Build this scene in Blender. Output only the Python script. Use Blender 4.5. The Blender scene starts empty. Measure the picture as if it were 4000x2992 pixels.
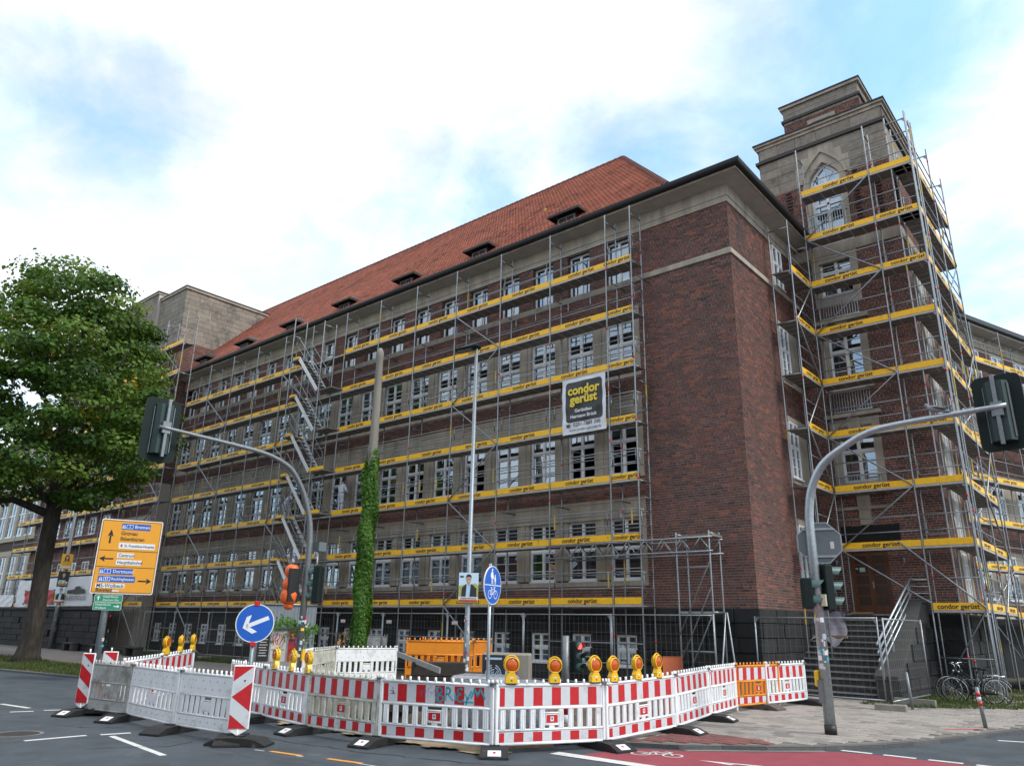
import bpy, bmesh, math, random
import numpy as np
from math import radians, sin, cos, pi, atan2, hypot
from mathutils import Vector, Matrix

SC = bpy.context.scene
COL = SC.collection
random.seed(7)
RNG = np.random.default_rng(7)

# ------------------------------------------------------------------ camera
CAM_H = 1.85
YAW, PITCH, ROLL = radians(40.356), radians(17.777), radians(1.027)
cam_d = bpy.data.cameras.new('camera')
cam = bpy.data.objects.new('camera', cam_d)
COL.objects.link(cam)
fh = Vector((-sin(YAW), cos(YAW), 0)); rt = Vector((cos(YAW), sin(YAW), 0)); upv = Vector((0, 0, 1))
fw = fh*cos(PITCH) + upv*sin(PITCH); u0 = upv*cos(PITCH) - fh*sin(PITCH)
r2 = rt*cos(ROLL) + u0*sin(ROLL); u2 = u0*cos(ROLL) - rt*sin(ROLL)
m = Matrix.Identity(4)
for i in range(3):
    m[i][0] = r2[i]; m[i][1] = u2[i]; m[i][2] = -fw[i]
m[2][3] = CAM_H
cam.matrix_world = m
cam_d.sensor_fit = 'HORIZONTAL'; cam_d.sensor_width = 36.0; cam_d.lens = 36*2942.4/4000
cam_d.clip_start = 0.1; cam_d.clip_end = 4000
SC.camera = cam

# ------------------------------------------------------------------ sky, sun, exposure
OFF1 = (3.1, 1.7, 0.0)
SUN_EL, SUN_AZ = radians(48), radians(78)      # azimuth measured from +Y towards +X
w = bpy.data.worlds.new('World'); SC.world = w; w.use_nodes = True
nt = w.node_tree; nt.nodes.clear()
def N(t, **k):
    n = nt.nodes.new(t)
    for a, b in k.items(): setattr(n, a, b)
    return n
def L(a, b): nt.links.new(a, b)
out = N('ShaderNodeOutputWorld'); bg = N('ShaderNodeBackground')
sky = N('ShaderNodeTexSky'); sky.sky_type = 'NISHITA'; sky.sun_disc = False
sky.sun_elevation = SUN_EL; sky.sun_rotation = SUN_AZ; sky.altitude = 60; sky.dust_density = 0.6; sky.ozone_density = 2.0
tc = N('ShaderNodeTexCoord'); nrm = N('ShaderNodeVectorMath', operation='NORMALIZE'); L(tc.outputs['Generated'], nrm.inputs[0])
sep = N('ShaderNodeSeparateXYZ'); L(nrm.outputs[0], sep.inputs[0])
def M(op, a=None, b=None, clamp=False):
    n = N('ShaderNodeMath', operation=op); n.use_clamp = clamp
    for i, v in ((0, a), (1, b)):
        if v is None: continue
        if isinstance(v, (int, float)): n.inputs[i].default_value = v
        else: L(v, n.inputs[i])
    return n.outputs[0]
# cloud layer: directions mapped onto a flat cloud deck
zz = M('MAXIMUM', sep.outputs[2], 0.0); zz = M('ADD', zz, 0.18)
cx = M('DIVIDE', sep.outputs[0], zz); cy = M('DIVIDE', sep.outputs[1], zz)
comb = N('ShaderNodeCombineXYZ'); L(cx, comb.inputs[0]); L(cy, comb.inputs[1])
def noise(scale, det, rough, dist=0.0, off=(0, 0, 0)):
    mp = N('ShaderNodeMapping'); mp.inputs['Location'].default_value = off; L(comb.outputs[0], mp.inputs[0])
    n = N('ShaderNodeTexNoise'); n.inputs['Scale'].default_value = scale; n.inputs['Detail'].default_value = det
    n.inputs['Roughness'].default_value = rough; n.inputs['Distortion'].default_value = dist
    L(mp.outputs[0], n.inputs['Vector']); return n.outputs[0]
def rng(v, a, b, c=0.0, d=1.0, smooth=True):
    q = N('ShaderNodeMapRange'); q.interpolation_type = 'SMOOTHSTEP' if smooth else 'LINEAR'; L(v, q.inputs['Value'])
    for k, x in zip(('From Min', 'From Max', 'To Min', 'To Max'), (a, b, c, d)): q.inputs[k].default_value = x
    return q.outputs[0]
big = noise(0.9, 3, 0.5, 0.2, OFF1); fine = noise(3.4, 9, 0.62, 0.5, (8.0, 2.0, 0)); wisp = noise(1.8, 8, 0.65, 1.2, (2.0, 5.0, 0))
dens = M('ADD', M('MULTIPLY', big, 0.9), M('ADD', M('MULTIPLY', fine, 0.42), M('MULTIPLY', wisp, 0.38)))
# rifts where the deck is thinner and the blue shows, given as directions of the sky
def rift(v, width, amt):
    d = Vector(v).normalized()
    dp = N('ShaderNodeVectorMath', operation='DOT_PRODUCT'); L(nrm.outputs[0], dp.inputs[0]); dp.inputs[1].default_value = d
    t = M('SUBTRACT', 1.0, dp.outputs['Value']); t = M('DIVIDE', t, width); t = M('SUBTRACT', 1.0, t, True)
    return M('MULTIPLY', t, amt)
cov = dens
for v, wdt, amt in (((-.17,.735,.655), .020, .22), ((-.06,.77,.63), .014, .15), ((-.423,.705,.569), .005, .13), ((-.814,.217,.539), .010, .11), ((-.82,.08,.57), .012, .12), ((-.796,.30,.53), .008, .12), ((-.02,.89,.45), .03, .08), ((-.36,.82,.44), .02, .08), ((-.62,.55,.40), .02, .08), ((.6,.3,.74), .03, .22), ((.3,-.7,.65), .04, .22), ((-.5,-.6,.62), .03, .22), ((.75,-.4,.5), .03, .22)):
    cov = M('SUBTRACT', cov, rift(v, wdt, amt))
cover = rng(cov, 0.50, 0.92, 0.16, 1.0)
# cloud brightness: bright tops, soft grey-blue undersides
shade = M('ADD', M('MULTIPLY', noise(1.3, 6, 0.6, 0.4, (1.0, 6.0, 0)), 0.6), M('MULTIPLY', noise(4.2, 8, 0.6, 0.3, (4.0, 1.0, 0)), 0.4))
br = rng(shade, 0.38, 0.62, 0.60, 0.92)
ccol = N('ShaderNodeVectorMath', operation='SCALE'); ccol.inputs[0].default_value = (0.965, 0.99, 1.02); L(br, ccol.inputs['Scale'])
skys = N('ShaderNodeVectorMath', operation='MULTIPLY'); L(sky.outputs[0], skys.inputs[0]); skys.inputs[1].default_value = (0.15, 0.225, 0.235)
mx = N('ShaderNodeMix', data_type='RGBA'); L(cover, mx.inputs['Factor'])
L(skys.outputs[0], mx.inputs[6]); L(ccol.outputs[0], mx.inputs[7])
L(mx.outputs[2], bg.inputs['Color']); bg.inputs['Strength'].default_value = 1.0
L(bg.outputs[0], out.inputs['Surface'])

sun_d = bpy.data.lights.new('sun', 'SUN'); sun_d.energy = 1.5; sun_d.angle = radians(14); sun_d.color = (1.0, 0.955, 0.88)
sun = bpy.data.objects.new('sun', sun_d); COL.objects.link(sun)
sdir = Vector((sin(SUN_AZ)*cos(SUN_EL), cos(SUN_AZ)*cos(SUN_EL), sin(SUN_EL)))
sun.rotation_euler = sdir.to_track_quat('Z', 'Y').to_euler(); sun.location = (30, 10, 40)

SC.view_settings.view_transform = 'Standard'; SC.view_settings.look = 'None'
SC.view_settings.exposure = 0.80; SC.view_settings.gamma = 1.0
SC.view_settings.use_curve_mapping = False
SC.cycles.use_denoising = True
SC.cycles.max_bounces = 8; SC.cycles.transparent_max_bounces = 12
SC.cycles.use_adaptive_sampling = True; SC.cycles.adaptive_threshold = 0.01

# ------------------------------------------------------------------ helpers
def V(*a): return Vector(a)
def link(o, parent=None):
    COL.objects.link(o)
    if parent is not None: o.parent = parent
    return o
def tag(o, label=None, cat=None, group=None, kind=None):
    if label: o['label'] = label
    if cat: o['category'] = cat
    if group: o['group'] = group
    if kind: o['kind'] = kind
    return o
def root(name, label, cat, loc=(0, 0, 0), rz=0.0, group=None):
    o = bpy.data.objects.new(name, None); o.empty_display_size = 0.2
    COL.objects.link(o); o.location = loc; o.rotation_euler = (0, 0, rz)
    return tag(o, label, cat, group)
def inst(name, me, parent=None, loc=(0, 0, 0), rot=(0, 0, 0), scale=(1, 1, 1)):
    o = bpy.data.objects.new(name, me); COL.objects.link(o)
    if parent is not None: o.parent = parent
    o.location = loc; o.rotation_euler = rot; o.scale = scale
    return o
def children(o): return [c for c in bpy.data.objects if c.parent == o]
KIDS = {}
def copy_tree(o, parent=None):
    c = o.copy(); COL.objects.link(c); c.parent = parent
    for ch in KIDS.get(o.name) or o.children:
        copy_tree(ch, c)
    return c

class MB:
    """collects shapes; build() links them as one mesh object"""
    def __init__(s): s.v = []; s.f = []; s.m = []; s.sm = []
    def add(s, vs, fs, mi=0, smooth=False):
        b = len(s.v); s.v += [tuple(v) for v in vs]
        for f in fs: s.f.append(tuple(b+i for i in f)); s.m.append(mi); s.sm.append(smooth)
        return s
    def box(s, a, b, mi=0):
        x0, y0, z0 = a; x1, y1, z1 = b
        if x0 > x1: x0, x1 = x1, x0
        if y0 > y1: y0, y1 = y1, y0
        if z0 > z1: z0, z1 = z1, z0
        return s.add([(x0,y0,z0),(x1,y0,z0),(x1,y1,z0),(x0,y1,z0),(x0,y0,z1),(x1,y0,z1),(x1,y1,z1),(x0,y1,z1)],
              [(0,3,2,1),(4,5,6,7),(0,1,5,4),(1,2,6,5),(2,3,7,6),(3,0,4,7)], mi)
    def bbox(s, a, b, c=0.01, mi=0):
        """box with chamfered vertical and horizontal edges"""
        x0, y0, z0 = [min(a[i], b[i]) for i in range(3)]; x1, y1, z1 = [max(a[i], b[i]) for i in range(3)]
        c = min(c, (x1-x0)*.45, (y1-y0)*.45, (z1-z0)*.45)
        def ring(z, d): return [(x0+d+c*(d == 0), y0+d, z), (x1-d-c*(d == 0), y0+d, z), (x1-d, y0+d+c*(d == 0), z), (x1-d, y1-d-c*(d == 0), z),
                                (x1-d-c*(d == 0), y1-d, z), (x0+d+c*(d == 0), y1-d, z), (x0+d, y1-d-c*(d == 0), z), (x0+d, y0+d+c*(d == 0), z)]
        def ring2(z):
            return [(x0+c*1.4, y0+c, z), (x1-c*1.4, y0+c, z), (x1-c, y0+c*1.4, z), (x1-c, y1-c*1.4, z), (x1-c*1.4, y1-c, z), (x0+c*1.4, y1-c, z), (x0+c, y1-c*1.4, z), (x0+c, y0+c*1.4, z)]
        R = [ring2(z0), ring(z0+c, 0), ring(z1-c, 0), ring2(z1)]
        vs = sum(R, []); fs = [tuple(range(7, -1, -1)), tuple(range(24, 32))]
        for k in range(3):
            for i in range(8): j = (i+1) % 8; fs.append((8*k+i, 8*k+j, 8*k+8+j, 8*k+8+i))
        return s.add(vs, fs, mi)
    def bar(s, p, q, wd, ht, mi=0, up=(0, 0, 1)):
        p = Vector(p); q = Vector(q); d = (q-p).normalized(); u = Vector(up)
        if abs(d.dot(u)) > .98: u = Vector((0, 1, 0))
        r = d.cross(u).normalized(); u = r.cross(d)
        vs = []
        for e in (p, q):
            for a, b in ((-1, -1), (1, -1), (1, 1), (-1, 1)): vs.append(e + r*a*wd/2 + u*b*ht/2)
        return s.add(vs, [(0,1,2,3),(7,6,5,4),(0,4,5,1),(1,5,6,2),(2,6,7,3),(3,7,4,0)], mi)
    def tube(s, p, q, r0, r1=None, n=8, mi=0, cap=True, smooth=True):
        return s.path([p, q], [r0, r0 if r1 is None else r1], n, mi, cap, smooth)
    def path(s, pts, rad, n=8, mi=0, cap=True, smooth=True):
        pts = [Vector(p) for p in pts]
        if not isinstance(rad, (list, tuple)): rad = [rad]*len(pts)
        vs = []; prev = None
        for i, p in enumerate(pts):
            d = (pts[min(i+1, len(pts)-1)] - pts[max(i-1, 0)]).normalized()
            if prev is None:
                a = Vector((0, 0, 1)) if abs(d.z) < .9 else Vector((1, 0, 0))
                x = d.cross(a).normalized()
            else:
                x = (prev - d*prev.dot(d)).normalized()
            prev = x; y = d.cross(x)
            for k in range(n):
                t = 2*pi*k/n; vs.append(p + (x*cos(t) + y*sin(t))*rad[i])
        fs = []
        for i in range(len(pts)-1):
            for k in range(n):
                j = (k+1) % n; fs.append((i*n+k, i*n+j, (i+1)*n+j, (i+1)*n+k))
        b = len(s.v); s.add(vs, fs, mi, smooth)
        if cap: s.add([], [], mi); s.f += [tuple(b+k for k in range(n-1, -1, -1)), tuple(b+(len(pts)-1)*n+k for k in range(n))]; s.m += [mi, mi]; s.sm += [False, False]
        return s
    def prism(s, poly, axis, a, b, mi=0):
        """poly: 2-D outline (ccw) extruded along axis from a to b; axis 'x','y','z'"""
        n = len(poly)
        def P(t, u, v): return {'x': (t, u, v), 'y': (u, t, v), 'z': (u, v, t)}[axis]
        vs = [P(a, *p) for p in poly] + [P(b, *p) for p in poly]
        fs = [tuple(range(n-1, -1, -1)), tuple(range(n, 2*n))] + [(i, (i+1) % n, n+(i+1) % n, n+i) for i in range(n)]
        return s.add(vs, fs, mi)
    def poly(s, pts, mi=0): return s.add(pts, [tuple(range(len(pts)))], mi)
    def disc(s, c, nrm, r, n=20, mi=0, r2=None):
        c = Vector(c); d = Vector(nrm).normalized(); a = Vector((0, 0, 1)) if abs(d.z) < .9 else Vector((1, 0, 0))
        x = a.cross(d).normalized(); y = d.cross(x)
        return s.poly([c + x*cos(2*pi*k/n)*r + y*sin(2*pi*k/n)*(r2 or r) for k in range(n)], mi)
    def lathe(s, prof, c=(0, 0, 0), axis=(0, 0, 1), n=20, mi=0, smooth=True):
        c = Vector(c); d = Vector(axis).normalized(); a = Vector((0, 0, 1)) if abs(d.z) < .9 else Vector((1, 0, 0))
        x = a.cross(d).normalized(); y = d.cross(x); vs = []; m = len(prof)
        for k in range(n):
            t = 2*pi*k/n
            for r, h in prof: vs.append(c + (x*cos(t)+y*sin(t))*r + d*h)
        fs = []
        for k in range(n):
            j = (k+1) % n
            for i in range(m-1): fs.append((k*m+i, j*m+i, j*m+i+1, k*m+i+1))
        return s.add(vs, fs, mi, smooth)
    def mesh(s, name, mats):
        me = bpy.data.meshes.new(name); me.from_pydata(s.v, [], s.f)
        for mt in (mats if isinstance(mats, (list, tuple)) else [mats]): me.materials.append(mt)
        me.polygons.foreach_set('material_index', s.m); me.polygons.foreach_set('use_smooth', s.sm)
        me.update(); return me
    def build(s, name, mats, parent=None, loc=None, **k):
        """vertices are in world coordinates unless loc is given"""
        me = s.mesh(name, mats)
        if loc is None: loc = -parent.location if parent is not None else (0, 0, 0)
        return inst(name, me, parent, loc, **k)

def np_mesh(name, verts, quads, mats, attr=None, mi=None, smooth=False):
    """fast mesh from numpy arrays; quads (n,k); attr = per-face float tint"""
    me = bpy.data.meshes.new(name); nf, k = quads.shape
    me.vertices.add(len(verts)); me.vertices.foreach_set('co', verts.astype(np.float32).ravel())
    me.loops.add(nf*k); me.loops.foreach_set('vertex_index', quads.astype(np.int32).ravel())
    me.polygons.add(nf); me.polygons.foreach_set('loop_start', np.arange(0, nf*k, k, dtype=np.int32))
    me.polygons.foreach_set('loop_total', np.full(nf, k, dtype=np.int32))
    for mt in (mats if isinstance(mats, (list, tuple)) else [mats]): me.materials.append(mt)
    if mi is not None: me.polygons.foreach_set('material_index', mi.astype(np.int32))
    me.polygons.foreach_set('use_smooth', np.full(nf, smooth))
    me.update(calc_edges=True); me.validate()
    if attr is not None:
        a = me.attributes.new('tint', 'FLOAT', 'FACE'); a.data.foreach_set('value', attr.astype(np.float32))
    return me

_txt = {}
def text_mesh(s, size, mat, bold=0.0, align='CENTER', shear=0.0, sx=1.0, space=1.0):
    key = (s, size, mat.name, bold, align, shear, sx, space)
    if key in _txt: return _txt[key]
    cu = bpy.data.curves.new('lettering', 'FONT'); cu.body = s; cu.size = size; cu.align_x = align; cu.align_y = 'CENTER'
    cu.offset = bold; cu.shear = shear; cu.resolution_u = 3; cu.space_character = space
    o = bpy.data.objects.new('lettering', cu); COL.objects.link(o)
    dg = bpy.context.evaluated_depsgraph_get()
    me = bpy.data.meshes.new_from_object(o.evaluated_get(dg)); me.name = 'lettering'
    bpy.data.objects.remove(o); bpy.data.curves.remove(cu)
    if sx != 1.0: me.transform(Matrix.Diagonal((sx, 1, 1, 1)))
    me.materials.clear(); me.materials.append(mat)
    _txt[key] = me; return me

# ------------------------------------------------------------------ materials
MT = {}
def mat(name, col, rough=0.6, metal=0.0, var=0.0, vscale=4.0, col2=None, bump=0.0, bscale=30.0, tint=None, spec=0.5,
        streak=False, dirt=None, dirt_amt=0.0, dscale=1.2, emit=0.0):
    """procedural: base colour varied by world-space noise, optional second colour, per-piece tint and fine relief"""
    mt = bpy.data.materials.new(name); mt.use_nodes = True; t = mt.node_tree; b = t.nodes['Principled BSDF']
    MT[name] = mt
    n = lambda ty: t.nodes.new(ty); l = t.links.new
    b.inputs['Roughness'].default_value = rough; b.inputs['Metallic'].default_value = metal
    b.inputs['Specular IOR Level'].default_value = spec
    geo = n('ShaderNodeNewGeometry'); pos = geo.outputs['Position']
    if streak:
        mp = n('ShaderNodeMapping'); mp.inputs['Scale'].default_value = (1, 1, .22); l(pos, mp.inputs[0]); pos = mp.outputs[0]
    cur = None
    def rgb(c):
        r = n('ShaderNodeRGB'); r.outputs[0].default_value = (*c, 1); return r.outputs[0]
    cur = rgb(col)
    def mix(fac, a, bb, mode='MIX'):
        x = n('ShaderNodeMix'); x.data_type = 'RGBA'; x.blend_type = mode
        if isinstance(fac, float): x.inputs[0].default_value = fac
        else: l(fac, x.inputs[0])
        l(a, x.inputs[6]); l(bb, x.inputs[7]); return x.outputs[2]
    def nz(sc, det=5, ro=.6):
        x = n('ShaderNodeTexNoise'); x.inputs['Scale'].default_value = sc; x.inputs['Detail'].default_value = det; x.inputs['Roughness'].default_value = ro
        l(pos, x.inputs['Vector']); return x.outputs[0]
    def ramp(v, a, bb, lo=0., hi=1.):
        x = n('ShaderNodeMapRange'); l(v, x.inputs[0]); x.inputs[1].default_value = a; x.inputs[2].default_value = bb; x.inputs[3].default_value = lo; x.inputs[4].default_value = hi
        return x.outputs[0]
    if tint is not None:
        at = n('ShaderNodeAttribute'); at.attribute_name = 'tint'; cr = n('ShaderNodeValToRGB'); e = cr.color_ramp.elements
        st = tint
        e[0].position = 0; e[0].color = (*st[0], 1); e[1].position = 1; e[1].color = (*st[-1], 1)
        for i in range(1, len(st)-1):
            q = e.new(i/(len(st)-1)); q.color = (*st[i], 1)
        l(at.outputs['Fac'], cr.inputs[0]); cur = cr.outputs[0]
    if col2 is not None: cur = mix(ramp(nz(vscale), .38, .62), cur, rgb(col2))
    if var:
        g = ramp(nz(vscale*2.3, 6, .65), .25, .75, 1-var, 1+var)
        s = n('ShaderNodeVectorMath'); s.operation = 'SCALE'; l(cur, s.inputs[0]); l(g, s.inputs['Scale']); cur = s.outputs[0]
    if dirt is not None: cur = mix(ramp(nz(dscale, 6, .7), .62-dirt_amt*.3, .72-dirt_amt*.1, 0, .85), cur, rgb(dirt))
    l(cur, b.inputs['Base Color'])
    if bump:
        bp = n('ShaderNodeBump'); bp.inputs['Strength'].default_value = bump; bp.inputs['Distance'].default_value = .02
        l(nz(bscale, 6, .65), bp.inputs['Height']); l(bp.outputs[0], b.inputs['Normal'])
    if emit:
        l(cur, b.inputs['Emission Color']); b.inputs['Emission Strength'].default_value = emit
    return mt

BR = [(.052,.032,.030), (.098,.049,.042), (.140,.058,.044), (.118,.064,.056), (.185,.069,.047), (.25,.086,.052), (.125,.080,.078)]
mat('brick', (.1,.05,.04), .8, tint=BR, var=.25, vscale=9, streak=True, bump=.25, bscale=60, dirt=(.048,.034,.033), dirt_amt=.3, dscale=.8)
mat('mortar', (.50,.44,.395), .95, var=.15, bump=.3, bscale=80)
mat('stone', (.41,.36,.29), .85, var=.2, vscale=1.6, col2=(.32,.28,.23), streak=True, bump=.18, bscale=25, dirt=(.19,.17,.145), dirt_amt=.2, dscale=.9)
mat('stone_block', (.27,.235,.19), .88, tint=[(.16,.14,.118),(.20,.178,.15),(.255,.225,.185),(.215,.19,.165),(.31,.268,.215)], var=.25, vscale=2.2, bump=.4, bscale=14, dirt=(.085,.078,.07), dirt_amt=.35, dscale=1.1)
mat('green_stone', (.21,.20,.15), .88, tint=[(.15,.155,.12),(.2,.2,.15),(.25,.23,.18)], var=.25, vscale=2.2, bump=.4, bscale=14, dirt=(.11,.13,.09), dirt_amt=.5, dscale=1.4)
mat('joint', (.10,.09,.08), .95)
mat('plinth', (.05,.048,.047), .85, tint=[(.009,.0095,.0105),(.013,.0135,.0145),(.018,.018,.019),(.024,.0235,.0235)], var=.4, vscale=3, bump=1.0, bscale=9)
mat('plinth_joint', (.042,.041,.040), .95)
mat('soffit', (.46,.43,.38), .9, var=.15, vscale=1, streak=False)
mat('tile', (.4,.12,.07), .75, tint=[(.17,.053,.034),(.37,.106,.064),(.48,.148,.090),(.44,.124,.072),(.58,.205,.125)], var=.32, vscale=2, bump=.1, bscale=40, dirt=(.17,.075,.05), dirt_amt=.3, dscale=.55)
mat('gutter', (.012,.013,.016), .45, var=.3)
mat('lead', (.05,.045,.042), .7, var=.2)
mat('dormer', (.022,.02,.019), .6, var=.2)
mat('frame', (.78,.79,.80), .35, var=.04)
mat('curtain', (.70,.71,.71), .8, var=.1, vscale=6)
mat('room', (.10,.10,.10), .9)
mat('tube', (.28,.30,.315), .42, .75, var=.25, vscale=5, dirt=(.42,.40,.35), dirt_amt=.08, dscale=3.5)
mat('tube_dark', (.16,.165,.17), .5, .6, var=.3, vscale=5)
mat('yellow_tube', (.50,.36,.08), .6, .1, var=.2)
mat('board', (.93,.51,.010), .5, var=.12, vscale=3, dirt=(.36,.22,.035), dirt_amt=.12, dscale=4.)
mat('deck', (.19,.175,.155), .8, var=.25, vscale=3)
mat('deck_edge', (.42,.41,.39), .6, .3, var=.2)
mat('print', (.018,.017,.016), .6)
mat('red_mark', (.62,.035,.02), .5)
mat('white_paint', (.62,.62,.60), .7, var=.14, vscale=6, dirt=(.25,.25,.25), dirt_amt=.15, dscale=7)
mat('orange_paint', (.72,.30,.03), .7, var=.12, vscale=6, dirt=(.3,.2,.1), dirt_amt=.1, dscale=7)
mat('asphalt', (.060,.073,.086), .85, var=.32, vscale=.6, col2=(.050,.062,.074), bump=.5, bscale=160, dirt=(.095,.105,.115), dirt_amt=.16, dscale=1.6)
mat('gutter_stone', (.20,.19,.175), .9, var=.2, vscale=4, bump=.3, bscale=40)
mat('kerb', (.13,.13,.13), .88, tint=[(.08,.08,.082),(.11,.11,.11),(.15,.145,.14)], var=.2, vscale=4, bump=.3, bscale=40)
mat('slab', (.27,.24,.21), .88, tint=[(.19,.175,.16),(.255,.235,.212),(.30,.272,.245),(.335,.30,.268),(.28,.245,.225)], var=.16, vscale=5, bump=.35, bscale=60, dirt=(.15,.135,.12), dirt_amt=.22, dscale=1.6)
mat('red_slab', (.2,.08,.075), .88, tint=[(.14,.055,.052),(.19,.068,.062),(.22,.078,.07)], var=.2, vscale=5, bump=.35, bscale=60)
mat('slab_joint', (.17,.15,.13), .95, var=.3, vscale=8)
mat('red_lane', (.27,.045,.062), .8, var=.16, vscale=1.4, bump=.35, bscale=120, dirt=(.22,.07,.075), dirt_amt=.2, dscale=2.5)
mat('sand', (.34,.265,.17), .95, var=.25, vscale=2.5, bump=.6, bscale=35)
mat('soil', (.085,.065,.05), .95, var=.4, vscale=2.5, col2=(.14,.105,.075), bump=1., bscale=16)
mat('path', (.15,.135,.125), .9, var=.2, vscale=.8, col2=(.12,.11,.105), bump=.3, bscale=60)
mat('turf', (.05,.065,.02), .95, var=.4, vscale=2, col2=(.12,.09,.045), bump=.6, bscale=20)
mat('grass', (.07,.115,.025), .7, tint=[(.028,.055,.010),(.05,.09,.017),(.072,.112,.026),(.14,.125,.05)], var=.2)
mat('bark', (.050,.041,.033), .95, var=.5, vscale=7, col2=(.022,.019,.016), streak=True, bump=1., bscale=30)
mat('leaf', (.05,.11,.02), .55, tint=[(.020,.055,.009),(.042,.102,.016),(.074,.152,.023),(.115,.205,.032),(.17,.25,.046)], var=.12, spec=.3)
mat('leaf_yellow', (.48,.27,.02), .6, var=.2)
mat('ivy', (.06,.14,.02), .5, tint=[(.036,.095,.012),(.060,.155,.018),(.085,.205,.026),(.125,.25,.045)], var=.15, spec=.35)
mat('concrete', (.24,.225,.19), .9, var=.2, vscale=2, streak=True, bump=.3, bscale=30, dirt=(.14,.135,.12), dirt_amt=.2)
mat('plastic', (.84,.85,.86), .45, var=.08, vscale=3, dirt=(.58,.57,.54), dirt_amt=.28, dscale=3.4)
mat('plastic_grimy', (.62,.62,.56), .6, var=.12, vscale=3, dirt=(.30,.30,.20), dirt_amt=.65, dscale=4)
mat('plastic_grey', (.46,.46,.44), .6, var=.12, vscale=4, dirt=(.20,.18,.14), dirt_amt=.6, dscale=3.)
mat('plastic_orange', (.78,.26,.015), .45, var=.08, vscale=3, dirt=(.45,.18,.05), dirt_amt=.15, dscale=3)
mat('film_red', (.52,.014,.020), .4, var=.16, vscale=5, dirt=(.30,.03,.03), dirt_amt=.2, dscale=3)
mat('film_white', (.60,.62,.65), .4, var=.07, vscale=5, dirt=(.42,.42,.42), dirt_amt=.2, dscale=3)
mat('hole', (.20,.205,.21), .6)
mat('rubber', (.015,.015,.015), .75, var=.3, vscale=6, bump=.4, bscale=60, dirt=(.10,.09,.075), dirt_amt=.12, dscale=4)
mat('rubber_dusty', (.10,.09,.075), .85, var=.3, vscale=6, bump=.4, bscale=60)
mat('lamp_yellow', (.80,.48,.015), .38, var=.05)
mat('lens', (.52,.085,.001), .18, var=.3, vscale=45, spec=.7)
mat('sign_blue', (.008,.105,.50), .35, var=.04)
mat('sign_white', (.78,.80,.82), .4)
mat('sign_amber', (.80,.35,.022), .45, var=.05)
mat('sign_green', (.010,.26,.135), .4)
mat('sign_black', (.015,.015,.016), .5)
mat('sign_back', (.15,.175,.185), .5, .4, var=.08)
mat('galv', (.40,.45,.48), .38, .7, var=.2, vscale=7, dirt=(.30,.33,.34), dirt_amt=.3, dscale=14)
mat('galv_dark', (.22,.24,.25), .5, .55, var=.2, vscale=6)
mat('signal', (.008,.017,.016), .6, var=.1, spec=.25)
mat('signal_in', (.010,.012,.012), .3)
mat('signal_lens', (.035,.07,.065), .15)
mat('red_light', (1.0,.06,.05), .3, emit=2.2)
mat('hood', (.055,.115,.11), .45)
mat('bag', (.85,.14,.02), .42, var=.12, vscale=8, bump=.8, bscale=12)
mat('black', (.012,.012,.012), .5)
mat('door', (.15,.055,.020), .45, var=.3, vscale=3, col2=(.11,.042,.017), streak=True)
mat('door_glass', (.055,.036,.027), .25)
mat('nosing', (.26,.25,.235), .8, var=.3, vscale=5)  # paler than the steps: light on their front edges put into the colour
mat('step', (.040,.040,.041), .8, var=.25, vscale=3, bump=.3, bscale=30, dirt=(.12,.115,.105), dirt_amt=.2)
mat('fleece', (.20,.185,.22), .95, var=.25, vscale=5, bump=.5, bscale=20)
mat('timber', (.27,.17,.08), .85, var=.25, vscale=5)
mat('timber_dark', (.040,.033,.028), .9, var=.3, vscale=4, bump=.5, bscale=20)
mat('vinyl', (.70,.73,.76), .5, var=.06, vscale=3)
mat('vinyl_dark', (.022,.022,.024), .38, var=.2, vscale=4, bump=.5, bscale=3.5)
mat('vinyl_red', (.42,.016,.018), .55, var=.1)
mat('logo_yellow', (.80,.60,.04), .5)
mat('wrap', (.30,.32,.35), .18, var=.35, vscale=9, bump=.9, bscale=14, spec=.8)
mat('mesh_wire', (.20,.21,.215), .5, .5)
mat('cabinet', (.30,.31,.31), .6, var=.12, dirt=(.15,.15,.14), dirt_amt=.3)
mat('sheet_grey', (.23,.26,.28), .6, var=.1, vscale=2)
mat('pp_black', (.02,.02,.024), .6)
mat('pp_white', (.60,.58,.56), .6, var=.1)
mat('pp_red', (.55,.035,.03), .6, var=.15)
mat('pp_teal', (.02,.40,.50), .5)
mat('pp_pink', (.5,.02,.10), .5)
mat('pp_purple', (.22,.05,.30), .5)
mat('skin', (.48,.27,.19), .55)
mat('hair', (.03,.02,.015), .7)
mat('hair_brown', (.05,.022,.012), .6)
mat('suit', (.018,.022,.035), .7)
mat('shirt', (.40,.56,.72), .7)
mat('cloth_white', (.62,.66,.74), .9, var=.08, vscale=8, bump=.3, bscale=12)
mat('trouser', (.50,.54,.62), .9, var=.1, vscale=8, bump=.4, bscale=12)
mat('sky_print', (.50,.66,.80), .6)
mat('field_print', (.35,.38,.10), .6, var=.4, vscale=9)
mat('bird_grey', (.22,.23,.25), .7, var=.2, vscale=30)
mat('bird_dark', (.05,.052,.06), .7)
mat('bike_black', (.010,.010,.012), .35)
mat('chrome', (.55,.56,.57), .25, .9)
mat('tyre', (.016,.016,.016), .8)
mat('teal_spray', (.04,.40,.50), .6)
mat('violet_spray', (.22,.15,.33), .6)
mat('gold', (.50,.30,.03), .5)
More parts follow.
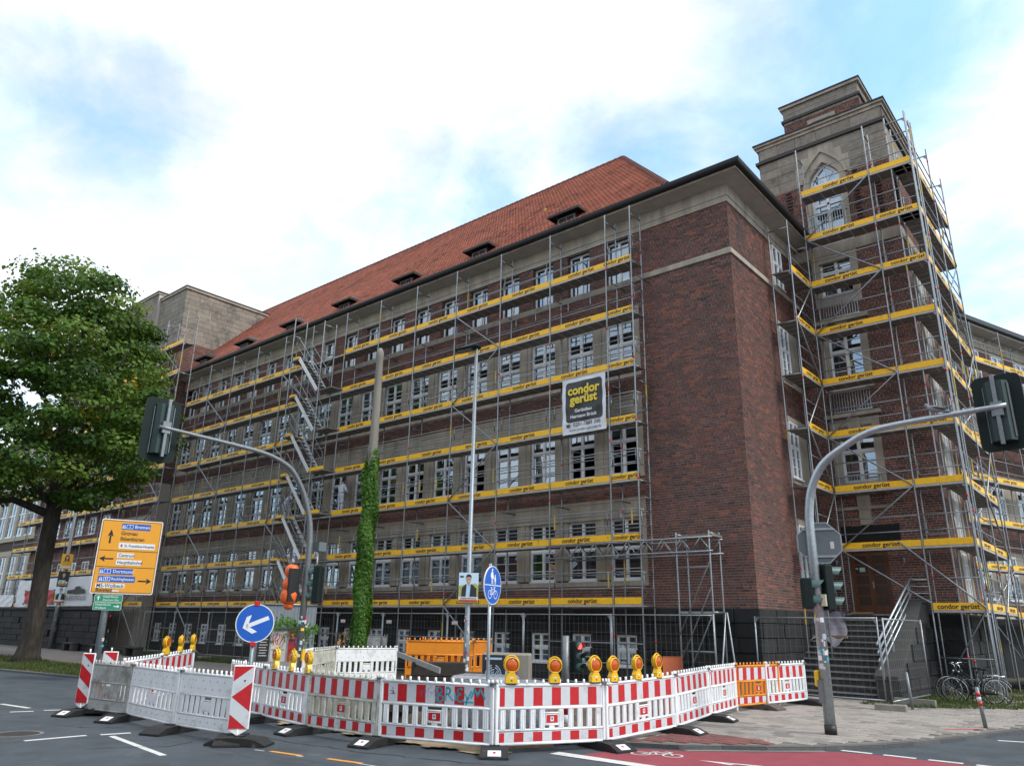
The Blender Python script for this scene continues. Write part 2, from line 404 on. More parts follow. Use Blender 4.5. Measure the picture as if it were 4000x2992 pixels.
def glass_mat():
    mt = bpy.data.materials.new('glass'); mt.use_nodes = True; t = mt.node_tree; t.nodes.clear(); MT['glass'] = mt
    o = t.nodes.new('ShaderNodeOutputMaterial'); mx = t.nodes.new('ShaderNodeMixShader')
    tr = t.nodes.new('ShaderNodeBsdfTransparent'); tr.inputs[0].default_value = (.42, .46, .47, 1)
    gl = t.nodes.new('ShaderNodeBsdfGlossy'); gl.inputs['Roughness'].default_value = .015; gl.inputs[0].default_value = (.72, .86, 1, 1)
    fr = t.nodes.new('ShaderNodeFresnel'); fr.inputs[0].default_value = 1.55
    mr = t.nodes.new('ShaderNodeMapRange'); mr.inputs[3].default_value = .30; mr.inputs[4].default_value = .97
    # slight waviness of panes
    ge = t.nodes.new('ShaderNodeNewGeometry'); nz = t.nodes.new('ShaderNodeTexNoise'); nz.inputs['Scale'].default_value = 1.1; nz.inputs['Detail'].default_value = 1
    bp = t.nodes.new('ShaderNodeBump'); bp.inputs['Strength'].default_value = .035; bp.inputs['Distance'].default_value = .3
    t.links.new(ge.outputs['Position'], nz.inputs['Vector']); t.links.new(nz.outputs[0], bp.inputs['Height'])
    t.links.new(bp.outputs[0], gl.inputs['Normal'])
    t.links.new(fr.outputs[0], mr.inputs[0]); t.links.new(mr.outputs[0], mx.inputs[0])
    t.links.new(tr.outputs[0], mx.inputs[1]); t.links.new(gl.outputs[0], mx.inputs[2]); t.links.new(mx.outputs[0], o.inputs[0])
glass_mat()

def translucent(name, amt=.35, gain=1.5):
    t = MT[name].node_tree; b = t.nodes['Principled BSDF']; o = [n for n in t.nodes if n.type == 'OUTPUT_MATERIAL'][0]
    tr = t.nodes.new('ShaderNodeBsdfTranslucent'); mx = t.nodes.new('ShaderNodeMixShader'); mx.inputs[0].default_value = amt
    g = t.nodes.new('ShaderNodeVectorMath'); g.operation = 'MULTIPLY'; g.inputs[1].default_value = (gain*1.25, gain, gain*.6)
    t.links.new(b.inputs['Base Color'].links[0].from_socket, g.inputs[0]); t.links.new(g.outputs[0], tr.inputs[0])
    t.links.new(b.outputs[0], mx.inputs[1]); t.links.new(tr.outputs[0], mx.inputs[2]); t.links.new(mx.outputs[0], o.inputs[0])
for nm in ('leaf', 'ivy', 'grass', 'leaf_yellow'): translucent(nm)
# unit pieces shared by many objects
U = {}
U['tube'] = MB().tube((0,0,0), (0,0,1), .027, n=8).mesh('tube', MT['tube'])
U['tube_thin'] = MB().tube((0,0,0), (0,0,1), .021, n=6).mesh('tube_thin', MT['tube'])
U['tube_dark'] = MB().tube((0,0,0), (0,0,1), .022, n=6).mesh('tube_dark', MT['tube_dark'])
U['tube_yellow'] = MB().tube((0,0,0), (0,0,1), .0285, n=8, cap=False).mesh('tube_yellow', MT['yellow_tube'])
U['ring_red'] = MB().tube((0,0,-.05), (0,0,.05), .031, n=8).mesh('ring_red', MT['red_mark'])
U['coupler'] = MB().box((-.035,-.035,-.03), (.035,.035,.03)).mesh('coupler', MT['tube_dark'])
def rod(name, p, q, parent, me='tube'):
    """a tube object from p to q (world coordinates; parent unrotated)"""
    p = Vector(p); d = Vector(q)-p
    o = inst(name, U[me], parent, p-(parent.location if parent else V(0,0,0)))
    o.rotation_euler = d.to_track_quat('Z', 'Y').to_euler(); o.scale = (1, 1, d.length)
    return o

# ------------------------------------------------------------------ ground
ROAD = -0.08
def sheet(name, pts, z, mt, parent=None, kind='structure'):
    me = bpy.data.meshes.new(name); me.from_pydata([(x, y, z) for x, y in pts], [], [tuple(range(len(pts)))]); me.materials.append(MT[mt])
    if me.polygons[0].normal.z < 0: me.flip_normals()
    o = inst(name, me, parent)
    if parent is None: tag(o, kind=kind)
    return o
sheet('ground', [(-1500,-1500),(1500,-1500),(1500,1500),(-1500,1500)], -0.75, 'turf')
K = [(-600,-50),(-60,7.9),(-33.2,10.5),(-27.9,11.2),(-20,11.5),(-16.4,11.2),(-15.4,10.0),(-10.6,9.75),(-9.2,10.5),(-8.3,11.45),(-7.7,11.95),(-6.75,12.4),(-5.62,13.35),(-4.92,14.12),(-4.27,15.12),(-3.7,16.65),(-3.22,18.25),(-2.8,19.69),(-2.1,23),(-1.0,28),(9.0,60),(100,340)]
road = sheet('road', K + [(900,340),(900,-900),(-600,-900)], ROAD, 'asphalt')
def inpoly(x, y, P):
    c = np.zeros(np.shape(x), bool); j = len(P)-1
    for i in range(len(P)):
        xi, yi = P[i]; xj, yj = P[j]
        c ^= ((yi > y) != (yj > y)) & (x < (xj-xi)*(y-yi)/((yj-yi) or 1e-9)+xi); j = i
    return c
def pdist(x, y, P):
    d = np.full(np.shape(x), 1e9)
    for (ax, ay), (bx, by) in zip(P[:-1], P[1:]):
        ex, ey = bx-ax, by-ay; t = np.clip(((x-ax)*ex+(y-ay)*ey)/(ex*ex+ey*ey), 0, 1)
        d = np.minimum(d, np.hypot(x-ax-t*ex, y-ay-t*ey))
    return d
# kerb stones, one by one where they can be told apart
def kerb_run(pts, name, parent, z0, z1, wd=.14, ln=.9):
    pts = [Vector((x, y, 0)) for x, y in pts]; k = 0
    for a, b in zip(pts[:-1], pts[1:]):
        n = max(1, round((b-a).length/ln)); d = (b-a).normalized(); nn = Vector((-d.y, d.x, 0))
        for i in range(n):
            p = a.lerp(b, i/n)+d*.004; q = a.lerp(b, (i+1)/n)-d*.004
            mb = MB(); c = .02
            pr = [(0, z0), (0, z1-c), (c, z1), (wd, z1), (wd, z0)]
            vs = [e + nn*u + Vector((0, 0, v)) for e in (p, q) for u, v in pr]
            mb.add(vs, [(0,1,2,3,4), (9,8,7,6,5)] + [(i2, (i2+1) % 5+0, 5+(i2+1) % 5, 5+i2) for i2 in range(5)])
            o = mb.build(name, MT['kerb'], parent)
            a_ = o.data.attributes.new('tint', 'FLOAT', 'FACE'); a_.data.foreach_set('value', [random.random()]*len(o.data.polygons))
kerb = root('kerb', 'low pale kerb stones curving round the corner of the pavement', 'kerb'); kerb['kind'] = 'structure'
kerb_run(K[9:20], 'kerb_stone', kerb, -.3, -.012, ln=.8)
kerb_run([K[1], K[2], K[3], K[4]], 'kerb_stone', kerb, -.3, .0, ln=1.6)
# pavement: bedding sheet and the slabs laid on it
PAVE = K[9:20] + [(-.6, 32), (-4.3, 32), (-6.9, 24.1), (-9.45, 24.1), (-9.45, 20.2), (-8.9, 15.2), (-8.9, 11.2)]
pave = sheet('pavement', PAVE, -.016, 'slab_joint')
REDP = [(-7.6,12.0),(-7.5,14.15),(-6.0,13.9),(-5.2,13.75),(-6.7,12.35)]
GRASSR = [(-6.95,24.15),(-6.9,22.6),(-5.6,22.7),(-4.2,23.9),(-3.0,25.0),(-1.8,27.5),(-1.2,33),(-4.3,33),(-6.2,28)]
def slab_mesh(sx, sy, mt, tint, jit):
    h = .02; c = .006
    v = [(-sx/2,-sy/2,-h),(sx/2,-sy/2,-h),(sx/2,sy/2,-h),(-sx/2,sy/2,-h),(-sx/2,-sy/2,-c),(sx/2,-sy/2,-c),(sx/2,sy/2,-c),(-sx/2,sy/2,-c),(-sx/2+c,-sy/2+c,0),(sx/2-c,-sy/2+c,0),(sx/2-c,sy/2-c,0),(-sx/2+c,sy/2-c,0)]
    f = [(0,1,5,4),(1,2,6,5),(2,3,7,6),(3,0,4,7),(4,5,9,8),(5,6,10,9),(6,7,11,10),(7,4,8,11),(8,9,10,11)]
    return v, f
def lay(S, mt, sel, name, n_obj):
    gx = np.arange(-9.6, -.2, S); gy = np.arange(11, 33, S)
    X, Y = np.meshgrid(gx, gy); X = X.copy(); X[::2] += S/2
    X, Y = X.ravel(), Y.ravel()
    ok = inpoly(X, Y, PAVE) & (pdist(X, Y, K[9:21]) > S*.5+.13) & sel(X, Y)
    X, Y = X[ok], Y[ok]; o = np.argsort(np.hypot(X, Y)); X, Y = X[o], Y[o]
    v, f = slab_mesh(S-.016, S-.016, mt, 0, 0); v = np.array(v); f = np.array(f)
    ms = []
    for k in range(12):
        me = np_mesh(name, v, f, MT[mt], np.full(len(f), RNG.random())); ms.append(me)
    for k in range(min(n_obj, len(X))):
        inst(name, ms[random.randrange(12)], pave, (X[k], Y[k], random.uniform(-.003, .003)), (random.gauss(0, .006), random.gauss(0, .006), random.gauss(0, .008)))
    X, Y = X[n_obj:], Y[n_obj:]; n = len(X)
    if n:
        vv = (v[None] + np.stack([X, Y, RNG.uniform(-.003, .003, n)], 1)[:, None]).reshape(-1, 3)
        ff = (f[None] + (np.arange(n)*len(v))[:, None, None]).reshape(-1, 4)
        o = inst('far_slabs', np_mesh('far_slabs', vv, ff, MT[mt], np.repeat(RNG.random(n), len(f))), pave); tag(o, kind='stuff')
lay(.32, 'slab', lambda x, y: ~inpoly(x, y, REDP) & ~inpoly(x, y, GRASSR), 'paving_slab', 260)
lay(.22, 'red_slab', lambda x, y: inpoly(x, y, REDP), 'red_paving_slab', 120)
# site soil, verge, path
def terrain(name, x0, x1, y0, y1, nx, ny, fn, mt, keep=None, kind='structure', parent=None):
    xs = np.linspace(x0, x1, nx); ys = np.linspace(y0, y1, ny); X, Y = np.meshgrid(xs, ys); Zz = fn(X, Y)
    idx = np.arange(nx*ny).reshape(ny, nx)
    q = np.stack([idx[:-1, :-1], idx[:-1, 1:], idx[1:, 1:], idx[1:, :-1]], -1).reshape(-1, 4)
    if keep is not None:
        cx = X.ravel()[q].mean(1); cy = Y.ravel()[q].mean(1); q = q[keep(cx, cy)]
    o = inst(name, np_mesh(name, np.stack([X.ravel(), Y.ravel(), Zz.ravel()], 1), q, MT[mt], smooth=True), parent)
    return tag(o, kind=kind)
def wob(x, y, s=1.0, k=0):
    return (np.sin(x*1.7*s+k)+np.sin(y*2.3*s+1.3*k)+np.sin((x+y)*3.1*s+.7)+np.sin((x-y)*4.7*s+k))*.25
def soil_z(x, y):
    pit = np.clip(1-np.maximum(np.abs(x+12.3)/2.6, np.abs(y-11.3)/1.05), 0, 1)
    heap = np.exp(-((x+14.2)**2/3.5+(y-14.0)**2/1.6))*.35+np.exp(-((x+10.6)**2/2.+(y-13.2)**2/.8))*.22
    z = -.03 + wob(x, y)*.035 + heap*(.7+.5*wob(x, y, 2.3, 2)) - .55*np.clip(pit*4, 0, 1)
    return np.where(y < 10.3, np.minimum(z, -.05), z)
KP = K + [(-600, 340)]
terrain('site_soil', -27.5, -8.2, 9.4, 22.6, 130, 90, soil_z, 'soil', lambda x, y: ~inpoly(x, y, K+[(900,340),(900,-900),(-600,-900)]) & ~inpoly(x, y, PAVE))
terrain('sand_strip', -15.2, -8.4, 9.05, 10.25, 90, 14, lambda x, y: -.074+np.clip(.03*(wob(x, y, 2, 3)+.4)*np.clip((y-9.0)*3, 0, 1), 0, .06)+.012, 'sand',
        lambda x, y: (y > 9.42+.22*wob(x, x*0, 2, 1)+np.clip(-10-x, 0, 1)*(-.05)) & (y < 10.1+.1*wob(x, x*0, 3, 5)))
sheet('path', [(-200,14.0),(-27.5,14.0),(-27.5,19.4),(-200,19.4)], -.02, 'path')
sheet('foot_strip', [(-200,19.4),(-27.5,19.4),(-27.5,22.6),(-200,22.6)], -.03, 'turf')
sheet('verge', [(-200,-9),(-60,8.05),(-33.2,10.65),(-27.9,11.35),(-27.3,11.4),(-27.3,14.0),(-200,14.0)], -.035, 'turf')
sheet('side_strip', GRASSR+[(-9.4,28),(-9.4,26)], -.03, 'turf')
sheet('far_pavement', [(-4.3,32.5),(-.4,32.5),(9.5,62),(96,340),(60,340),(-5,45)], -.012, 'path')
def grass(name, poly, n, h, tint_bias=0.0, parent=None):
    P = np.array(poly); x = RNG.uniform(P[:,0].min(), P[:,0].max(), n*3); y = RNG.uniform(P[:,1].min(), P[:,1].max(), n*3)
    ok = inpoly(x, y, poly) & (wob(x, y, .9, 4)+.8*wob(x, y, .33, 1)+RNG.uniform(-.6, .9, n*3) > -.05); x, y = x[ok][:n], y[ok][:n]; n = len(x)
    a = RNG.uniform(0, 2*pi, n); hh = h*RNG.uniform(.4, 1.3, n); wd = hh*.14+.006
    dx, dy = np.cos(a)*wd, np.sin(a)*wd; lx, ly = RNG.normal(0, .45, n)*hh, RNG.normal(0, .45, n)*hh
    v = np.stack([np.stack([x-dx, y-dy, np.full(n, -.04)], 1), np.stack([x+dx, y+dy, np.full(n, -.04)], 1), np.stack([x+lx, y+ly, hh-.03], 1)], 1).reshape(-1, 3)
    f = np.arange(n*3).reshape(-1, 3)
    o = inst(name, np_mesh(name, v, f, MT['grass'], np.clip(RNG.beta(2, 2, n)+tint_bias, 0, 1)), parent)
    return tag(o, kind='stuff')
tag(grass('verge_grass', [(-62,8.2),(-33.2,10.75),(-27.9,11.45),(-27.4,14.0),(-62,14.0)], 26000, .10), 'rough patchy grass on the verge under the maple', 'grass')
tag(grass('corner_grass', GRASSR, 9000, .10), 'straggly grass at the foot of the tower around the bicycles', 'grass')
tag(grass('wall_foot_grass', [(-60,19.5),(-28,19.5),(-28,20.3),(-60,20.3)], 5000, .14, -.15), 'thin grass along the foot of the dark stone wall', 'grass')
# painted markings
def strip(name, a, b, wd, mt='white_paint', z=ROAD+.004, parent=road):
    a = Vector((*a, z)); b = Vector((*b, z)); d = (b-a).normalized(); n = Vector((-d.y, d.x, 0))*wd/2
    MB().poly([a-n, b-n, b+n, a+n]).build(name, MT[mt], parent)
lane = sheet('cycle_lane', [(-7.55,10.72),(-7.42,11.55),(-7.15,11.98),(-6.45,12.36),(-5.75,12.98),(-5.2,13.55),(-4.75,14.1),(-4.2,14.27),(40,15.2),(40,10.9)], ROAD+.004, 'red_lane')
strip('lane_line', (-7.95,10.56), (40,10.78), .26, z=ROAD+.008, parent=lane)
for i in range(14): strip('lane_dash', (-4.74+.662*i, 14.36+.018*i), (-4.25+.662*i, 14.37+.018*i), .12, parent=lane, z=ROAD+.006)
for a, b in (((-14.68,5.2),(-14.66,6.15)), ((-14.58,6.35),(-14.47,6.82)), ((-14.5,7.05),(-14.45,7.45)), ((-21.0,6.8),(-19.7,6.95)), ((-19.15,6.4),(-19.0,6.8)), ((-19.05,7.02),(-18.9,7.34)), ((-3.0,17.94),(-2.3,18.15))):
    strip('road_dash', a, b, .12)
strip('direction_line', (-14.3,6.42), (-11.84,6.12), .105)
strip('temporary_dash', (-11.12,7.46), (-10.45,7.56), .085, 'orange_paint')
strip('temporary_dash', (-9.97,7.68), (-9.31,7.79), .085, 'orange_paint')
for x0, y0, x1, y1 in ((-11.4,7.36,-11.2,7.4), (-10.5,7.5,-10.35,7.52), (-9.35,7.74,-8.9,7.8)): strip('old_line', (x0, y0), (x1, y1), .03)
# painted bicycle and arrow in the cycle lane
bs = MB(); zb = ROAD+.009
def fl(p, q, wd=.035): 
    p = Vector((*p, zb)); q = Vector((*q, zb)); d = (q-p).normalized(); n = Vector((-d.y, d.x, 0))*wd/2; bs.poly([p-n, q-n, q+n, p+n])
def ringp(c, r, wd=.035):
    for k in range(16):
        a, b = 2*pi*k/16, 2*pi*(k+1)/16
        bs.poly([(c[0]+cos(t)*rr, c[1]+sin(t)*rr, zb) for t, rr in ((a, r), (b, r), (b, r-wd), (a, r-wd))][::-1])
bu, bv = Vector((.94,.35)), Vector((.35,-.94)); b0 = Vector((-6.98,11.62))
def bp(a, c): q = b0+bu*a+bv*c; return (q.x, q.y)
ringp(bp(0, .1), .17); ringp(bp(.5, .1), .17)
for a, b in (((0,.1),(.18,-.12)), ((.18,-.12),(.42,-.12)), ((.5,.1),(.40,-.22)), ((.18,-.12),(.26,.1)), ((0,.1),(.26,.1)), ((.26,.1),(.42,-.12)), ((.12,-.2),(.24,-.2)), ((.33,-.24),(.46,-.22))): fl(bp(*a), bp(*b))
bs.build('cycle_symbol', MT['white_paint'], lane)
ar = MB()
ar.poly([(-5.98,11.62,zb),(-5.45,11.56,zb),(-5.4,11.66,zb),(-5.62,11.66,zb),(-5.0,11.76,zb),(-4.6,11.78,zb),(-4.6,11.86,zb),(-5.1,11.84,zb)]); ar.build('lane_arrow', MT['white_paint'], lane)
# faded pink survey spray on slabs, gully line between pavement and road
sp = MB(); 
sp.poly([(-3.95,18.3,.004),(-3.55,18.7,.004),(-3.35,18.95,.004),(-3.5,19.0,.004),(-4.0,18.45,.004)])
sp.build('survey_spray', mat('spray', (.50,.17,.15), .9, var=.3, vscale=9), pave)
strip('gully_line', (-7.6,11.93), (-6.6,12.42), .03, 'slab_joint', .0); strip('gully_line', (-6.6,12.36), (-4.9,14.04), .16, 'gutter_stone', ROAD+.006)

# repairs in the road surface: a darker patch, sealed cracks, a manhole
MB().poly([(x, y, ROAD+.003) for x, y in ((-10.6,5.2),(-8.9,5.35),(-8.95,6.5),(-9.8,6.55),(-10.65,6.4))]).build('asphalt_patch', mat('patch', (.062,.068,.074), .9, var=.25, bump=.5, bscale=150), road)
MB().poly([(x, y, ROAD+.003) for x, y in ((-19.6,8.2),(-17.0,8.6),(-17.2,9.4),(-19.9,9.2))]).build('asphalt_patch', MT['patch'], road)
mat('tar', (.030,.032,.035), .6, var=.3)
for x, y, r_ in ((-15.6,5.4,.34), (-6.2,8.4,.32)):
    mh = MB().disc((x, y, ROAD+.005), (0,0,1), r_, 24).build('manhole_cover', mat('iron', (.045,.043,.040), .6, .5, var=.4, vscale=12, bump=.8, bscale=40) if 'iron' not in MT else MT['iron'], road)
    MB().lathe([(r_,.004), (r_+.06,.004)], (x, y, ROAD), (0,0,1), 24).build('manhole_ring', MT['gutter_stone'], road)
for k, (a, b) in enumerate((((-26,7.0),(-14.6,5.0)), ((-25.5,5.6),(-13.8,3.9)), ((-12,6.9),(-4,8.4)), ((-11.6,5.6),(-3.4,7.0)))):
    strip('tyre_track', a, b, .34, 'track' if 'track' in MT else mat('track', (.050,.060,.071), .8, var=.35, vscale=1.5, bump=.4, bscale=150).name, ROAD+.0018)
for pts in (((-24,9.6),(-21,9.2),(-18.6,8.9)), ((-13.6,8.3),(-11.9,8.2),(-10.2,8.4),(-8.3,8.9),(-7.0,9.6),(-5.5,10.0)), ((-13.2,5.6),(-12.6,6.6),(-12.9,7.2)), ((-8.6,7.0),(-7.6,8.0),(-7.3,9.2)), ((-16.4,6.3),(-15.6,6.6),(-15.2,7.1)), ((-4.2,12.2),(-2.9,12.8),(-1.7,13.0)), ((-2.6,16.2),(-1.9,16.8),(-1.4,17.9))):
    rs = random.Random(len(pts)*7+int(pts[0][0]*10)); P_ = [Vector((*p, ROAD+.0065)) for p in pts]; q = []
    for a, b in zip(P_[:-1], P_[1:]):
        for k in range(10): q.append(a.lerp(b, k/10)+Vector((rs.gauss(0, .03), rs.gauss(0, .03), 0)))
    m_ = MB()
    for a, b in zip(q[:-1], q[1:]):
        d = (b-a).normalized(); n_ = Vector((-d.y, d.x, 0))*rs.uniform(.006, .016); m_.poly([a-n_, b-n_, b+n_, a+n_])
    m_.build('tar_seam', MT['tar'], road)

# ------------------------------------------------------------------ brick and block laying
CRS = .083; BL = .272; J_ = .0075
def brick_list(u0, u1, z0, z1, off=0.0):
    """bricks of a rectangle of wall, in running bond on a fixed grid; (uc, zc, hu, hz)"""
    out = []
    for k in range(int(math.floor(z0/CRS)), int(math.ceil(z1/CRS))):
        za, zb = max(k*CRS+J_, z0), min((k+1)*CRS-J_, z1)
        if zb-za < .015: continue
        zc = (za+zb)/2; hz = (zb-za)/2; o = off + (k % 2)*BL*.5 + (.06 if k % 4 > 1 else 0)
        j = math.floor((u0-o)/BL); x = o+j*BL
        while x < u1:
            a, b = max(x+J_, u0), min(x+BL-J_, u1)
            if (k+j) % 5 == 0 and b-a > .2:      # a pair of headers now and then
                mid = (a+b)/2; out += [((a+mid-J_)/2, zc, (mid-J_-a)/2, hz), ((mid+J_+b)/2, zc, (b-mid-J_)/2, hz)]
            elif b-a > .012: out.append(((a+b)/2, zc, (b-a)/2, hz))
            x += BL; j += 1
    return out
def place_bricks(lst, o, u, n, parent, name='brickwork', depth=.014, singles=0, key=None):
    """o: wall origin (x,y) at u=0; u: direction along the wall; n: outward normal"""
    A = np.array(lst); t = np.clip(RNG.beta(1.6, 2.2, len(A))*.9+.06*np.sin(A[:,0]*1.1+A[:,1]*.7)+.02, 0, 1)
    hot = RNG.random(len(A)) < .035; t[hot] = .82
    u = np.array(u); n = np.array(n); o = np.array(o)
    if singles:
        d = np.hypot(o[0]+A[:,0]*u[0], o[1]+A[:,0]*u[1])+np.abs(A[:,1]-2.4)*1.2; od = np.argsort(d)
        bm = []
        cube = MB().box((-1,-1,-1), (1,1,1))
        for k in range(10):
            me = cube.mesh('brick', MT['brick']); a_ = me.attributes.new('tint', 'FLOAT', 'FACE'); a_.data.foreach_set('value', [k/10*.9+.03]*6); bm.append(me)
        rz = atan2(u[1], u[0])
        for i in od[:singles]:
            uc, zc, hu, hz = A[i]
            inst('brick', bm[min(9, int(t[i]*10))], parent, Vector((o[0]+u[0]*uc, o[1]+u[1]*uc, zc))-parent.location, (0, 0, rz), (hu, depth+random.uniform(-.002, .004), hz))
        keep = od[singles:]; A = A[keep]; t = t[keep]
    m = len(A); d = depth+RNG.uniform(-.003, .004, m)
    def P(su, sz, dd): 
        uu = A[:,0]+su*A[:,2]
        return np.stack([o[0]+u[0]*uu+n[0]*dd, o[1]+u[1]*uu+n[1]*dd, A[:,1]+sz*A[:,3]], 1)
    z = np.zeros(m)
    v = np.stack([P(-1,-1,z), P(1,-1,z), P(1,1,z), P(-1,1,z), P(-1,-1,d), P(1,-1,d), P(1,1,d), P(-1,1,d)], 1).reshape(-1, 3)
    f0 = np.array([(4,5,6,7),(0,1,5,4),(1,2,6,5),(2,3,7,6),(3,0,4,7)])
    f = (f0[None]+(np.arange(m)*8)[:,None,None]).reshape(-1, 4)
    ob = inst(name, np_mesh(name, v, f, MT['brick'], np.repeat(t, 5)), parent, -parent.location)
    return tag(ob, kind='stuff')
BLK = {}
def block_meshes(mt, n=8, c=.03):
    if mt in BLK: return BLK[mt]
    r = []
    for k in range(n):
        me = MB().bbox((-.5,-.5,-.5), (.5,.5,.5), c).mesh('block', MT[mt]); a_ = me.attributes.new('tint', 'FLOAT', 'FACE'); a_.data.foreach_set('value', [RNG.random()]*len(me.polygons)); r.append(me)
    BLK[mt] = r; return r
def ashlar(name, o, u, n, u0, u1, z0, z1, courses, ln, mt, parent, proud=.03, joint=.012, skip=(), rough=0.0, var=.35):
    """courses of single stone blocks on a wall face; skip = openings (u0,u1,z0,z1)"""
    ms = block_meshes(mt); h = (z1-z0)/courses; rz = atan2(u[1], u[0]); nn = Vector((*n, 0)); uu = Vector((*u, 0)); oo = Vector((*o, 0))
    for c in range(courses):
        za, zb = z0+c*h, z0+(c+1)*h; x = u0; first = True
        cuts = sorted([(a, b) for a, b, p, q in skip if p < zb-.02 and q > za+.02]); segs = []; s = u0
        for a, b in cuts:
            if a > s: segs.append((s, a))
            s = max(s, b)
        if s < u1: segs.append((s, u1))
        for a, b in segs:
            k = max(1, round((b-a)/ln)); ws = [1+random.uniform(-var, var) for _ in range(k)]; t = sum(ws); x = a
            for wi in ws:
                e = x+(b-a)*wi/t; d = proud*(1+random.uniform(-.3, .3)) + random.uniform(0, rough)
                cpos = oo+uu*((x+e)/2)+nn*(d/2-.15)+V(0, 0, (za+zb)/2)
                inst(name, random.choice(ms), parent, cpos-parent.location, (0, 0, rz), (e-x-joint, .3+d, h-joint)); x = e

# ------------------------------------------------------------------ windows
WN = {}
def window_kit(w, h, tr, up, lo, mull=True):
    """frame mesh plus pane sizes; local x centred, z from 0, outer face at y=0"""
    key = (round(w, 2), round(h, 2), tr, up, lo, mull)
    if key in WN: return WN[key]
    f = MB(); fw_, d = .05, .08
    f.box((-w/2,0,0), (-w/2+fw_,d,h)); f.box((w/2-fw_,0,0), (w/2,d,h)); f.box((-w/2+fw_,0,h-fw_), (w/2-fw_,d,h)); f.box((-w/2+fw_,0,0), (w/2-fw_,d,fw_))
    f.box((-w/2-.02,-.06,-.05), (w/2+.02,d,-.002))
    zt = h*tr; panes = []
    if 0 < tr < 1:
        f.box((-w/2+fw_,-.012,zt-.05), (w/2-fw_,d,zt+.05)); f.box((-w/2+fw_,-.03,zt-.012), (w/2-fw_,-.013,zt+.012))
        zs = [(fw_, zt-.05, lo), (zt+.05, h-fw_, up)]
    else: zs = [(fw_, h-fw_, lo)]
    xs = [(-w/2+fw_, -.034), (.034, w/2-fw_)] if mull else [(-w/2+fw_, w/2-fw_)]
    if mull: f.box((-.034,-.008,fw_), (.034,d,zs[0][1]))
    if mull and len(zs) > 1: f.box((-.034,-.008,zs[1][0]), (.034,d,zs[1][1]))
    for za, zb, nb in zs:
        for xa, xb in xs:
            s = .026   # sash
            f.box((xa,.01,za), (xa+s,d-.01,zb)); f.box((xb-s,.01,za), (xb,d-.01,zb)); f.box((xa+s,.01,za), (xb-s,d-.01,za+s)); f.box((xa+s,.01,zb-s), (xb-s,d-.01,zb))
            for k in range(1, nb): 
                zk = za+(zb-za)*k/nb; f.box((xa+s,.012,zk-.012), (xb-s,.05,zk+.012))
            panes.append((xa+s, xb-s, za+s, zb-s))
    me = f.mesh('window', MT['frame']); ps = []
    for xa, xb, za, zb in panes:
        ps.append(MB().add([(xa,.045,za),(xb,.045,za),(xb,.045,zb),(xa,.045,zb)], [(0,1,2,3)]).mesh('pane', MT['glass']))
    WN[key] = (me, ps); return WN[key]
CURT = {}
def curtain_mesh(w, h):
    k = (round(w, 2), round(h, 2))
    if k not in CURT:
        m = MB(); n = 14; vs = []; fs = []
        for i in range(n+1):
            x = -w/2+w*i/n; y = .16+(.025 if i % 2 else -.01); vs += [(x, y, 0), (x, y, h)]
        for i in range(n): fs.append((2*i, 2*i+2, 2*i+3, 2*i+1))
        CURT[k] = m.add(vs, fs, 0, True).mesh('curtain', MT['curtain'])
    return CURT[k]
def add_window(parent, x, y, z, w, h, tr=.55, up=2, lo=3, rz=0.0, mull=True, curtain=None, name='window', skip_panes=()):
    me, ps = window_kit(w, h, tr, up, lo, mull)
    o = inst(name, me, parent, Vector((x, y, z))-parent.location, (0, 0, rz))
    for i, p in enumerate(ps):
        if i not in skip_panes: inst('pane', p, o)
    if curtain: 
        a, b, c, d = curtain       # fractions of width and height
        inst('curtain', curtain_mesh((b-a)*w, (d-c)*h), o, ((-.5+(a+b)/2)*w, 0, c*h))
    return o
def rnd_curtain(p=.45):
    if random.random() > p: return None
    k = random.random()
    if k < .4: return (.06, .94, .5, .97)
    if k < .6: return (.06, .94, .06, .97)
    if k < .8: return (.05, .32, .05, .97)
    return (.65, .95, .05, .97)

# ------------------------------------------------------------------ main wing of the school
XR, XL, YF, YT = -9.4, -62.0, 22.5, 28.85
school = root('school_building', 'long dark brick school wing with red tiled roof and rows of white windows', 'building', (-28, 24, 0))
COLS = [-13.93-1.805*i for i in range(19)]
ZONES = [(3.16, 6.1, 3.37, 5.43, .52, 2, 3), (6.8, 9.81, 6.97, 9.06, .58, 2, 3), (10.45, 13.15, 10.81, 12.72, .54, 2, 3)]
WY = YF+.13
wall = MB()
for z0, z1 in ((2.44, 3.16), (6.1, 6.8), (9.81, 10.45), (13.15, 14.12)): wall.box((XL, YF, z0), (-13.05, YF+.45, z1))
wall.box((-13.05, YF, 0), (XR, YF+.45, 16.14)); wall.box((XR-.45, YF+.45, 0), (XR, YT+.5, 16.14))
wall.box((XL, YF+.02, 0), (-13.05, YF+.45, .55)); wall.box((XL, YF+.02, 1.62), (-13.05, YF+.45, 2.44))
for i in range(len(COLS)-1):
    xm = (COLS[i]+COLS[i+1])/2
    wall.box((xm-.365, YF, 14.32), (xm+.365, YF+.45, 16.14))
for i in range(len(COLS)):
    a = COLS[i]-.42; b = COLS[i+1]+.42 if i+1 < len(COLS) else XL
    wall.box((b, YF+.02, .55), (a, YF+.45, 1.62))
wall.box((COLS[0]+.42, YF+.02, .55), (-13.05, YF+.45, 1.62))
wall.box((-13.39, YF, 14.32), (-13.05, YF+.45, 16.14))
wall.build('wall', MT['mortar'], school)
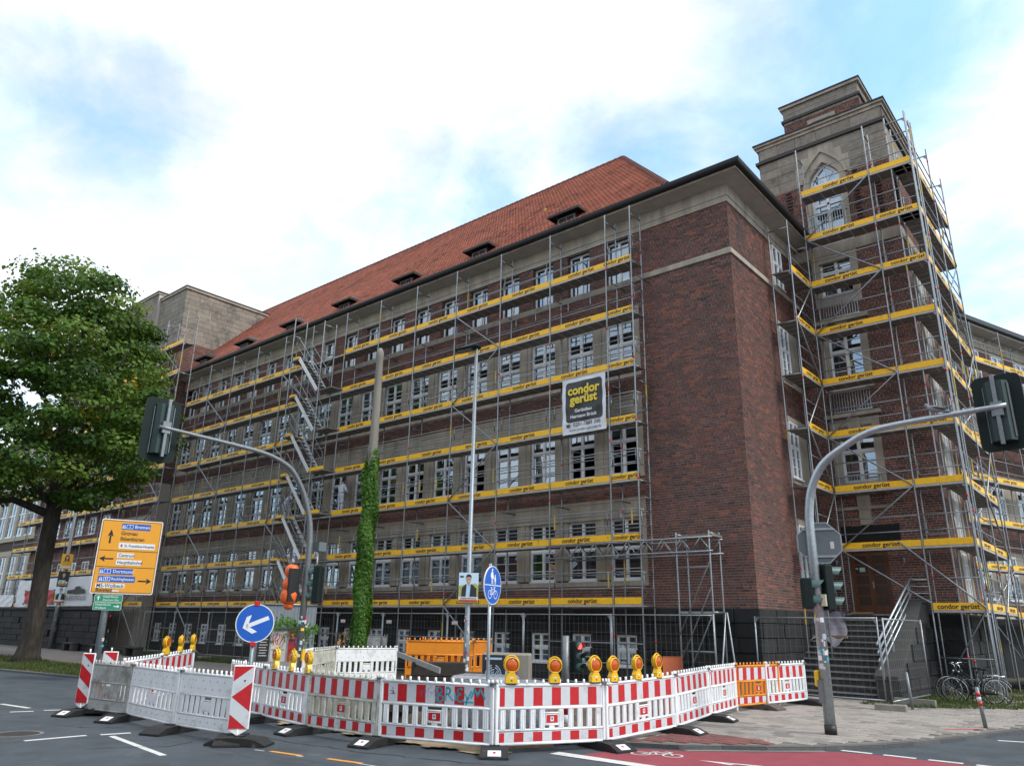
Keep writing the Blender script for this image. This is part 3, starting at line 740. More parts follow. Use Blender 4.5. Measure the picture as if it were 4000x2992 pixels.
# brickwork
bl = brick_list(-13.05, XR+.013, 2.44, 14.12) + brick_list(-13.39, XR+.013, 14.37, 16.14)
place_bricks(bl, (0, YF), (1, 0), (0, -1), school, 'corner_brickwork', singles=300)
bl = []
for z0, z1 in ((2.44, 3.16), (6.1, 6.8), (9.81, 10.40), (13.15, 14.12)): bl += brick_list(-48.2, -13.05, z0, z1)
for i in range(len(COLS)-1):
    xm = (COLS[i]+COLS[i+1])/2; bl += brick_list(xm-.365, xm+.365, 14.32, 16.14)
place_bricks(bl, (0, YF), (1, 0), (0, -1), school)
SW = [(26.4, 27.25)]
bl = brick_list(YF, 26.36, 2.44, 14.12) + brick_list(YF, 26.36, 14.35, 16.14)
for z0, z1 in ((2.44, 3.2), (5.5, 6.75), (9.2, 10.45), (12.9, 14.12)): bl += brick_list(26.36, 28.15, z0, z1)
bl += brick_list(28.15, YT, 2.44, 14.12) + brick_list(27.4, YT, 14.35, 16.14)
place_bricks(bl, (XR, 0), (0, 1), (1, 0), school, 'side_brickwork')
# brick reveals of the top-floor piers
bl = []
for i in range(len(COLS)-1):
    xm = (COLS[i]+COLS[i+1])/2; place = brick_list(YF, YF+.3, 14.32, 16.14); bl.append((xm, place))
allb = [(xm-0, b) for xm, b in bl]
for xm, b in allb[:10]:
    place_bricks(b, (xm+.365, 0), (0, 1), (1, 0), school, 'pier_brickwork')
# ledge, eaves band
def slab_around(name, proud, z0, z1, mt, step=None, front_x0=XL, parent=school):
    m = MB()
    m.box((front_x0, YF-proud, z0), (XR+proud, YF+.1, z1)); m.box((XR-.1, YF+.1, z0), (XR+proud, YT, z1))
    return m.build(name, MT[mt], parent)
led = MB(); led.box((-13.05, YF-.08, 14.12), (XR+.08, YF, 14.30)); led.box((XR, YF, 14.12), (XR+.08, YT, 14.30))
led.prism([(YF-.08, 14.30), (YF, 14.30), (YF, 14.37)], 'x', -13.05, XR+.0); led.build('ledge', MT['stone'], school)
led2 = MB(); led2.box((XL, YF-.05, 14.12), (-13.05, YF+.3, 14.29)); led2.build('ledge', MT['stone'], school)
slab_around('eaves_band', .05, 16.14, 16.36, 'stone'); slab_around('eaves_band', .075, 16.362, 16.80, 'stone')
sf = MB(); o_ = .70
for a, b, z in ((.075, .70, 16.80),):
    sf.poly([(XL, YF-a, z), (XR+a, YF-a, z), (XR+b, YF-b, z+.06), (XL, YF-b, z+.06)]); sf.poly([(XR+a, YF-a, z), (XR+a, YT, z), (XR+b, YT, z+.06), (XR+b, YF-b, z+.06)])
sf.build('soffit', MT['soffit'], school)
fa = MB(); fa.box((XL, YF-.74, 16.84), (XR+.74, YF-.70, 16.93)); fa.box((XR+.70, YF-.70, 16.84), (XR+.74, YT, 16.93)); fa.build('fascia', MT['stone'], school)
# box gutter: large dark half round along both eaves
gp = [(cos(t)*.12, sin(t)*.17) for t in np.linspace(pi, 2*pi, 9)]
gm = MB(); vs = []; fs = []
def gut(c, s): return [(XL, YF-.83+dx*1, 17.08+dz) for dx, dz in gp]
n = len(gp)
R0 = [(XL, YF-.83+dx, 17.08+dz) for dx, dz in gp]; R1 = [(XR+.83-dx, YF-.83+dx, 17.08+dz) for dx, dz in gp]; R2 = [(XR+.83-dx, YT+.2, 17.08+dz) for dx, dz in gp]
for a, b in ((R0, R1), (R1, R2)):
    gm.add(a+b, [(i, i+1, n+i+1, n+i) for i in range(n-1)], 0, True)
gm.box((XL, YF-.96, 17.05), (XR+.96, YF-.945, 17.10)); gm.build('gutter', MT['gutter'], school)
eb = MB(); eb.poly([(XL, YF-.82, 17.075), (XR+.82, YF-.82, 17.075), (XR+.82, YT+.2, 17.075), (-12.2, YT+.2, 17.6), (-12.2, YF+.2, 17.6), (XL, YF+.2, 17.6)]); eb.build('eaves_flashing', MT['lead'], school)
# stone window zones
def pilaster_mesh(h):
    m = MB(); m.box((-.10,0,0), (.10,.40,h)); m.box((-.295,.025,0), (-.11,.40,h)); m.box((.11,.025,0), (.295,.40,h)); m.box((-.11,.05,0), (.11,.39,h))
    return m.mesh('pilaster', MT['stone'])
for z0, z1, wz0, wz1, tr, up, lo in ZONES:
    pm = pilaster_mesh(wz1-wz0)
    MB().box((XL, YF-.03, wz1), (-13.05, YF+.40, z1)).box((XL, YF-.055, z1-.10), (-13.03, YF-.03, z1-.002)).build('lintel', MT['stone'], school)
    for i in range(len(COLS)):     # stepped recess of the lintel above each window
        MB().box((COLS[i]-.48, YF-.045, wz1+.16), (COLS[i]+.48, YF-.03, z1-.16)).build('lintel_panel', MT['stone'], school)
    MB().box((XL, YF-.06, z0), (-13.03, YF+.40, wz0-.052)).build('sill_band', MT['stone'], school)
    MB().box((-13.325, YF, wz0-.05), (-13.05, YF+.40, wz1)).build('jamb', MT['stone'], school)
    for i in range(len(COLS)):
        inst('pilaster', pm, school, Vector((COLS[i]-.9025, YF+.0, wz0))-school.location)
OPEN = {(0, 1), (1, 1), (4, 1), (6, 1), (11, 1)}
for i, x in enumerate(COLS):
    for k, (z0, z1, wz0, wz1, tr, up, lo) in enumerate(ZONES):
        op = (i, k) in OPEN
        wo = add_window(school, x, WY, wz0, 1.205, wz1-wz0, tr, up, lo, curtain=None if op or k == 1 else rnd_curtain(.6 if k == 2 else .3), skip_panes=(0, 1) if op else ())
        if op:      # casement swung inwards
            h = (wz1-wz0)*tr-.13; sm = MB()
            sm.box((0,0,0), (.42,.04,.05)); sm.box((0,0,h-.05), (.42,.04,h)); sm.box((0,0,.05), (.05,.04,h-.05)); sm.box((.37,0,.05), (.42,.04,h-.05))
            for q in (1, 2): sm.box((.05,.01,h*q/3-.012), (.37,.03,h*q/3+.012))
            inst('open_casement', sm.mesh('open_casement', MT['frame']), wo, (-.54,.09,.07), (0, 0, radians(62)))
    add_window(school, x, YF+.2, 14.30, 1.07, 1.84, .56, 1, 1, curtain=rnd_curtain(.55))
    add_window(school, x, YF-.005, .62, .80, .98, .5, 2, 2, name='basement_window')
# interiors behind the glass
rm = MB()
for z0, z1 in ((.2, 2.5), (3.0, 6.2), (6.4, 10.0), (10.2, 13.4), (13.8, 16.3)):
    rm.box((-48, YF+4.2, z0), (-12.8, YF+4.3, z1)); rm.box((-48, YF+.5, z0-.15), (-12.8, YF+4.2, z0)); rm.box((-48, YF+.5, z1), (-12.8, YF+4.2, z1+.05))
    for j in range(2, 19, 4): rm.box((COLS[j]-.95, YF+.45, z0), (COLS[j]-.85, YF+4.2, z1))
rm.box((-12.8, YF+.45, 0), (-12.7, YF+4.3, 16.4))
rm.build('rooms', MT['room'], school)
# side windows near the tower
for z0, z1 in ((3.2, 5.5), (6.75, 9.2), (10.45, 12.9)):
    add_window(school, XR+.06, 26.83, z0+.2, .84, z1-z0-.4, .55, 2, 3, rz=pi/2)
    MB().box((XR-.4, 26.36, z0), (XR+.04, 28.15, z0+.19)).box((XR-.4, 26.36, z1-.2), (XR+.04, 28.15, z1)).box((XR-.4, 27.26, z0+.19), (XR+.03, 28.15, z1-.2)).build('stone_surround', MT['stone'], school)
add_window(school, XR+.06, 26.9, 14.4, .9, 1.7, .56, 1, 1, rz=pi/2)
rm = MB().box((XR-2.2, 26.2, 0), (XR-2.1, 28.3, 16)); rm.build('rooms', MT['room'], school)
# plinth of rough stones
PY = YF-.06
sk = [(c-.40, c+.40, .58, 1.60) for c in COLS]
pbd = MB().box((XL, YF-.02, 0), (XR+.02, YF, .58)).box((XL, YF-.02, 1.60), (XR+.02, YF, 2.43)).box((XR, YF, 0), (XR+.02, YT, 2.43)).box((COLS[0]+.41, YF-.02, .58), (XR+.02, YF, 1.60))
for i in range(len(COLS)): pbd.box((COLS[i+1]+.41 if i+1 < len(COLS) else XL, YF-.02, .58), (COLS[i]-.41, YF, 1.60))
pbd.build('plinth_bed', MT['plinth_joint'], school)
ashlar('plinth_stone', (0, YF), (1, 0), (0, -1), -36.0, XR+.09, -.1, 2.44, 6, 1.0, 'plinth', school, .09, .016, sk, .05)
ashlar('plinth_stone', (XR, 0), (0, 1), (1, 0), YF+.0, 27.3, -.1, 2.44, 6, 1.05, 'plinth', school, .09, .016, (), .05)
# roof
EY, EZ, RY, RZ = YF-.80, 17.10, 30.0, 25.6
SL = hypot(RY-EY, RZ-EZ); su = np.array([0, (RY-EY)/SL, (RZ-EZ)/SL]); sn = np.array([0, -su[2], su[1]])
HX0, HX1 = -11.2, -18.0
rb = MB(); rb.poly([(XL, EY, EZ-.03), (HX0, EY, EZ-.03), (HX1, RY, RZ-.03), (XL, RY, RZ-.03)]); rb.poly([(HX0, EY, EZ-.03), (HX0, 38.5, EZ), (HX1, RY, RZ-.03)]); rb.poly([(XL, RY, RZ-.03), (HX1, RY, RZ-.03), (HX0, 38.5, EZ), (XL, 38.5, EZ)])
roof = rb.build('roof', MT['tile'], school)
def tile_shape():
    us = np.array([0, .05, .10, .155, .215]); hs = np.array([.012, .0, .012, .045, .03]); v = []
    for s, lift in ((0., .030), (.37, .004)):
        for a, h in zip(us, hs): v.append((a, s, h+lift))
    for a, h in zip(us, hs): v.append((a, 0., h+.008))
    f = [(i, i+1, 6+i, 5+i) for i in range(4)] + [(10+i, 11+i, i+1, i) for i in range(4)]
    return np.array(v), np.array(f)
tv, tf = tile_shape(); TW, TL = .20, .335
rows = int(SL/TL); cx_, cs_ = [], []
for r_ in range(rows):
    s = r_*TL+.02; x1 = HX0+(HX1-HX0)*(s/SL)-.12; c0 = int((x1-(-61))/TW)
    for c in range(c0): cx_.append(x1-TW*(c+1) if False else math.floor(x1/TW)*TW-TW*(c+1)); cs_.append(s)
cx_, cs_ = np.array(cx_), np.array(cs_); nT = len(cx_)
tt = np.clip(RNG.beta(2.2, 2.0, nT)+.18*np.sin(cx_*.5+cs_*.8)*np.sin(cs_*1.3-cx_*.21), 0, 1)
def tile_world(x, s, jit):
    P = tv[None].repeat(len(x), 0); 
    W = np.zeros_like(P); W[..., 0] = x[:, None]+P[..., 0]
    ss = s[:, None]+P[..., 1]+jit[:, None]; hh = P[..., 2]
    W[..., 1] = EY+su[1]*ss+sn[1]*hh; W[..., 2] = EZ+su[2]*ss+sn[2]*hh
    return W
od = np.argsort(np.hypot(cx_+0, EY+cs_*su[1])+cs_*.9); near = od[:300]; rest = od[300:]
tms = [np_mesh('roof_tile', np.array(tv), tf, MT['tile'], np.full(len(tf), (k+.5)/10), smooth=True) for k in range(10)]
ra = atan2(su[2], su[1])
for i in near:
    inst('roof_tile', tms[min(9, int(tt[i]*10))], roof, (cx_[i], EY+su[1]*cs_[i], EZ+su[2]*cs_[i]), (ra, 0, random.gauss(0, .006)))
W = tile_world(cx_[rest], cs_[rest], RNG.normal(0, .006, len(rest))); mR = len(rest)
tag(inst('roof_tiles', np_mesh('roof_tiles', W.reshape(-1, 3), (tf[None]+(np.arange(mR)*15)[:, None, None]).reshape(-1, 4), MT['tile'], np.repeat(tt[rest], len(tf)), smooth=True), roof), kind='stuff')
for o in (): pass
rt_ = MB()
for k in range(int((HX1+61)/.38)): 
    x = -61+.38*k; rt_.tube((x, RY, RZ+.02), (x+.40, RY, RZ+.035), .11, .125, 8)
rt_.build('ridge_tiles', MT['tile'], roof, loc=(0, 0, 0))
ht = MB(); a = V(HX0, EY, EZ); b = V(HX1, RY, RZ); nh = int((b-a).length/.38)
for k in range(nh): ht.tube(a.lerp(b, k/nh)+V(0,0,.03), a.lerp(b, (k+1.05)/nh)+V(0,0,.02), .125, .11, 8)
ht.build('hip_tiles', MT['tile'], roof, loc=(0, 0, 0))
# dormers
for k in range(7):
    x = -15.9-4.78*k; d = MB(); yf = 21.95; DZ = -.14
    d.box((x-.46, yf, 17.02), (x+.46, 23.4, 17.77), 0)
    e = [(x-.76, yf-.26, 17.75), (x+.76, yf-.26, 17.75), (x+.76, 23.0, 17.85), (x-.76, 23.0, 17.85)]; p0, p1 = (x-.2, yf+.3, 18.14), (x+.2, yf+.3, 18.14); p2, p3 = (x+.2, 23.2, 18.23), (x-.2, 23.2, 18.23)
    d.add(e+[p0, p1, p2, p3], [(0,1,5,4), (1,2,6,5), (3,0,4,7), (4,5,6,7), (3,2,1,0)], 0)
    d.box((x-.78, yf-.29, 17.67), (x+.78, yf-.23, 17.77), 0); d.box((x-.78, yf-.23, 17.67), (x-.74, 23.0, 17.79)); d.box((x+.74, yf-.23, 17.67), (x+.78, 23.0, 17.79))
    o = d.build('dormer', MT['dormer'], school)
    f = MB()
    for s in (-1, 1): f.box((x+s*.40-.03, yf-.04, 17.27), (x+s*.40+.03, yf-.001, 17.63))
    f.box((x-.37, yf-.04, 17.57), (x+.37, yf-.001, 17.63)); f.box((x-.37, yf-.04, 17.27), (x+.37, yf-.001, 17.32)); f.box((x-.02, yf-.035, 17.32), (x+.02, yf-.001, 17.57))
    f.build('dormer_window', MT['dormer_frame'] if 'dormer_frame' in MT else mat('dormer_frame', (.16,.155,.15), .6), o, loc=(0, 0, 0))
    MB().poly([(x-.37, yf-.012, 17.32), (x+.37, yf-.012, 17.32), (x+.37, yf-.012, 17.57), (x-.37, yf-.012, 17.57)]).build('dormer_pane', MT['signal_in'], o, loc=(0, 0, 0))
MB().box((-19.62, 25.2, 20.55), (-19.5, 25.35, 20.9)).box((-19.66, 25.1, 20.5), (-19.46, 25.2, 20.6)).build('roof_hook', MT['gold'], roof, loc=(0, 0, 0))

# ------------------------------------------------------------------ stone-topped end block on the left
blk = root('stone_end_block', 'flat topped end block of grey stone over brick behind the maple', 'building', (-54, 22, 0))
BX, BY, BT, BS = -47.5, 21.5, 23.3, 19.55
MB().box((-66, BY, 0), (BX, 29.5, BT)).box((-66, BY-.22, 0), (-51.2, BY, BT+.62)).box((-66, BY, BT), (-51.2, 27.5, BT+.62)).build('wall', MT['mortar'], blk)
place_bricks(brick_list(BY, 26.5, 10, BS), (BX, 0), (0, 1), (1, 0), blk)
place_bricks(brick_list(-51.2, BX, 8, BS), (0, BY), (1, 0), (0, -1), blk)
place_bricks(brick_list(-66, -51.2, 2.4, BS-.4), (0, BY-.22), (1, 0), (0, -1), blk)
MB().box((BX, BY-.004, BS), (BX+.004, 28.6, BT)).box((-51.2, BY-.004, BS), (BX+.004, BY, BT)).build('joint_bed', MT['joint'], blk)
ashlar('stone_block', (BX, 0), (0, 1), (1, 0), BY, 28.6, BS, BT, 11, .85, 'stone_block', blk, .012, .010)
ashlar('stone_block', (0, BY), (1, 0), (0, -1), -51.2, BX+.012, BS, BT, 11, .85, 'stone_block', blk, .012, .010)
ashlar('stone_block', (0, BY-.22), (1, 0), (0, -1), -60, -51.2, BS-.4, BT+.6, 13, 1.0, 'stone_block', blk, .012, .010)
MB().box((-51.3, BY-.10, BT), (BX+.10, 29.6, BT+.16)).build('coping', MT['stone'], blk)
MB().box((-51.3, BY-.14, BT+.162), (BX+.14, 29.6, BT+.22)).box((-66, BY-.36, BT+.70), (-51.1, 27.6, BT+.76)).build('coping_cap', MT['gutter'], blk)
MB().box((-66, BY-.32, BT+.55), (-51.15, 27.6, BT+.698)).build('coping', MT['stone'], blk)
MB().box((BX+.01, 27.0, 20.75), (BX+.03, 27.3, 20.98)).build('vent', MT['black'], blk)
for i in range(6):
    for z in (3.4, 7.2, 10.8, 14.4): add_window(blk, -53.2-2.1*i, BY-.28, z, 1.1, 2.0 if z < 14 else 1.5, .56, 2, 2, curtain=None)
# low pale wing further left
lw = root('pale_window_wing', 'brick wing with pale stone mullions and sills beyond the tree trunk', 'building', (-85, 23, 0))
MB().box((-130, 22.5, 0), (-66.2, 30, 17)).build('wall', MT['brick'], lw)
for z0, z1 in ((3.3, 6.6), (8.2, 11.4), (12.6, 15.4)):
    MB().box((-110, 22.36, z0-.35), (-67, 22.5, z0)).box((-110, 22.36, z1), (-67, 22.5, z1+.45)).build('stone_band', MT['stone_pale'] if 'stone_pale' in MT else mat('stone_pale', (.42,.38,.30), .85, var=.15), lw)
    for i in range(12):
        x = -68.6-2.3*i
        MB().box((x+.62, 22.38, z0), (x+1.25, 22.5, z1)).build('stone_pier', MT['stone_pale'], lw)
        add_window(lw, x-.25, 22.43, z0+.05, 1.7, z1-z0-.1, .58, 2, 3)

# ------------------------------------------------------------------ entrance tower
mat('dark_brick', (.055,.034,.033), .85, var=.3)
tower = root('entrance_tower', 'square brick entrance tower with stone crown and pointed arch window', 'building', (-7.8, 29, 0))
TX0, TX1, TY1 = -10.4, -5.3, 33.2
WX0, WX1 = -8.45, -7.15          # window bay
tw = MB()
# body with the window bay cut out
OPN = [(2.42, 4.62), (7.02, 9.08), (10.9, 12.95), (14.45, 16.05), (17.2, 19.5)]
tw.box((TX0, YT, 0), (WX0-.22, YT+.4, 22.0)); tw.box((WX1+.22, YT, 0), (TX1, YT+.4, 22.0)); tw.box((TX1-.4, YT+.4, 0), (TX1, TY1, 22.0)); tw.box((TX0, YT+.4, 17), (TX0+.4, TY1, 22.0)); tw.box((TX0, TY1-.4, 10), (TX1, TY1, 22))
zz_ = 0
for a, b in OPN + [(20.4, 22.0)]:
    if a > zz_+.01 and b < 20.5: tw.box((WX0-.22, YT, zz_), (WX1+.22, YT+.4, a))
    zz_ = b
tw.box((TX0, YT+.4, 21.9), (TX1, TY1, 22.05))
tw.build('wall', MT['mortar'], tower)
bl = brick_list(TX0, WX0-.22, 2.44, BS+.06) + brick_list(WX1+.22, TX1, 2.44, 16.15) + brick_list(WX1+.22, TX1, 16.6, BS+.06)
for a, b in ((4.62, 6.0), (6.1, 6.7), (9.4, 10.5), (13.2, 14.0)): bl += brick_list(WX0-.22, WX1+.22, a, b)
place_bricks(bl, (0, YT), (1, 0), (0, -1), tower, singles=120)
bl = brick_list(YT, TY1, 2.44, 16.15) + brick_list(YT, TY1, 16.6, BS+.06)
bl = [b for b in bl if not (30.0 < b[0] < 31.5 and (2.4 < b[1] < 15.9))]
place_bricks(bl, (TX1, 0), (0, 1), (1, 0), tower, 'side_brickwork')
# tall stone-framed strips on the street side
MB().box((TX1-.02, 30.0, 2.44), (TX1+.09, 30.3, 16.1)).box((TX1-.02, 31.2, 2.44), (TX1+.09, 31.5, 16.1)).build('stone_jamb', MT['stone'], tower)
for z in (2.6, 4.9, 7.2, 9.5, 11.8, 14.0): add_window(tower, TX1+.06, 30.75, z, .88, 1.9, .55, 2, 2, rz=pi/2)
for z in (4.52, 6.82, 9.12, 11.42, 13.7): MB().box((TX1-.1, 30.3, z), (TX1+.04, 31.2, z+.36)).build('spandrel', MT['sheet_grey'], tower)
MB().box((TX1-.9, 30.0, 2), (TX1-.8, 31.6, 16)).build('rooms', MT['room'], tower)
MB().box((TX0+.1, YT-.03, 16.15), (TX1+.05, YT, 16.6)).box((TX1, YT, 16.15), (TX1+.05, TY1, 16.6)).build('stone_band', MT['stone'], tower)
# stone crown, block by block, with the arch bay left open
MB().box((TX0, YT-.004, BS+.06), (WX0-.25, YT, 22)).box((WX1+.25, YT-.004, BS+.06), (TX1, YT, 22)).box((TX1, YT, BS+.06), (TX1+.004, TY1, 22)).box((WX0-.25, YT-.004, 21.0), (WX1+.25, YT, 22)).build('joint_bed', MT['joint'], tower)
sk = [(-8.85, -6.75, 19.0, 20.15), (-8.6, -7.0, 20.1, 20.55), (-8.28, -7.3, 20.5, 20.95)]
ashlar('stone_block', (0, YT), (1, 0), (0, -1), TX0, TX1+.015, BS+.06, 21.28, 4, .95, 'stone_block', tower, .016, .012, sk)
ashlar('stone_block', (0, YT), (1, 0), (0, -1), TX0+.05, TX1-.02, 21.5, 22.0, 1, .8, 'stone_block', tower, .016, .012)
ashlar('stone_block', (TX1, 0), (0, 1), (1, 0), YT, TY1, BS+.06, 21.28, 4, .95, 'stone_block', tower, .016, .012)
ashlar('stone_block', (TX1, 0), (0, 1), (1, 0), YT, TY1, 21.5, 22.0, 1, .8, 'stone_block', tower, .0, .012)
ashlar('green_block', (TX0, 0), (0, 1), (-1, 0), YT, TY1, BS+.06, 21.28, 4, .95, 'green_stone', tower, .016, .012)
MB().box((TX0-.12, YT-.12, 21.29), (TX1+.12, TY1+.1, 21.42)).build('string_course', MT['lead'], tower)
MB().box((TX0-.06, YT-.06, 22.0), (TX1+.06, TY1+.1, 22.14)).box((TX0-.14, YT-.14, 22.142), (TX1+.14, TY1+.1, 22.24)).build('cornice', MT['stone'], tower)
MB().box((TX0-.18, YT-.18, 22.242), (TX1+.18, TY1+.12, 22.30)).build('cornice_cap', MT['gutter'], tower)
# upper tier
UX0, UX1, UY = -9.68, -6.40, 30.5
MB().box((UX0, UY, 22.2), (UX1, 32.6, 24.86)).build('upper_tier', MT['mortar'], tower)
place_bricks(brick_list(UX0, -8.62, 22.3, 23.95)+brick_list(-7.42, UX1, 22.3, 23.95)+brick_list(-8.62, -7.42, 23.78, 23.95), (0, UY), (1, 0), (0, -1), tower)
place_bricks(brick_list(UY, 32.6, 22.3, 23.95), (UX1, 0), (0, 1), (1, 0), tower, 'side_brickwork')
ashlar('stone_block', (0, UY), (1, 0), (0, -1), UX0, UX1+.015, 24.24, 24.78, 2, .8, 'stone_block', tower, .016, .012)
ashlar('stone_block', (UX1, 0), (0, 1), (1, 0), UY, 32.6, 24.24, 24.78, 2, .8, 'stone_block', tower, .016, .012)
ashlar('stone_block', (0, UY), (1, 0), (0, -1), UX0, UX1+.02, 23.95, 24.10, 1, .9, 'stone_block', tower, .03, .012)
MB().box((UX0-.08, UY-.10, 24.10), (UX1+.10, 32.7, 24.23)).build('string_course', MT['lead'], tower)
MB().box((UX0-.10, UY-.12, 24.80), (UX1+.12, 32.7, 24.93)).build('cornice', MT['stone'], tower)
MB().box((UX0-.14, UY-.16, 24.932), (UX1+.16, 32.7, 24.99)).build('cornice_cap', MT['gutter'], tower)
MB().box((-8.62, UY-.06, 23.2), (-7.42, UY+.1, 23.76)).build('stone_surround', MT['stone'], tower)
MB().box((-8.42, UY-.07, 23.2), (-7.62, UY-.055, 23.58)).build('louvre', MT['black'], tower)
# pointed arch window
def arch(hw, zs, za, n=9):
    """half width, spring, apex -> outline from left spring over the apex to right spring"""
    h = za-zs; c = (-hw*.97, zs+.42*h); left = []
    for k in range(n+1):
        t = k/n; left.append(((1-t)**2*-hw+2*t*(1-t)*c[0], (1-t)**2*zs+2*t*(1-t)*c[1]+t*t*za))
    return left + [(-x, z) for x, z in left[-2::-1]]
ax = -7.79
def archband(o_, i_, y0, y1, zb, mt, name, parent):
    m = MB(); A = [(o_[0][0], zb)]+o_+[(o_[-1][0], zb)]; B = [(i_[0][0], zb)]+i_+[(i_[-1][0], zb)]; n = len(A)
    vs = [(ax+x, y0, z) for x, z in A]+[(ax+x, y0, z) for x, z in B]+[(ax+x, y1, z) for x, z in A]+[(ax+x, y1, z) for x, z in B]; fs = []
    for k in range(n-1): fs += [(k, n+k, n+k+1, k+1), (2*n+k+1, 3*n+k+1, 3*n+k, 2*n+k), (n+k, 3*n+k, 3*n+k+1, n+k+1), (k+1, 2*n+k+1, 2*n+k, k)]
    return m.add(vs, fs).build(name, MT[mt], parent)
sp_ = MB(); A_ = arch(.84, 19.6, 20.88)
for (x0, z0), (x1, z1) in zip(A_[:-1], A_[1:]): sp_.add([(ax+x0, YT-.012, z0), (ax+x1, YT-.012, z1), (ax+x1, YT-.012, 21.28), (ax+x0, YT-.012, 21.28)], [(0,1,2,3)])
for s in (-1, 1): sp_.box((ax+s*.84, YT-.012, 19.0), (ax+s*1.12, YT+.2, 21.28))
sp_.build('spandrel', MT['stone'], tower)
archband(arch(.95, 19.65, 21.05), arch(.84, 19.65, 20.88), YT-.10, YT+.1, 19.6, 'stone', 'hood_mould', tower)
archband(arch(.84, 19.6, 20.88), arch(.62, 19.6, 20.42), YT-.02, YT+.42, 16.7, 'stone', 'arch_surround', tower)
f = archband(arch(.62, 19.55, 20.42), arch(.54, 19.55, 20.28), YT+.20, YT+.28, 17.1, 'frame', 'arch_window', tower)
fr = MB()
for z in (19.50, 18.55, 17.16): fr.box((ax-.54, YT+.19, z-.05), (ax+.54, YT+.27, z+.05))
fr.box((ax-.05, YT+.19, 17.2), (ax+.05, YT+.27, 19.45)); fr.box((ax-.02, YT+.21, 19.55), (ax+.02, YT+.26, 20.3))
for s in (-1, 1): fr.bar((ax, YT+.24, 19.55), (ax+s*.33, YT+.24, 20.0), .04, .03, up=(0, 1, 0)); fr.box((ax+s*.54-.02 if s > 0 else ax-.54, YT+.2, 17.2), (ax+s*.52 if s > 0 else ax-.50, YT+.26, 19.5))
for z in (17.85, 18.2, 19.0): fr.box((ax-.5, YT+.22, z-.012), (ax+.5, YT+.25, z+.012))
fr.build('glazing_bars', MT['frame'], f, loc=(0, 0, 0))
pa = arch(.54, 19.55, 20.28); MB().poly([(ax+x, YT+.25, z) for x, z in [(-.54, 17.2)]+pa+[(.54, 17.2)]]).build('pane', MT['glass'], f, loc=(0, 0, 0))
MB().box((-10, YT+2.6, 2.4), (-5.8, YT+2.7, 21)).build('rooms', MT['room'], tower)
def balcony(z0, z1, w=1.42, yo=.14, bars=15):
    b = MB(); x0, x1 = ax-w/2, ax+w/2; y = YT-yo
    b.box((x0, y-.02, z1-.04), (x1, y+.02, z1)); b.box((x0, y-.015, z0), (x1, y+.015, z0+.03))
    for k in range(bars): x = x0+.02+(w-.04)*k/(bars-1); b.box((x-.010, y-.010, z0+.03), (x+.010, y+.010, z1-.04))
    for x in (x0, x1): b.box((x-.02, y, z1-.05), (x+.02, YT+.1, z1-.012)); b.box((x-.02, y, z0), (x+.02, YT+.1, z0+.03))
    b.build('balcony_rail', MT['galv'], tower)
balcony(17.15, 17.98)
add_window(tower, ax, YT+.15, 14.45, 1.22, 1.6, .62, 2, 2); balcony(13.42, 14.3)
add_window(tower, ax, YT+.15, 10.9, 1.22, 2.05, .58, 2, 3); balcony(9.62, 10.42)
add_window(tower, ax, YT+.15, 7.02, 1.22, 2.06, .55, 2, 3); balcony(6.75, 7.25)
sur = MB()
for a, b in ((14.4, 16.1), (10.5, 13.2), (6.7, 9.35)):
    sur.box((WX0-.22, YT-.03, a), (WX0+.05, YT+.35, b)); sur.box((WX1-.05, YT-.03, a), (WX1+.22, YT+.35, b)); sur.box((WX0+.05, YT-.03, b-.25), (WX1-.05, YT+.35, b))
sur.build('stone_surround', MT['stone'], tower)
sl = MB()
for z in (13.22, 9.42, 6.52): sl.box((WX0-.35, YT-.22, z), (WX1+.35, YT+.0, z+.14)); sl.box((ax-.22, YT-.10, z-.55), (ax+.22, YT, z-.002))
sl.box((WX0-.3, YT-.12, 6.0), (WX1+.3, YT, 6.1)); sl.box((ax-.2, YT-.09, 5.45), (ax+.2, YT, 5.998)); sl.build('balcony_sill', MT['stone'], tower)
MB().box((WX0-.25, YT-.05, 4.66), (WX1+.4, YT, 5.42)).build('dark_lintel', MT['plinth'], tower)
# perforated brick columns beside the arch
for xs, za, zb in ((-9.27, 18.2, 19.55), (-6.61, 17.2, 19.55), (-5.81, 17.1, 18.8)):
    k = 0; z = za; bbm = MB().box((-.10,-.07,0), (.10,-.014,.055)).mesh('bonded_brick', MT['dark_brick'])
    while z < zb: inst('bonded_brick', bbm, tower, V(xs+(.03 if k % 2 else 0), YT, z)-tower.location); z += .153; k += 1
for ys, za, zb in ((29.25, 16.8, 19.4), (29.6, 16.8, 19.4), (32.2, 16.8, 19.4)):
    z = za; bbm = MB().box((.014,-.10,0), (.08,.10,.055)).mesh('bonded_brick', MT['dark_brick'])
    while z < zb: inst('bonded_brick', bbm, tower, V(TX1, ys, z)-tower.location); z += .153
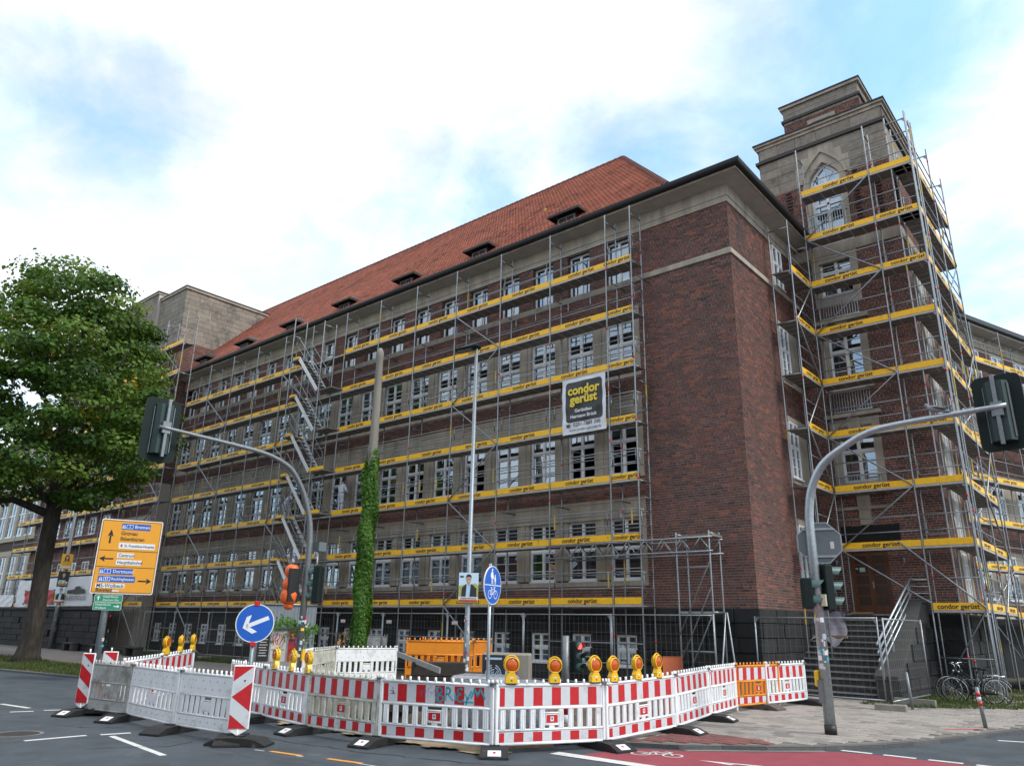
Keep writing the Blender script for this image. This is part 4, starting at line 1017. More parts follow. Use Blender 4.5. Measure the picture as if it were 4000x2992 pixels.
# entrance door
dr = MB(); dx0, dx1 = -8.56, -7.24
MB().box((dx1, YT, 2.42), (WX1+.22, YT+.4, 4.62)).box((WX0-.22, YT, 2.42), (dx0, YT+.4, 4.62)).build('wall', MT['mortar'], tower)
place_bricks(brick_list(dx1, WX1+.22, 2.44, 4.62)+brick_list(WX0-.22, dx0, 2.44, 4.62), (0, YT), (1, 0), (0, -1), tower, 'door_brickwork')
dr.box((dx0, YT+.05, 2.42), (dx0+.09, YT+.2, 4.62)); dr.box((dx1-.09, YT+.05, 2.42), (dx1, YT+.2, 4.62)); dr.box((dx0+.09, YT+.05, 4.5), (dx1-.09, YT+.2, 4.62))
dframe = dr.build('door_frame', MT['door'], tower)
for s, (a, b) in enumerate(((dx0+.092, ax-.104), (ax-.096, dx1-.092))):
    lf = MB(); lf.box((a, YT+.09, 2.42), (b, YT+.15, 4.498)); 
    for k in range(5):
        zk = 2.72+.35*k
        for u0, u1, v0, v1 in ((a+.05, b-.05, zk-.025, zk), (a+.05, b-.05, zk+.28, zk+.305), (a+.05, a+.075, zk, zk+.28), (b-.075, b-.05, zk, zk+.28)): lf.box((u0, YT+.075, v0), (u1, YT+.09, v1))
    lf.box((a+.03, YT+.08, 2.44), (b-.03, YT+.09, 2.64))
    leaf_ = lf.build('door_leaf', MT['door'], tower)
    for k in range(5): zk = 2.72+.35*k; MB().box((a+.075, YT+.082, zk), (b-.075, YT+.0895, zk+.28)).build('door_panel', MT['door_glass'], leaf_, loc=(0, 0, 0))
    if s: MB().box((a+.02, YT+.06, 3.28), (a+.06, YT+.09, 3.5)).tube((a+.04, YT+.03, 3.42), (a+.04, YT+.09, 3.42), .02).build('door_handle', MT['galv'], leaf_, loc=(0, 0, 0))
    else:
        MB().box((a+.22, YT+.070, 3.84), (a+.40, YT+.075, 3.99)).build('notice', mat('notice', (.45,.62,.62), .7), leaf_, loc=(0, 0, 0)); MB().box((a+.09, YT+.070, 3.93), (a+.17, YT+.075, 3.98)).build('notice', MT['pp_white'], leaf_, loc=(0, 0, 0))
for x in (-8.95, -6.72): MB().tube((x, YT-.12, 4.05), (x, YT-.12, 4.24), .03).box((x-.04, YT-.12, 4.2), (x+.04, YT, 4.26)).build('wall_lamp', MT['galv'], tower)
# plinth, steps, cheek wall
ashlar('plinth_stone', (0, YT), (1, 0), (0, -1), -6.2, TX1+.09, -.1, 2.44, 6, .9, 'plinth', tower, .09, .016, (), .05)
ashlar('plinth_stone', (TX1, 0), (0, 1), (1, 0), YT, TY1, -.1, 2.44, 6, .9, 'plinth', tower, .09, .016, (), .05)
stair = root('entrance_stairs', 'broad flight of dark stone steps up to the wooden double door', 'stairs', (-8, 24.1, 0))
SX0, SX1 = XR+.10, -6.78
for k in range(14):
    y0 = 24.15+.268*k; MB().bbox((SX0, y0, -.12), (SX1, y0+.30 if k < 13 else YT, .171*(k+1)), .012).build('step', MT['step'], stair)
    MB().box((SX0, y0-.035, .171*(k+1)-.045), (SX1, y0-.001, .171*(k+1)-.002)).build('nosing', MT['nosing'], stair)
ck = MB(); ck.prism([(24.0, -.1), (YT, -.1), (YT, 2.75), (27.9, 2.75), (24.55, .75), (24.0, .55)], 'x', SX1, -6.2); ck.build('cheek_wall', MT['step'], stair)
cc = MB(); cc.prism([(23.96, .55), (24.52, .76), (27.88, 2.76), (YT-.1, 2.76), (YT-.1, 2.86), (27.86, 2.86), (24.50, .88), (23.96, .66)], 'x', SX1-.03, -6.16); cc.build('coping', mat('coping_grey', (.055,.053,.05), .85, var=.2), stair)
ashlar('cheek_stone', (-6.2, 0), (0, 1), (1, 0), 24.0, YT-.1, -.1, .55, 2, .9, 'plinth', stair, .04, .016, (), .03)
ashlar('cheek_stone', (-6.2, 0), (0, 1), (1, 0), 25.1, YT-.1, .55, 1.0, 1, .9, 'plinth', stair, .04, .016, (), .03)
ashlar('cheek_stone', (-6.2, 0), (0, 1), (1, 0), 25.9, YT-.1, 1.0, 1.5, 1, .9, 'plinth', stair, .04, .016, (), .03)
ashlar('cheek_stone', (-6.2, 0), (0, 1), (1, 0), 26.7, YT-.1, 1.5, 2.0, 1, .9, 'plinth', stair, .04, .016, (), .03)
rl = root('stair_railing', 'galvanised steel handrail with four slanting rails beside the entrance steps', 'railing', (-6.5, 24, 0.6))
for k, dz in enumerate((0, -.22, -.44, -.66)):
    MB().path([(-6.5, 23.55, 1.50+dz), (-6.5, 28.2, 3.52+dz), (-6.5, 28.75, 3.52+dz), (-6.1, 28.8, 3.52+dz)], .034 if k == 0 else .026, 8).build('rail', MT['galv'], rl)
for y in (23.85, 25.2, 26.6, 27.9): zt = 1.50+(y-23.55)*.434; MB().bar((-6.5, y, max(zt-1.05, .3)), (-6.5, y, zt-.01), .05, .03).build('post', MT['galv'], rl)

# ------------------------------------------------------------------ side wing along the right-hand street
wing = root('street_side_wing', 'brick wing with pale eaves band running back behind the scaffolded tower', 'building', (-6.9, 38.9, 0))
wd = Vector((.33, .944, 0)).normalized(); wn = Vector((wd.y, -wd.x, 0)); w0 = V(-8.2, 35.2, 0)
def wbox(name, a, b, d0, d1, z0, z1, mt, parent=wing):
    m = MB(); P = [w0+wd*a+wn*d0, w0+wd*b+wn*d0, w0+wd*b+wn*d1, w0+wd*a+wn*d1]
    m.add([(p.x, p.y, z) for z in (z0, z1) for p in P], [(0,1,2,3),(7,6,5,4),(0,4,5,1),(1,5,6,2),(2,6,7,3),(3,7,4,0)]); return m.build(name, MT[mt], parent)
wbox('wall', -3, 40, -6, 0, 0, 15.9, 'mortar')
bl = []
WZ = [(3.3, 2.0), (6.9, 2.1), (10.8, 1.95), (14.1, 1.6)]; WA = [1.2+2.3*i for i in range(11)]
for z0, z1 in ((2.44, 3.1), (5.5, 6.7), (9.2, 10.6), (12.95, 14.0)): bl += brick_list(-1, 28, z0, z1)
for i in range(len(WA)-1): bl += brick_list(WA[i]+.6, WA[i+1]-.6, 14.0, 15.8)
place_bricks(bl, (w0.x, w0.y), (wd.x, wd.y), (wn.x, wn.y), wing)
for (z, h), (a, b) in zip(WZ[:3], ((3.1, 5.5), (6.7, 9.2), (10.6, 12.95))): wbox('stone_zone', -1, 28, -.02, .015, a, b, 'stone')
rzw = atan2(wd.y, wd.x)
for x in WA:
    for z, h in WZ:
        p = w0+wd*x+wn*.075; add_window(wing, p.x, p.y, z, 1.1, h, .56, 2, 2, rz=rzw)
wbox('eaves_band', -3, 40, -.1, .08, 15.9, 16.6, 'stone'); wbox('soffit', -3, 40, -.1, .75, 16.6, 16.7, 'soffit'); wbox('gutter', -3, 40, .6, .95, 16.72, 16.95, 'gutter')
wbox('plinth', -3, 40, 0, .08, 0, 2.44, 'plinth')
m = MB(); P = [w0+wd*-3+wn*.7, w0+wd*40+wn*.7, w0+wd*40-wn*6, w0+wd*-3-wn*6]
m.poly([(P[0].x, P[0].y, 16.9), (P[1].x, P[1].y, 16.9), (P[2].x, P[2].y, 18.5), (P[3].x, P[3].y, 18.5)]).build('roof', MT['lead'], wing)

# ------------------------------------------------------------------ scaffolding
def deck_mesh(L_, w=.66):
    m = MB(); k = 2; pw = w/k
    for i in range(k): m.box((.03, .02+i*pw, -.05), (L_-.03, .02+i*pw+pw-.012, 0), 0)
    m.box((.03, .0, -.065), (L_-.03, .018, .005), 1)
    for x in np.arange(.3, L_-.2, .45): m.box((x-.02, .03, -.062), (x+.02, w-.02, -.051), 1)
    return m.mesh('deck', [MT['deck'], MT['deck_edge']])
_sc = {}
def kit(L_):
    k = round(L_, 2)
    if k not in _sc:
        bd = MB().bbox((.035, -.016, .012), (L_-.035, .014, .225), .006).mesh('toe_board', MT['board'])
        gf = MB(); gf.tube((0, 0, .5), (L_, 0, .5), .019, n=6)
        _sc[k] = (deck_mesh(L_), bd)
    return _sc[k]
FRAME = {}
def scaffold(name, label, o, u, n, xs, levels, zb, tops, depth=.73, skip=(), letters=True, braces=(), nolet=(), deck_skip=(), stub=True, ytube=.12, inner=True, rings=True, back_rail=False):
    """xs: distances of the uprights along u from o; u, n unit 2-D vectors; n points away from the wall"""
    u = Vector((*u, 0)); n = Vector((*n, 0)); o = Vector((*o, 0)); rz = atan2(u.y, u.x)
    r = root(name, label, 'scaffold', (o.x, o.y, 0)); T = lambda d, y, z: o+u*d-n*y+V(0, 0, z)
    if not isinstance(tops, (list, tuple)): tops = [tops]*len(xs)
    for i, d in enumerate(xs):
        for j, y in enumerate((0, depth) if inner else (0,)):
            rod('upright', T(d, y, zb), T(d, y, tops[i]), r)
            MB().box((-.07,-.07,0), (.07,.07,.012)).build('base_plate', MT['tube_dark'], r, loc=T(d, y, zb)-r.location) if zb < .2 else None
            z = zb+random.uniform(.8, 1.6)
            while z < tops[i]-.5:
                if rings and random.random() < .32: inst('red_ring', U['ring_red'], r, T(d, y, z)-r.location)
                elif random.random() < ytube: rod('yellow_sleeve', T(d, y, z), T(d, y, z+random.uniform(.3, .9)), r, 'tube_yellow')
                z += random.uniform(1.7, 2.4)
        if inner:
            for z in [l for l in levels if l < tops[i]] + [tops[i]-.25]:
                rod('transom', T(d, 0, z-.05), T(d, depth, z-.05), r)
                if z == levels[-1] or z > levels[-1] or random.random() < .5:
                    inst('gusset', GUS, r, T(d, .03, z-.08)-r.location, (0, 0, atan2(-n.y, -n.x)))
    lm = text_mesh('condor gerüst', .205, MT['print'], .006, sx=1.0)
    for b in range(len(xs)-1):
        d0, d1 = xs[b], xs[b+1]; L_ = d1-d0; dk, bd = kit(L_)
        for k, z in enumerate(levels):
            if z > max(tops[b], tops[b+1])-1.0: continue
            if (b, k) in deck_skip: continue
            p = T(d0, .02, z)-r.location
            inst('deck', dk, r, p, (0, 0, rz))
            if b not in skip and (b, k) not in skip:
                t = inst('toe_board', bd, r, T(d0, .03, z)-r.location, (random.gauss(0, .012), random.gauss(0, .002), rz))
                if letters and b not in nolet and (b, k) not in nolet:
                    mid = (.035+L_-.035)/2+random.uniform(-.08, .08)*L_; rev = random.random() < .03
                    s = 1.0 if L_ > 1.6 else .95
                    inst('lettering', lm, t, (mid, -.0185, .118), (pi/2, 0, 0), (s, s, 1)) if L_ > 1.0 else None
                for h in (.52, 1.02):
                    rod('guard_rail', T(d0, .02, z+h), T(d1, .02, z+h), r, 'tube_thin')
                if stub and random.random() < .55:
                    for f in ((.08, .93) if random.random() < .6 else (.33, .72)):
                        rod('rail_stub', T(d0+L_*f, .02, z+.52), T(d0+L_*f, .02, z+1.02), r, 'tube_yellow' if random.random() < .25 else 'tube_thin')
                if back_rail:
                    for h in (.5, 1.0) if k % 2 else (1.0,): rod('inner_rail', T(d0, depth, z+h), T(d1, depth, z+h), r, 'tube_thin')
        if b in braces:
            zz = [zb+.3]+list(levels)+[levels[-1]+1.9]
            for k in range(len(zz)-2):
                a, c = (d0, d1) if k % 2 else (d1, d0); rod('brace', T(a, -.03, zz[k]), T(c, -.03, zz[k+1]), r, 'tube')
    return r, T
GUS = MB().add([(0,-.01,0),(0,.01,0),(.13,.01,.02),(.13,-.01,.02),(0,-.01,-.14),(0,.01,-.14)], [(0,3,2,1),(0,4,3),(1,2,5),(0,1,5,4),(4,5,2,3)]).mesh('gusset', MT['tube'])
LV = [2.52+2.0*k for k in range(7)]
MX = [-12.69,-13.77,-16.36,-18.93,-21.5,-24.05,-26.6,-29.18,-32.0,-34.5,-37.17,-39.8,-42.4,-45.0][::-1]
YS = 21.45
ms, Tm = scaffold('facade_scaffold', 'long tube scaffold with yellow boards across the facade, hung with the banner', (MX[0], YS), (1, 0), (0, -1), [x-MX[0] for x in MX], LV, 0.0, 16.7,
        skip=(5,), braces=(1, 4, 9), nolet={(12, 0)}, deck_skip=(), back_rail=True)
# wall ties
for x in MX[6:]:
    for z in (5.9, 9.9, 13.9): rod('wall_tie', (x+.12, YS+.1, z), (x+.12, YF+.03, z), ms, 'tube_dark')
# end frame guard at the right end
for z in LV:
    for h in (.5, 1.0): rod('end_rail', (MX[-1], YS, z+h), (MX[-1], YS+.73, z+h), ms, 'tube_thin')
    MB().path([(MX[-1]+.02, YS+.08, z+.95), (MX[-1]+.03, YS+.1, z+.55), (MX[-1]+.03, YS+.18, z+.48), (MX[-1]+.03, YS+.6, z+.48), (MX[-1]+.03, YS+.66, z+.6), (MX[-1]+.02, YS+.68, z+.95)], .016, 6).build('end_guard', MT['tube'], ms)
# low rails across the bottom lift
for b in range(len(MX)-1):
    for h in (.75, 1.35):
        if b % 3 != 1: rod('bottom_rail', (MX[b], YS, h), (MX[b+1], YS, h), ms, 'tube_thin')

# stair tower
sx0, sx1, sy0, sy1 = -32.3, -29.7, 20.5, 21.22
st = root('scaffold_stair_tower', 'scaffold stair tower of zigzag aluminium flights in front of the facade', 'scaffold', (sx0, sy0, 0))
for x in (sx0, sx1):
    for y in (sy0, sy1): rod('upright', (x, y, 0), (x, y, 16.9 if x == sx0 else 16.1), st)
    for z in LV: rod('transom', (x, sy0, z-.06), (x, sy1, z-.06), st)
    rod('transom', (x, sy0, 15.9), (x, sy1, 15.9), st)
for k, z in enumerate([.5]+LV[:-1]):
    z1 = z+2.0 if k else LV[0]; xt, xb = -31.68, -29.9
    f = MB()
    for y in (sy0+.04, sy1-.06): f.bar((xb, y, z+.02), (xt, y, z1+.04), .035, .17)
    fl_ = f.build('stringer', mat('alu', (.74,.76,.78), .4, .25) if 'alu' not in MT else MT['alu'], st)
    for q in range(9):
        t = (q+.5)/9; x = xb+(xt-xb)*t; zz = z+(z1-z)*t; MB().box((x-.11, sy0+.06, zz), (x+.11, sy1-.08, zz+.03)).build('tread', MT['tube_dark'], st)
    for y in (sy0, sy1-.02):
        MB().path([(xb+.08, y, z+.35), (xb+.02, y, z+1.05), (xt-.05, y, z1+1.08), (xt-.22, y, z1+1.12), (xt-.3, y, z1+.95), (xt-.3, y, z1+.1)], .019, 6).build('hand_rail', MT['tube'], st)
        MB().path([(xb+.05, y, z+.62), (xt-.1, y, z1+.62), (xt-.3, y, z1+.6)], .016, 6).build('hand_rail', MT['tube'], st)
    MB().box((sx0+.02, sy0+.02, z1-.05), (xt, sy1-.02, z1)).build('landing', MT['deck'], st)
    MB().box((xt-.42, sy0-.02, z1+.01), (xt+.05, sy0+.01, z1+.12)).box((xt-.42, sy1-.5, z1+.01), (xt-.38, sy1, z1+.12)).build('toe_board', MT['board'], st)
    if k < 6:
        MB().box((xb+.0, sy0+.02, z1-.06), (sx1+1.0, sy1-.02, z1-.01)).build('landing', MT['deck'], st)
        if k in (0, 1, 2, 3): MB().box((xb+.05, sy0-.02, z1), (sx1+.95, sy0+.015, z1+.16)).build('toe_board', MT['board'], st)
        MB().path([(xb+.1, sy0, z1+.55), (sx1+.9, sy0, z1+.5), (sx1+1.0, sy0, z1+.6), (sx1+1.0, sy0, z1+1.0), (xb+.1, sy0, z1+1.05)], .017, 6).build('landing_rail', MT['tube'], st)
for k in range(6): rod('brace', (sx0, sy1, LV[k]+.1), (sx1, sy1, LV[k+1]-.1) if k % 2 else (sx0, sy0, LV[k]+1.9), st, 'tube_dark')

# left block
LX = [-44.7-2.57*k for k in range(10)][::-1]
tops = [20.6 if x > -61 else 16.6 for x in LX]
scaffold('end_block_scaffold', 'tube scaffold with yellow boards around the stone topped end block behind the maple', (LX[0], 20.55), (1, 0), (0, -1), [x-LX[0] for x in LX], LV+[16.52, 18.52], 0.0, tops, braces=(2, 8), nolet={(8, 8)})
# return along the side wall of the main wing, near the tower
scaffold('side_wall_scaffold', 'narrow scaffold bay against the brick side wall next to the tower', (-8.47, 25.75), (0, 1), (1, 0), [0, 2.03], LV[1:], 0.9, 16.55, nolet=(), braces=(0,), stub=False, letters=True)
# tower, front and street side
TXS = [-8.48, -5.88, -4.38]
tsf, Tt = scaffold('tower_scaffold', 'tall scaffold wrapped round the entrance tower above the wooden door', (TXS[0], 27.8), (1, 0), (0, -1), [x-TXS[0] for x in TXS], LV[1:]+[16.52, 18.52], 2.44, 20.68, nolet={(1, 0), (1, 1), (1, 4), (1, 7), (1, 3)}, skip=(), braces=(0,), stub=False)
for x in (TXS[1], TXS[2]): rod('upright', (x, 27.8, 0), (x, 27.8, 2.44), tsf); rod('upright', (x, 28.53, 0), (x, 28.53, 2.44), tsf)
dk, bd = kit(1.5); inst('deck', dk, tsf, (TXS[1]-TXS[0], .02, 2.52)); t = inst('toe_board', bd, tsf, (TXS[1]-TXS[0], .03, 2.52)); inst('lettering', text_mesh('condor gerüst', .205, MT['print'], .006), t, (.74, -.0185, .108), (pi/2, 0, 0))
rod('brace', (TXS[0]+1.9, 27.77, 4.7), (TXS[2], 27.77, 2.6), tsf); rod('brace', (TXS[2], 27.77, 2.5), (TXS[1]+.1, 27.77, .35), tsf, 'tube_dark')
for z in (.5, 1.1, 3.5): rod('guard_rail', (TXS[1], 27.8, z), (TXS[2], 27.8, z), tsf, 'tube_thin')
for k, z in enumerate(LV[1:]+[16.52, 18.52]):   # guard frames in the inner corner bay
    MB().path([(TXS[1]+.06, 28.45, z+1.0), (TXS[1]+.06, 28.45, z+.5), (TXS[1]+.12, 28.45, z+.44), (TXS[1]+.85, 28.45, z+.44), (TXS[1]+.92, 28.45, z+.52), (TXS[1]+.92, 28.45, z+.98)], .018, 6).build('inner_guard', MT['tube'], tsf)
scaffold('tower_side_scaffold', 'scaffold run on the street side of the entrance tower stepping down behind it', (-4.36, 27.86), (0, 1), (1, 0), [0, .9, 3.47, 6.04], LV+[16.52, 18.52], 0.0, [20.7, 20.7, 20.9, 20.8], braces=(2,), nolet=(0,), stub=True)
# wing
so = w0+wn*1.02+wd*1.2
scaffold('wing_scaffold', 'scaffold with yellow boards along the street side wing behind the tower', (so.x, so.y), (wd.x, wd.y), (wn.x, wn.y), [2.57*k for k in range(9)], LV, 0.0, 16.5, braces=(1, 5), stub=False)
# bridging lattice girders with their own support tower
ga = root('girder_gantry', 'pair of lattice girders on a braced tube tower at the scaffold corner', 'scaffold', (-10.8, 21.0, 0))
for y, x0, x1, z0, z1 in ((21.30, -16.4, -10.15, 4.05, 4.47), (22.02, -16.1, -10.15, 4.02, 4.44)):
    g = MB(); g.tube((x0, y, z1), (x1, y, z1), .026); g.tube((x0, y, z0), (x1, y, z0), .026)
    k = 0; x = x0+.1
    while x < x1-.3: g.tube((x, y, z0 if k % 2 else z1), (x+.32, y, z1 if k % 2 else z0), .017, n=6); x += .32; k += 1
    g.build('girder', MT['tube'], ga)
for x in (-11.4, -10.3):
    for y in (21.40, 22.1): rod('upright', (x, y, 0), (x, y, 4.66), ga)
    for z in (2.3, 4.6): rod('transom', (x, 21.4, z), (x, 22.1, z), ga)
for z in (.55, 1.2, 3.6): rod('guard_rail', (-11.4, 21.4, z), (-10.3, 21.4, z), ga, 'tube_thin')
for a in (.25, 1.0, 1.75): rod('brace', (-11.4, 21.36, a-.1 if a > .3 else .1), (-10.3, 21.36, a+2.0), ga, 'tube_dark')
MB().box((-11.36, 21.4, 2.26), (-10.34, 22.1, 2.32)).build('deck', MT['galv'], ga); MB().box((-11.36, 21.4, 4.5), (-10.2, 22.1, 4.56)).build('deck', MT['deck'], ga)
rod('prop', (-10.25, 22.1, 2.3), (-10.05, 21.0, 0), ga); rod('prop', (-10.2, 22.1, 2.3), (-9.75, 21.6, 0), ga)

# banner lashed to the facade scaffold
bn = root('banner', 'white and black advertising banner with yellow lettering lashed to the facade scaffold', 'banner', (-14.77, 21.36, 9.4))
bx0, bx1, bz0, bz1 = -15.71, -13.84, 8.36, 10.42
def wavy(name, x0, x1, z0, z1, y, mt, parent, nx=24, nz=24, amp=.012, corner=0.0):
    m = MB(); vs = []; fs = []
    for j in range(nz+1):
        for i in range(nx+1):
            a, b = i/nx, j/nz; x = x0+(x1-x0)*a; z = z0+(z1-z0)*b
            if corner:
                cx, cz = min(x-x0, x1-x)/corner, min(z-z0, z1-z)/corner
                if cx < 1 and cz < 1:
                    d = hypot(1-cx, 1-cz)
                    if d > 1: 
                        k = 1/d; nx_ = 1-(1-cx)*k; nz_ = 1-(1-cz)*k
                        x = x0+nx_*corner if x-x0 < x1-x else x1-nx_*corner; z = z0+nz_*corner if z-z0 < z1-z else z1-nz_*corner
            yy = y+amp*(sin(x*9+z*6)+.7*sin(x*4-z*11)); vs.append((x, yy, z))
    for j in range(nz):
        for i in range(nx): q = j*(nx+1)+i; fs.append((q, q+1, q+nx+2, q+nx+1))
    return m.add(vs, fs, 0, True).build(name, MT[mt], parent)
wavy('sheet', bx0, bx1, bz0, bz1, 21.36, 'vinyl', bn)
wavy('dark_field', bx0+.15, bx1-.13, bz0+.43, bz1-.13, 21.352, 'vinyl_dark', bn, corner=.14)
def flat_text(s, size, x, z, y, mt, parent, bold=0.0, shear=0.0, sx=1.0, name='lettering', rz=0.0, space=1.0):
    return inst(name, text_mesh(s, size, MT[mt], bold, 'CENTER', shear, sx, space), parent, Vector((x, y, z))-(parent.location if parent else V(0, 0, 0)), (pi/2, 0, rz))
bc = (bx0+bx1)/2
for s, z in (('condor', 9.95), ('gerüst', 9.61)): flat_text(s, .46, bc+.01, z, 21.325, 'logo_yellow', bn, .017, 0, 1.0, 'logo')
for s, z in (('Gerüstbau', 9.19), ('Hermann Brück', 8.98)): flat_text(s, .175, bc, z, 21.325, 'sign_white', bn, .004)
flat_text('0251-7889 300', .19, bc+.14, 8.68, 21.33, 'sign_black', bn, .0015); flat_text('www.condor-geruest.de', .14, bc+.05, 8.50, 21.33, 'sign_black', bn, .0, .25)
MB().box((bx0+.2, 21.328, 8.62), (bx0+.34, 21.331, 8.69)).box((bx0+.17, 21.328, 8.70), (bx0+.37, 21.331, 8.73)).build('telephone_mark', MT['sign_black'], bn)

# ------------------------------------------------------------------ barrier boards, feet, lamps
def barrier_kit(plast, striped, gaff=False):
    P = MT[plast]; k = {}
    f = MB()          # frame, rails, studs
    f.bbox((0,-.02,.10), (.05,.025,1.02), .008); f.bbox((1.95,-.02,.10), (2.0,.025,1.02), .008)
    for z, r in ((1.0,.024), (.655,.022), (.335,.02), (.135,.022)): f.tube((.05,0,z), (1.95,0,z), r, n=8)
    for i in range(13):
        x = .09+i*.1517; f.tube((x,0,1.0), (x,0,1.085), .021, .018, n=7)
    f.tube((.025,0,1.02), (.025,0,1.09), .022, .018, n=7); f.tube((1.975,0,1.02), (1.975,0,1.09), .022, .018, n=7)
    f.tube((.025,0,-.0), (.025,0,.10), .018, n=6); f.tube((1.975,0,-.0), (1.975,0,.10), .018, n=6)
    k['frame'] = f.mesh('frame', P)
    def plate(z0, z1):
        m = MB(); m.box((.05,-.006,z0), (1.95,.012,z1))
        for i in range(8): # dimples on the back
            for j in range(2 if z1-z0 > .2 else 1):
                x = .18+.235*i+(.11 if j else 0); z = z0+(z1-z0)*((.72 if j else .3) if z1-z0 > .2 else .5)
                m.disc((x,.0135,z), (0,1,0), .013, 8, 1)
        return m.mesh('sheet', [P, MT['hole']])
    k['upper'] = plate(.677, .977); k['lower'] = plate(.157, .315)
    def stripes(z0, z1, n=11, off=0):
        m = MB(); xs = [.07]+[.07+.088+.1684*i for i in range(n-0)]; xs = [x for x in xs if x < 1.93]+[1.93]
        for i in range(len(xs)-1): m.add([(xs[i],-.0085,z0),(xs[i+1],-.0085,z0),(xs[i+1],-.0085,z1),(xs[i],-.0085,z1)], [(0,1,2,3)], (i+off) % 2)
        return m.mesh('striped_film', [MT['film_red'], MT['film_white']])
    if striped: k['su'] = stripes(.69, .965); k['sl'] = stripes(.168, .305)
    s = MB(); s.bbox((-.048,-.014,.35), (.048,.014,.64), .006)
    for x in (-.03, 0, .03): s.tube((x,-.014,.355), (x,-.014,.635), .009, n=5, cap=False)
    k['slat'] = s.mesh('slat', P)
    b = MB(); b.box((-.115,-.016,.42), (.115,.012,.56)); b.tube((-.13,-.005,.58), (.13,-.005,.58), .014, n=6); b.tube((-.13,-.005,.405), (.13,-.005,.405), .014, n=6); b.bbox((-.048,-.012,.345), (.048,.012,.40), .005)
    k['label'] = b.mesh('label_box', P)
    rl_ = MB(); rl_.add([(-.105,-.0175,.43),(.105,-.0175,.43),(.105,-.0175,.55),(-.105,-.0175,.55)], [(0,1,2,3)], 0); rl_.add([(-.03,-.019,.455),(.03,-.019,.455),(.03,-.019,.525),(-.03,-.019,.525)], [(0,1,2,3)], 1); rl_.add([(0,-.0205,.465),(.018,-.0205,.51),(-.018,-.0205,.51)], [(0,1,2)], 2)
    k['mark'] = rl_.mesh('label_print', [MT['film_red'], MT['sign_white'], MT['sign_black']])
    return k
KITS = {}
def barrier(p, q, label, kind='plastic', striped=True, z=(ROAD, ROAD), name='barrier_board', group='barrier boards around the dig', mark=True, lean=0.0):
    key = (kind, striped)
    if key not in KITS: KITS[key] = barrier_kit(kind, striped)
    k = KITS[key]; dx, dy = q[0]-p[0], q[1]-p[1]; L_ = hypot(dx, dy)
    r = root(name, label, 'barrier', (p[0], p[1], z[0]), atan2(dy, dx), group)
    r.rotation_euler = (lean or random.gauss(0, .018), -atan2(z[1]-z[0], L_), atan2(dy, dx)); sx = (L_-.02)/2.0; r.scale = (sx, 1, 1)
    inst('frame', k['frame'], r); up = inst('upper_sheet', k['upper'], r); lo = inst('lower_sheet', k['lower'], r)
    if striped: inst('striped_film', k['su'], up); inst('striped_film', k['sl'], lo)
    for i in range(11):
        x = .13+.174*i
        if i == 5: continue
        inst('slat', k['slat'], r, (x, 0, 0), (0, random.gauss(0, .004), 0))
    b = inst('label_box', k['label'], r, (1.0, 0, 0))
    if mark and striped: inst('label_print', k['mark'], b)
    cl = MB(); cl.box((-.035,-.05,1.0), (.035,.05,1.045)); cl.bar((0,-.03,1.03), (.07,-.09,.96), .02, .012); inst('clip', cl.mesh('clip', MT['tube_dark']), r, (1.985, 0, 0))
    return r
FOOT = {}
def foot(x, y, a, z=ROAD, mt='rubber', label='', lab=True, group='black rubber feet of the barriers'):
    if mt not in FOOT:
        m = MB(); L2, W2 = .42, .19
        m.prism([(-L2,0), (L2,0), (L2,.03), (L2*.62,.105), (L2*.25,.12), (-L2*.25,.12), (-L2*.62,.105), (-L2,.03)], 'y', -W2, W2, 0)
        for s in (-1, 1): m.box((s*L2*.42-.05,-W2-.002,.0), (s*L2*.42+.05,W2+.002,.03), 1)
        m.box((-.06,-.07,.12), (.06,.07,.135), 1)
        FOOT[mt] = m.mesh('barrier_foot', [MT[mt], MT['black']])
        t = MB(); s = .105-.03; t.add([(L2*.66,-.09,.100),(L2*.95,-.09,.044),(L2*.95,.09,.044),(L2*.66,.09,.100)], [(0,1,2,3)], 0)
        t.add([(L2*.74,-.03,.0875),(L2*.86,.0,.0645),(L2*.74,.03,.0875)], [(0,1,2)], 1); FOOT[mt+'l'] = t.mesh('foot_label', [MT['sign_white'], MT['pp_pink']])
    r = root('rubber_ballast', label or 'black rubber foot with white maker label under a barrier joint', 'ballast', (x, y, z), a, group)
    r.scale = (1.2, 1.12, 1.05); inst('body', FOOT[mt], r)
    if lab: inst('foot_label', FOOT[mt+'l'], r)
    return r
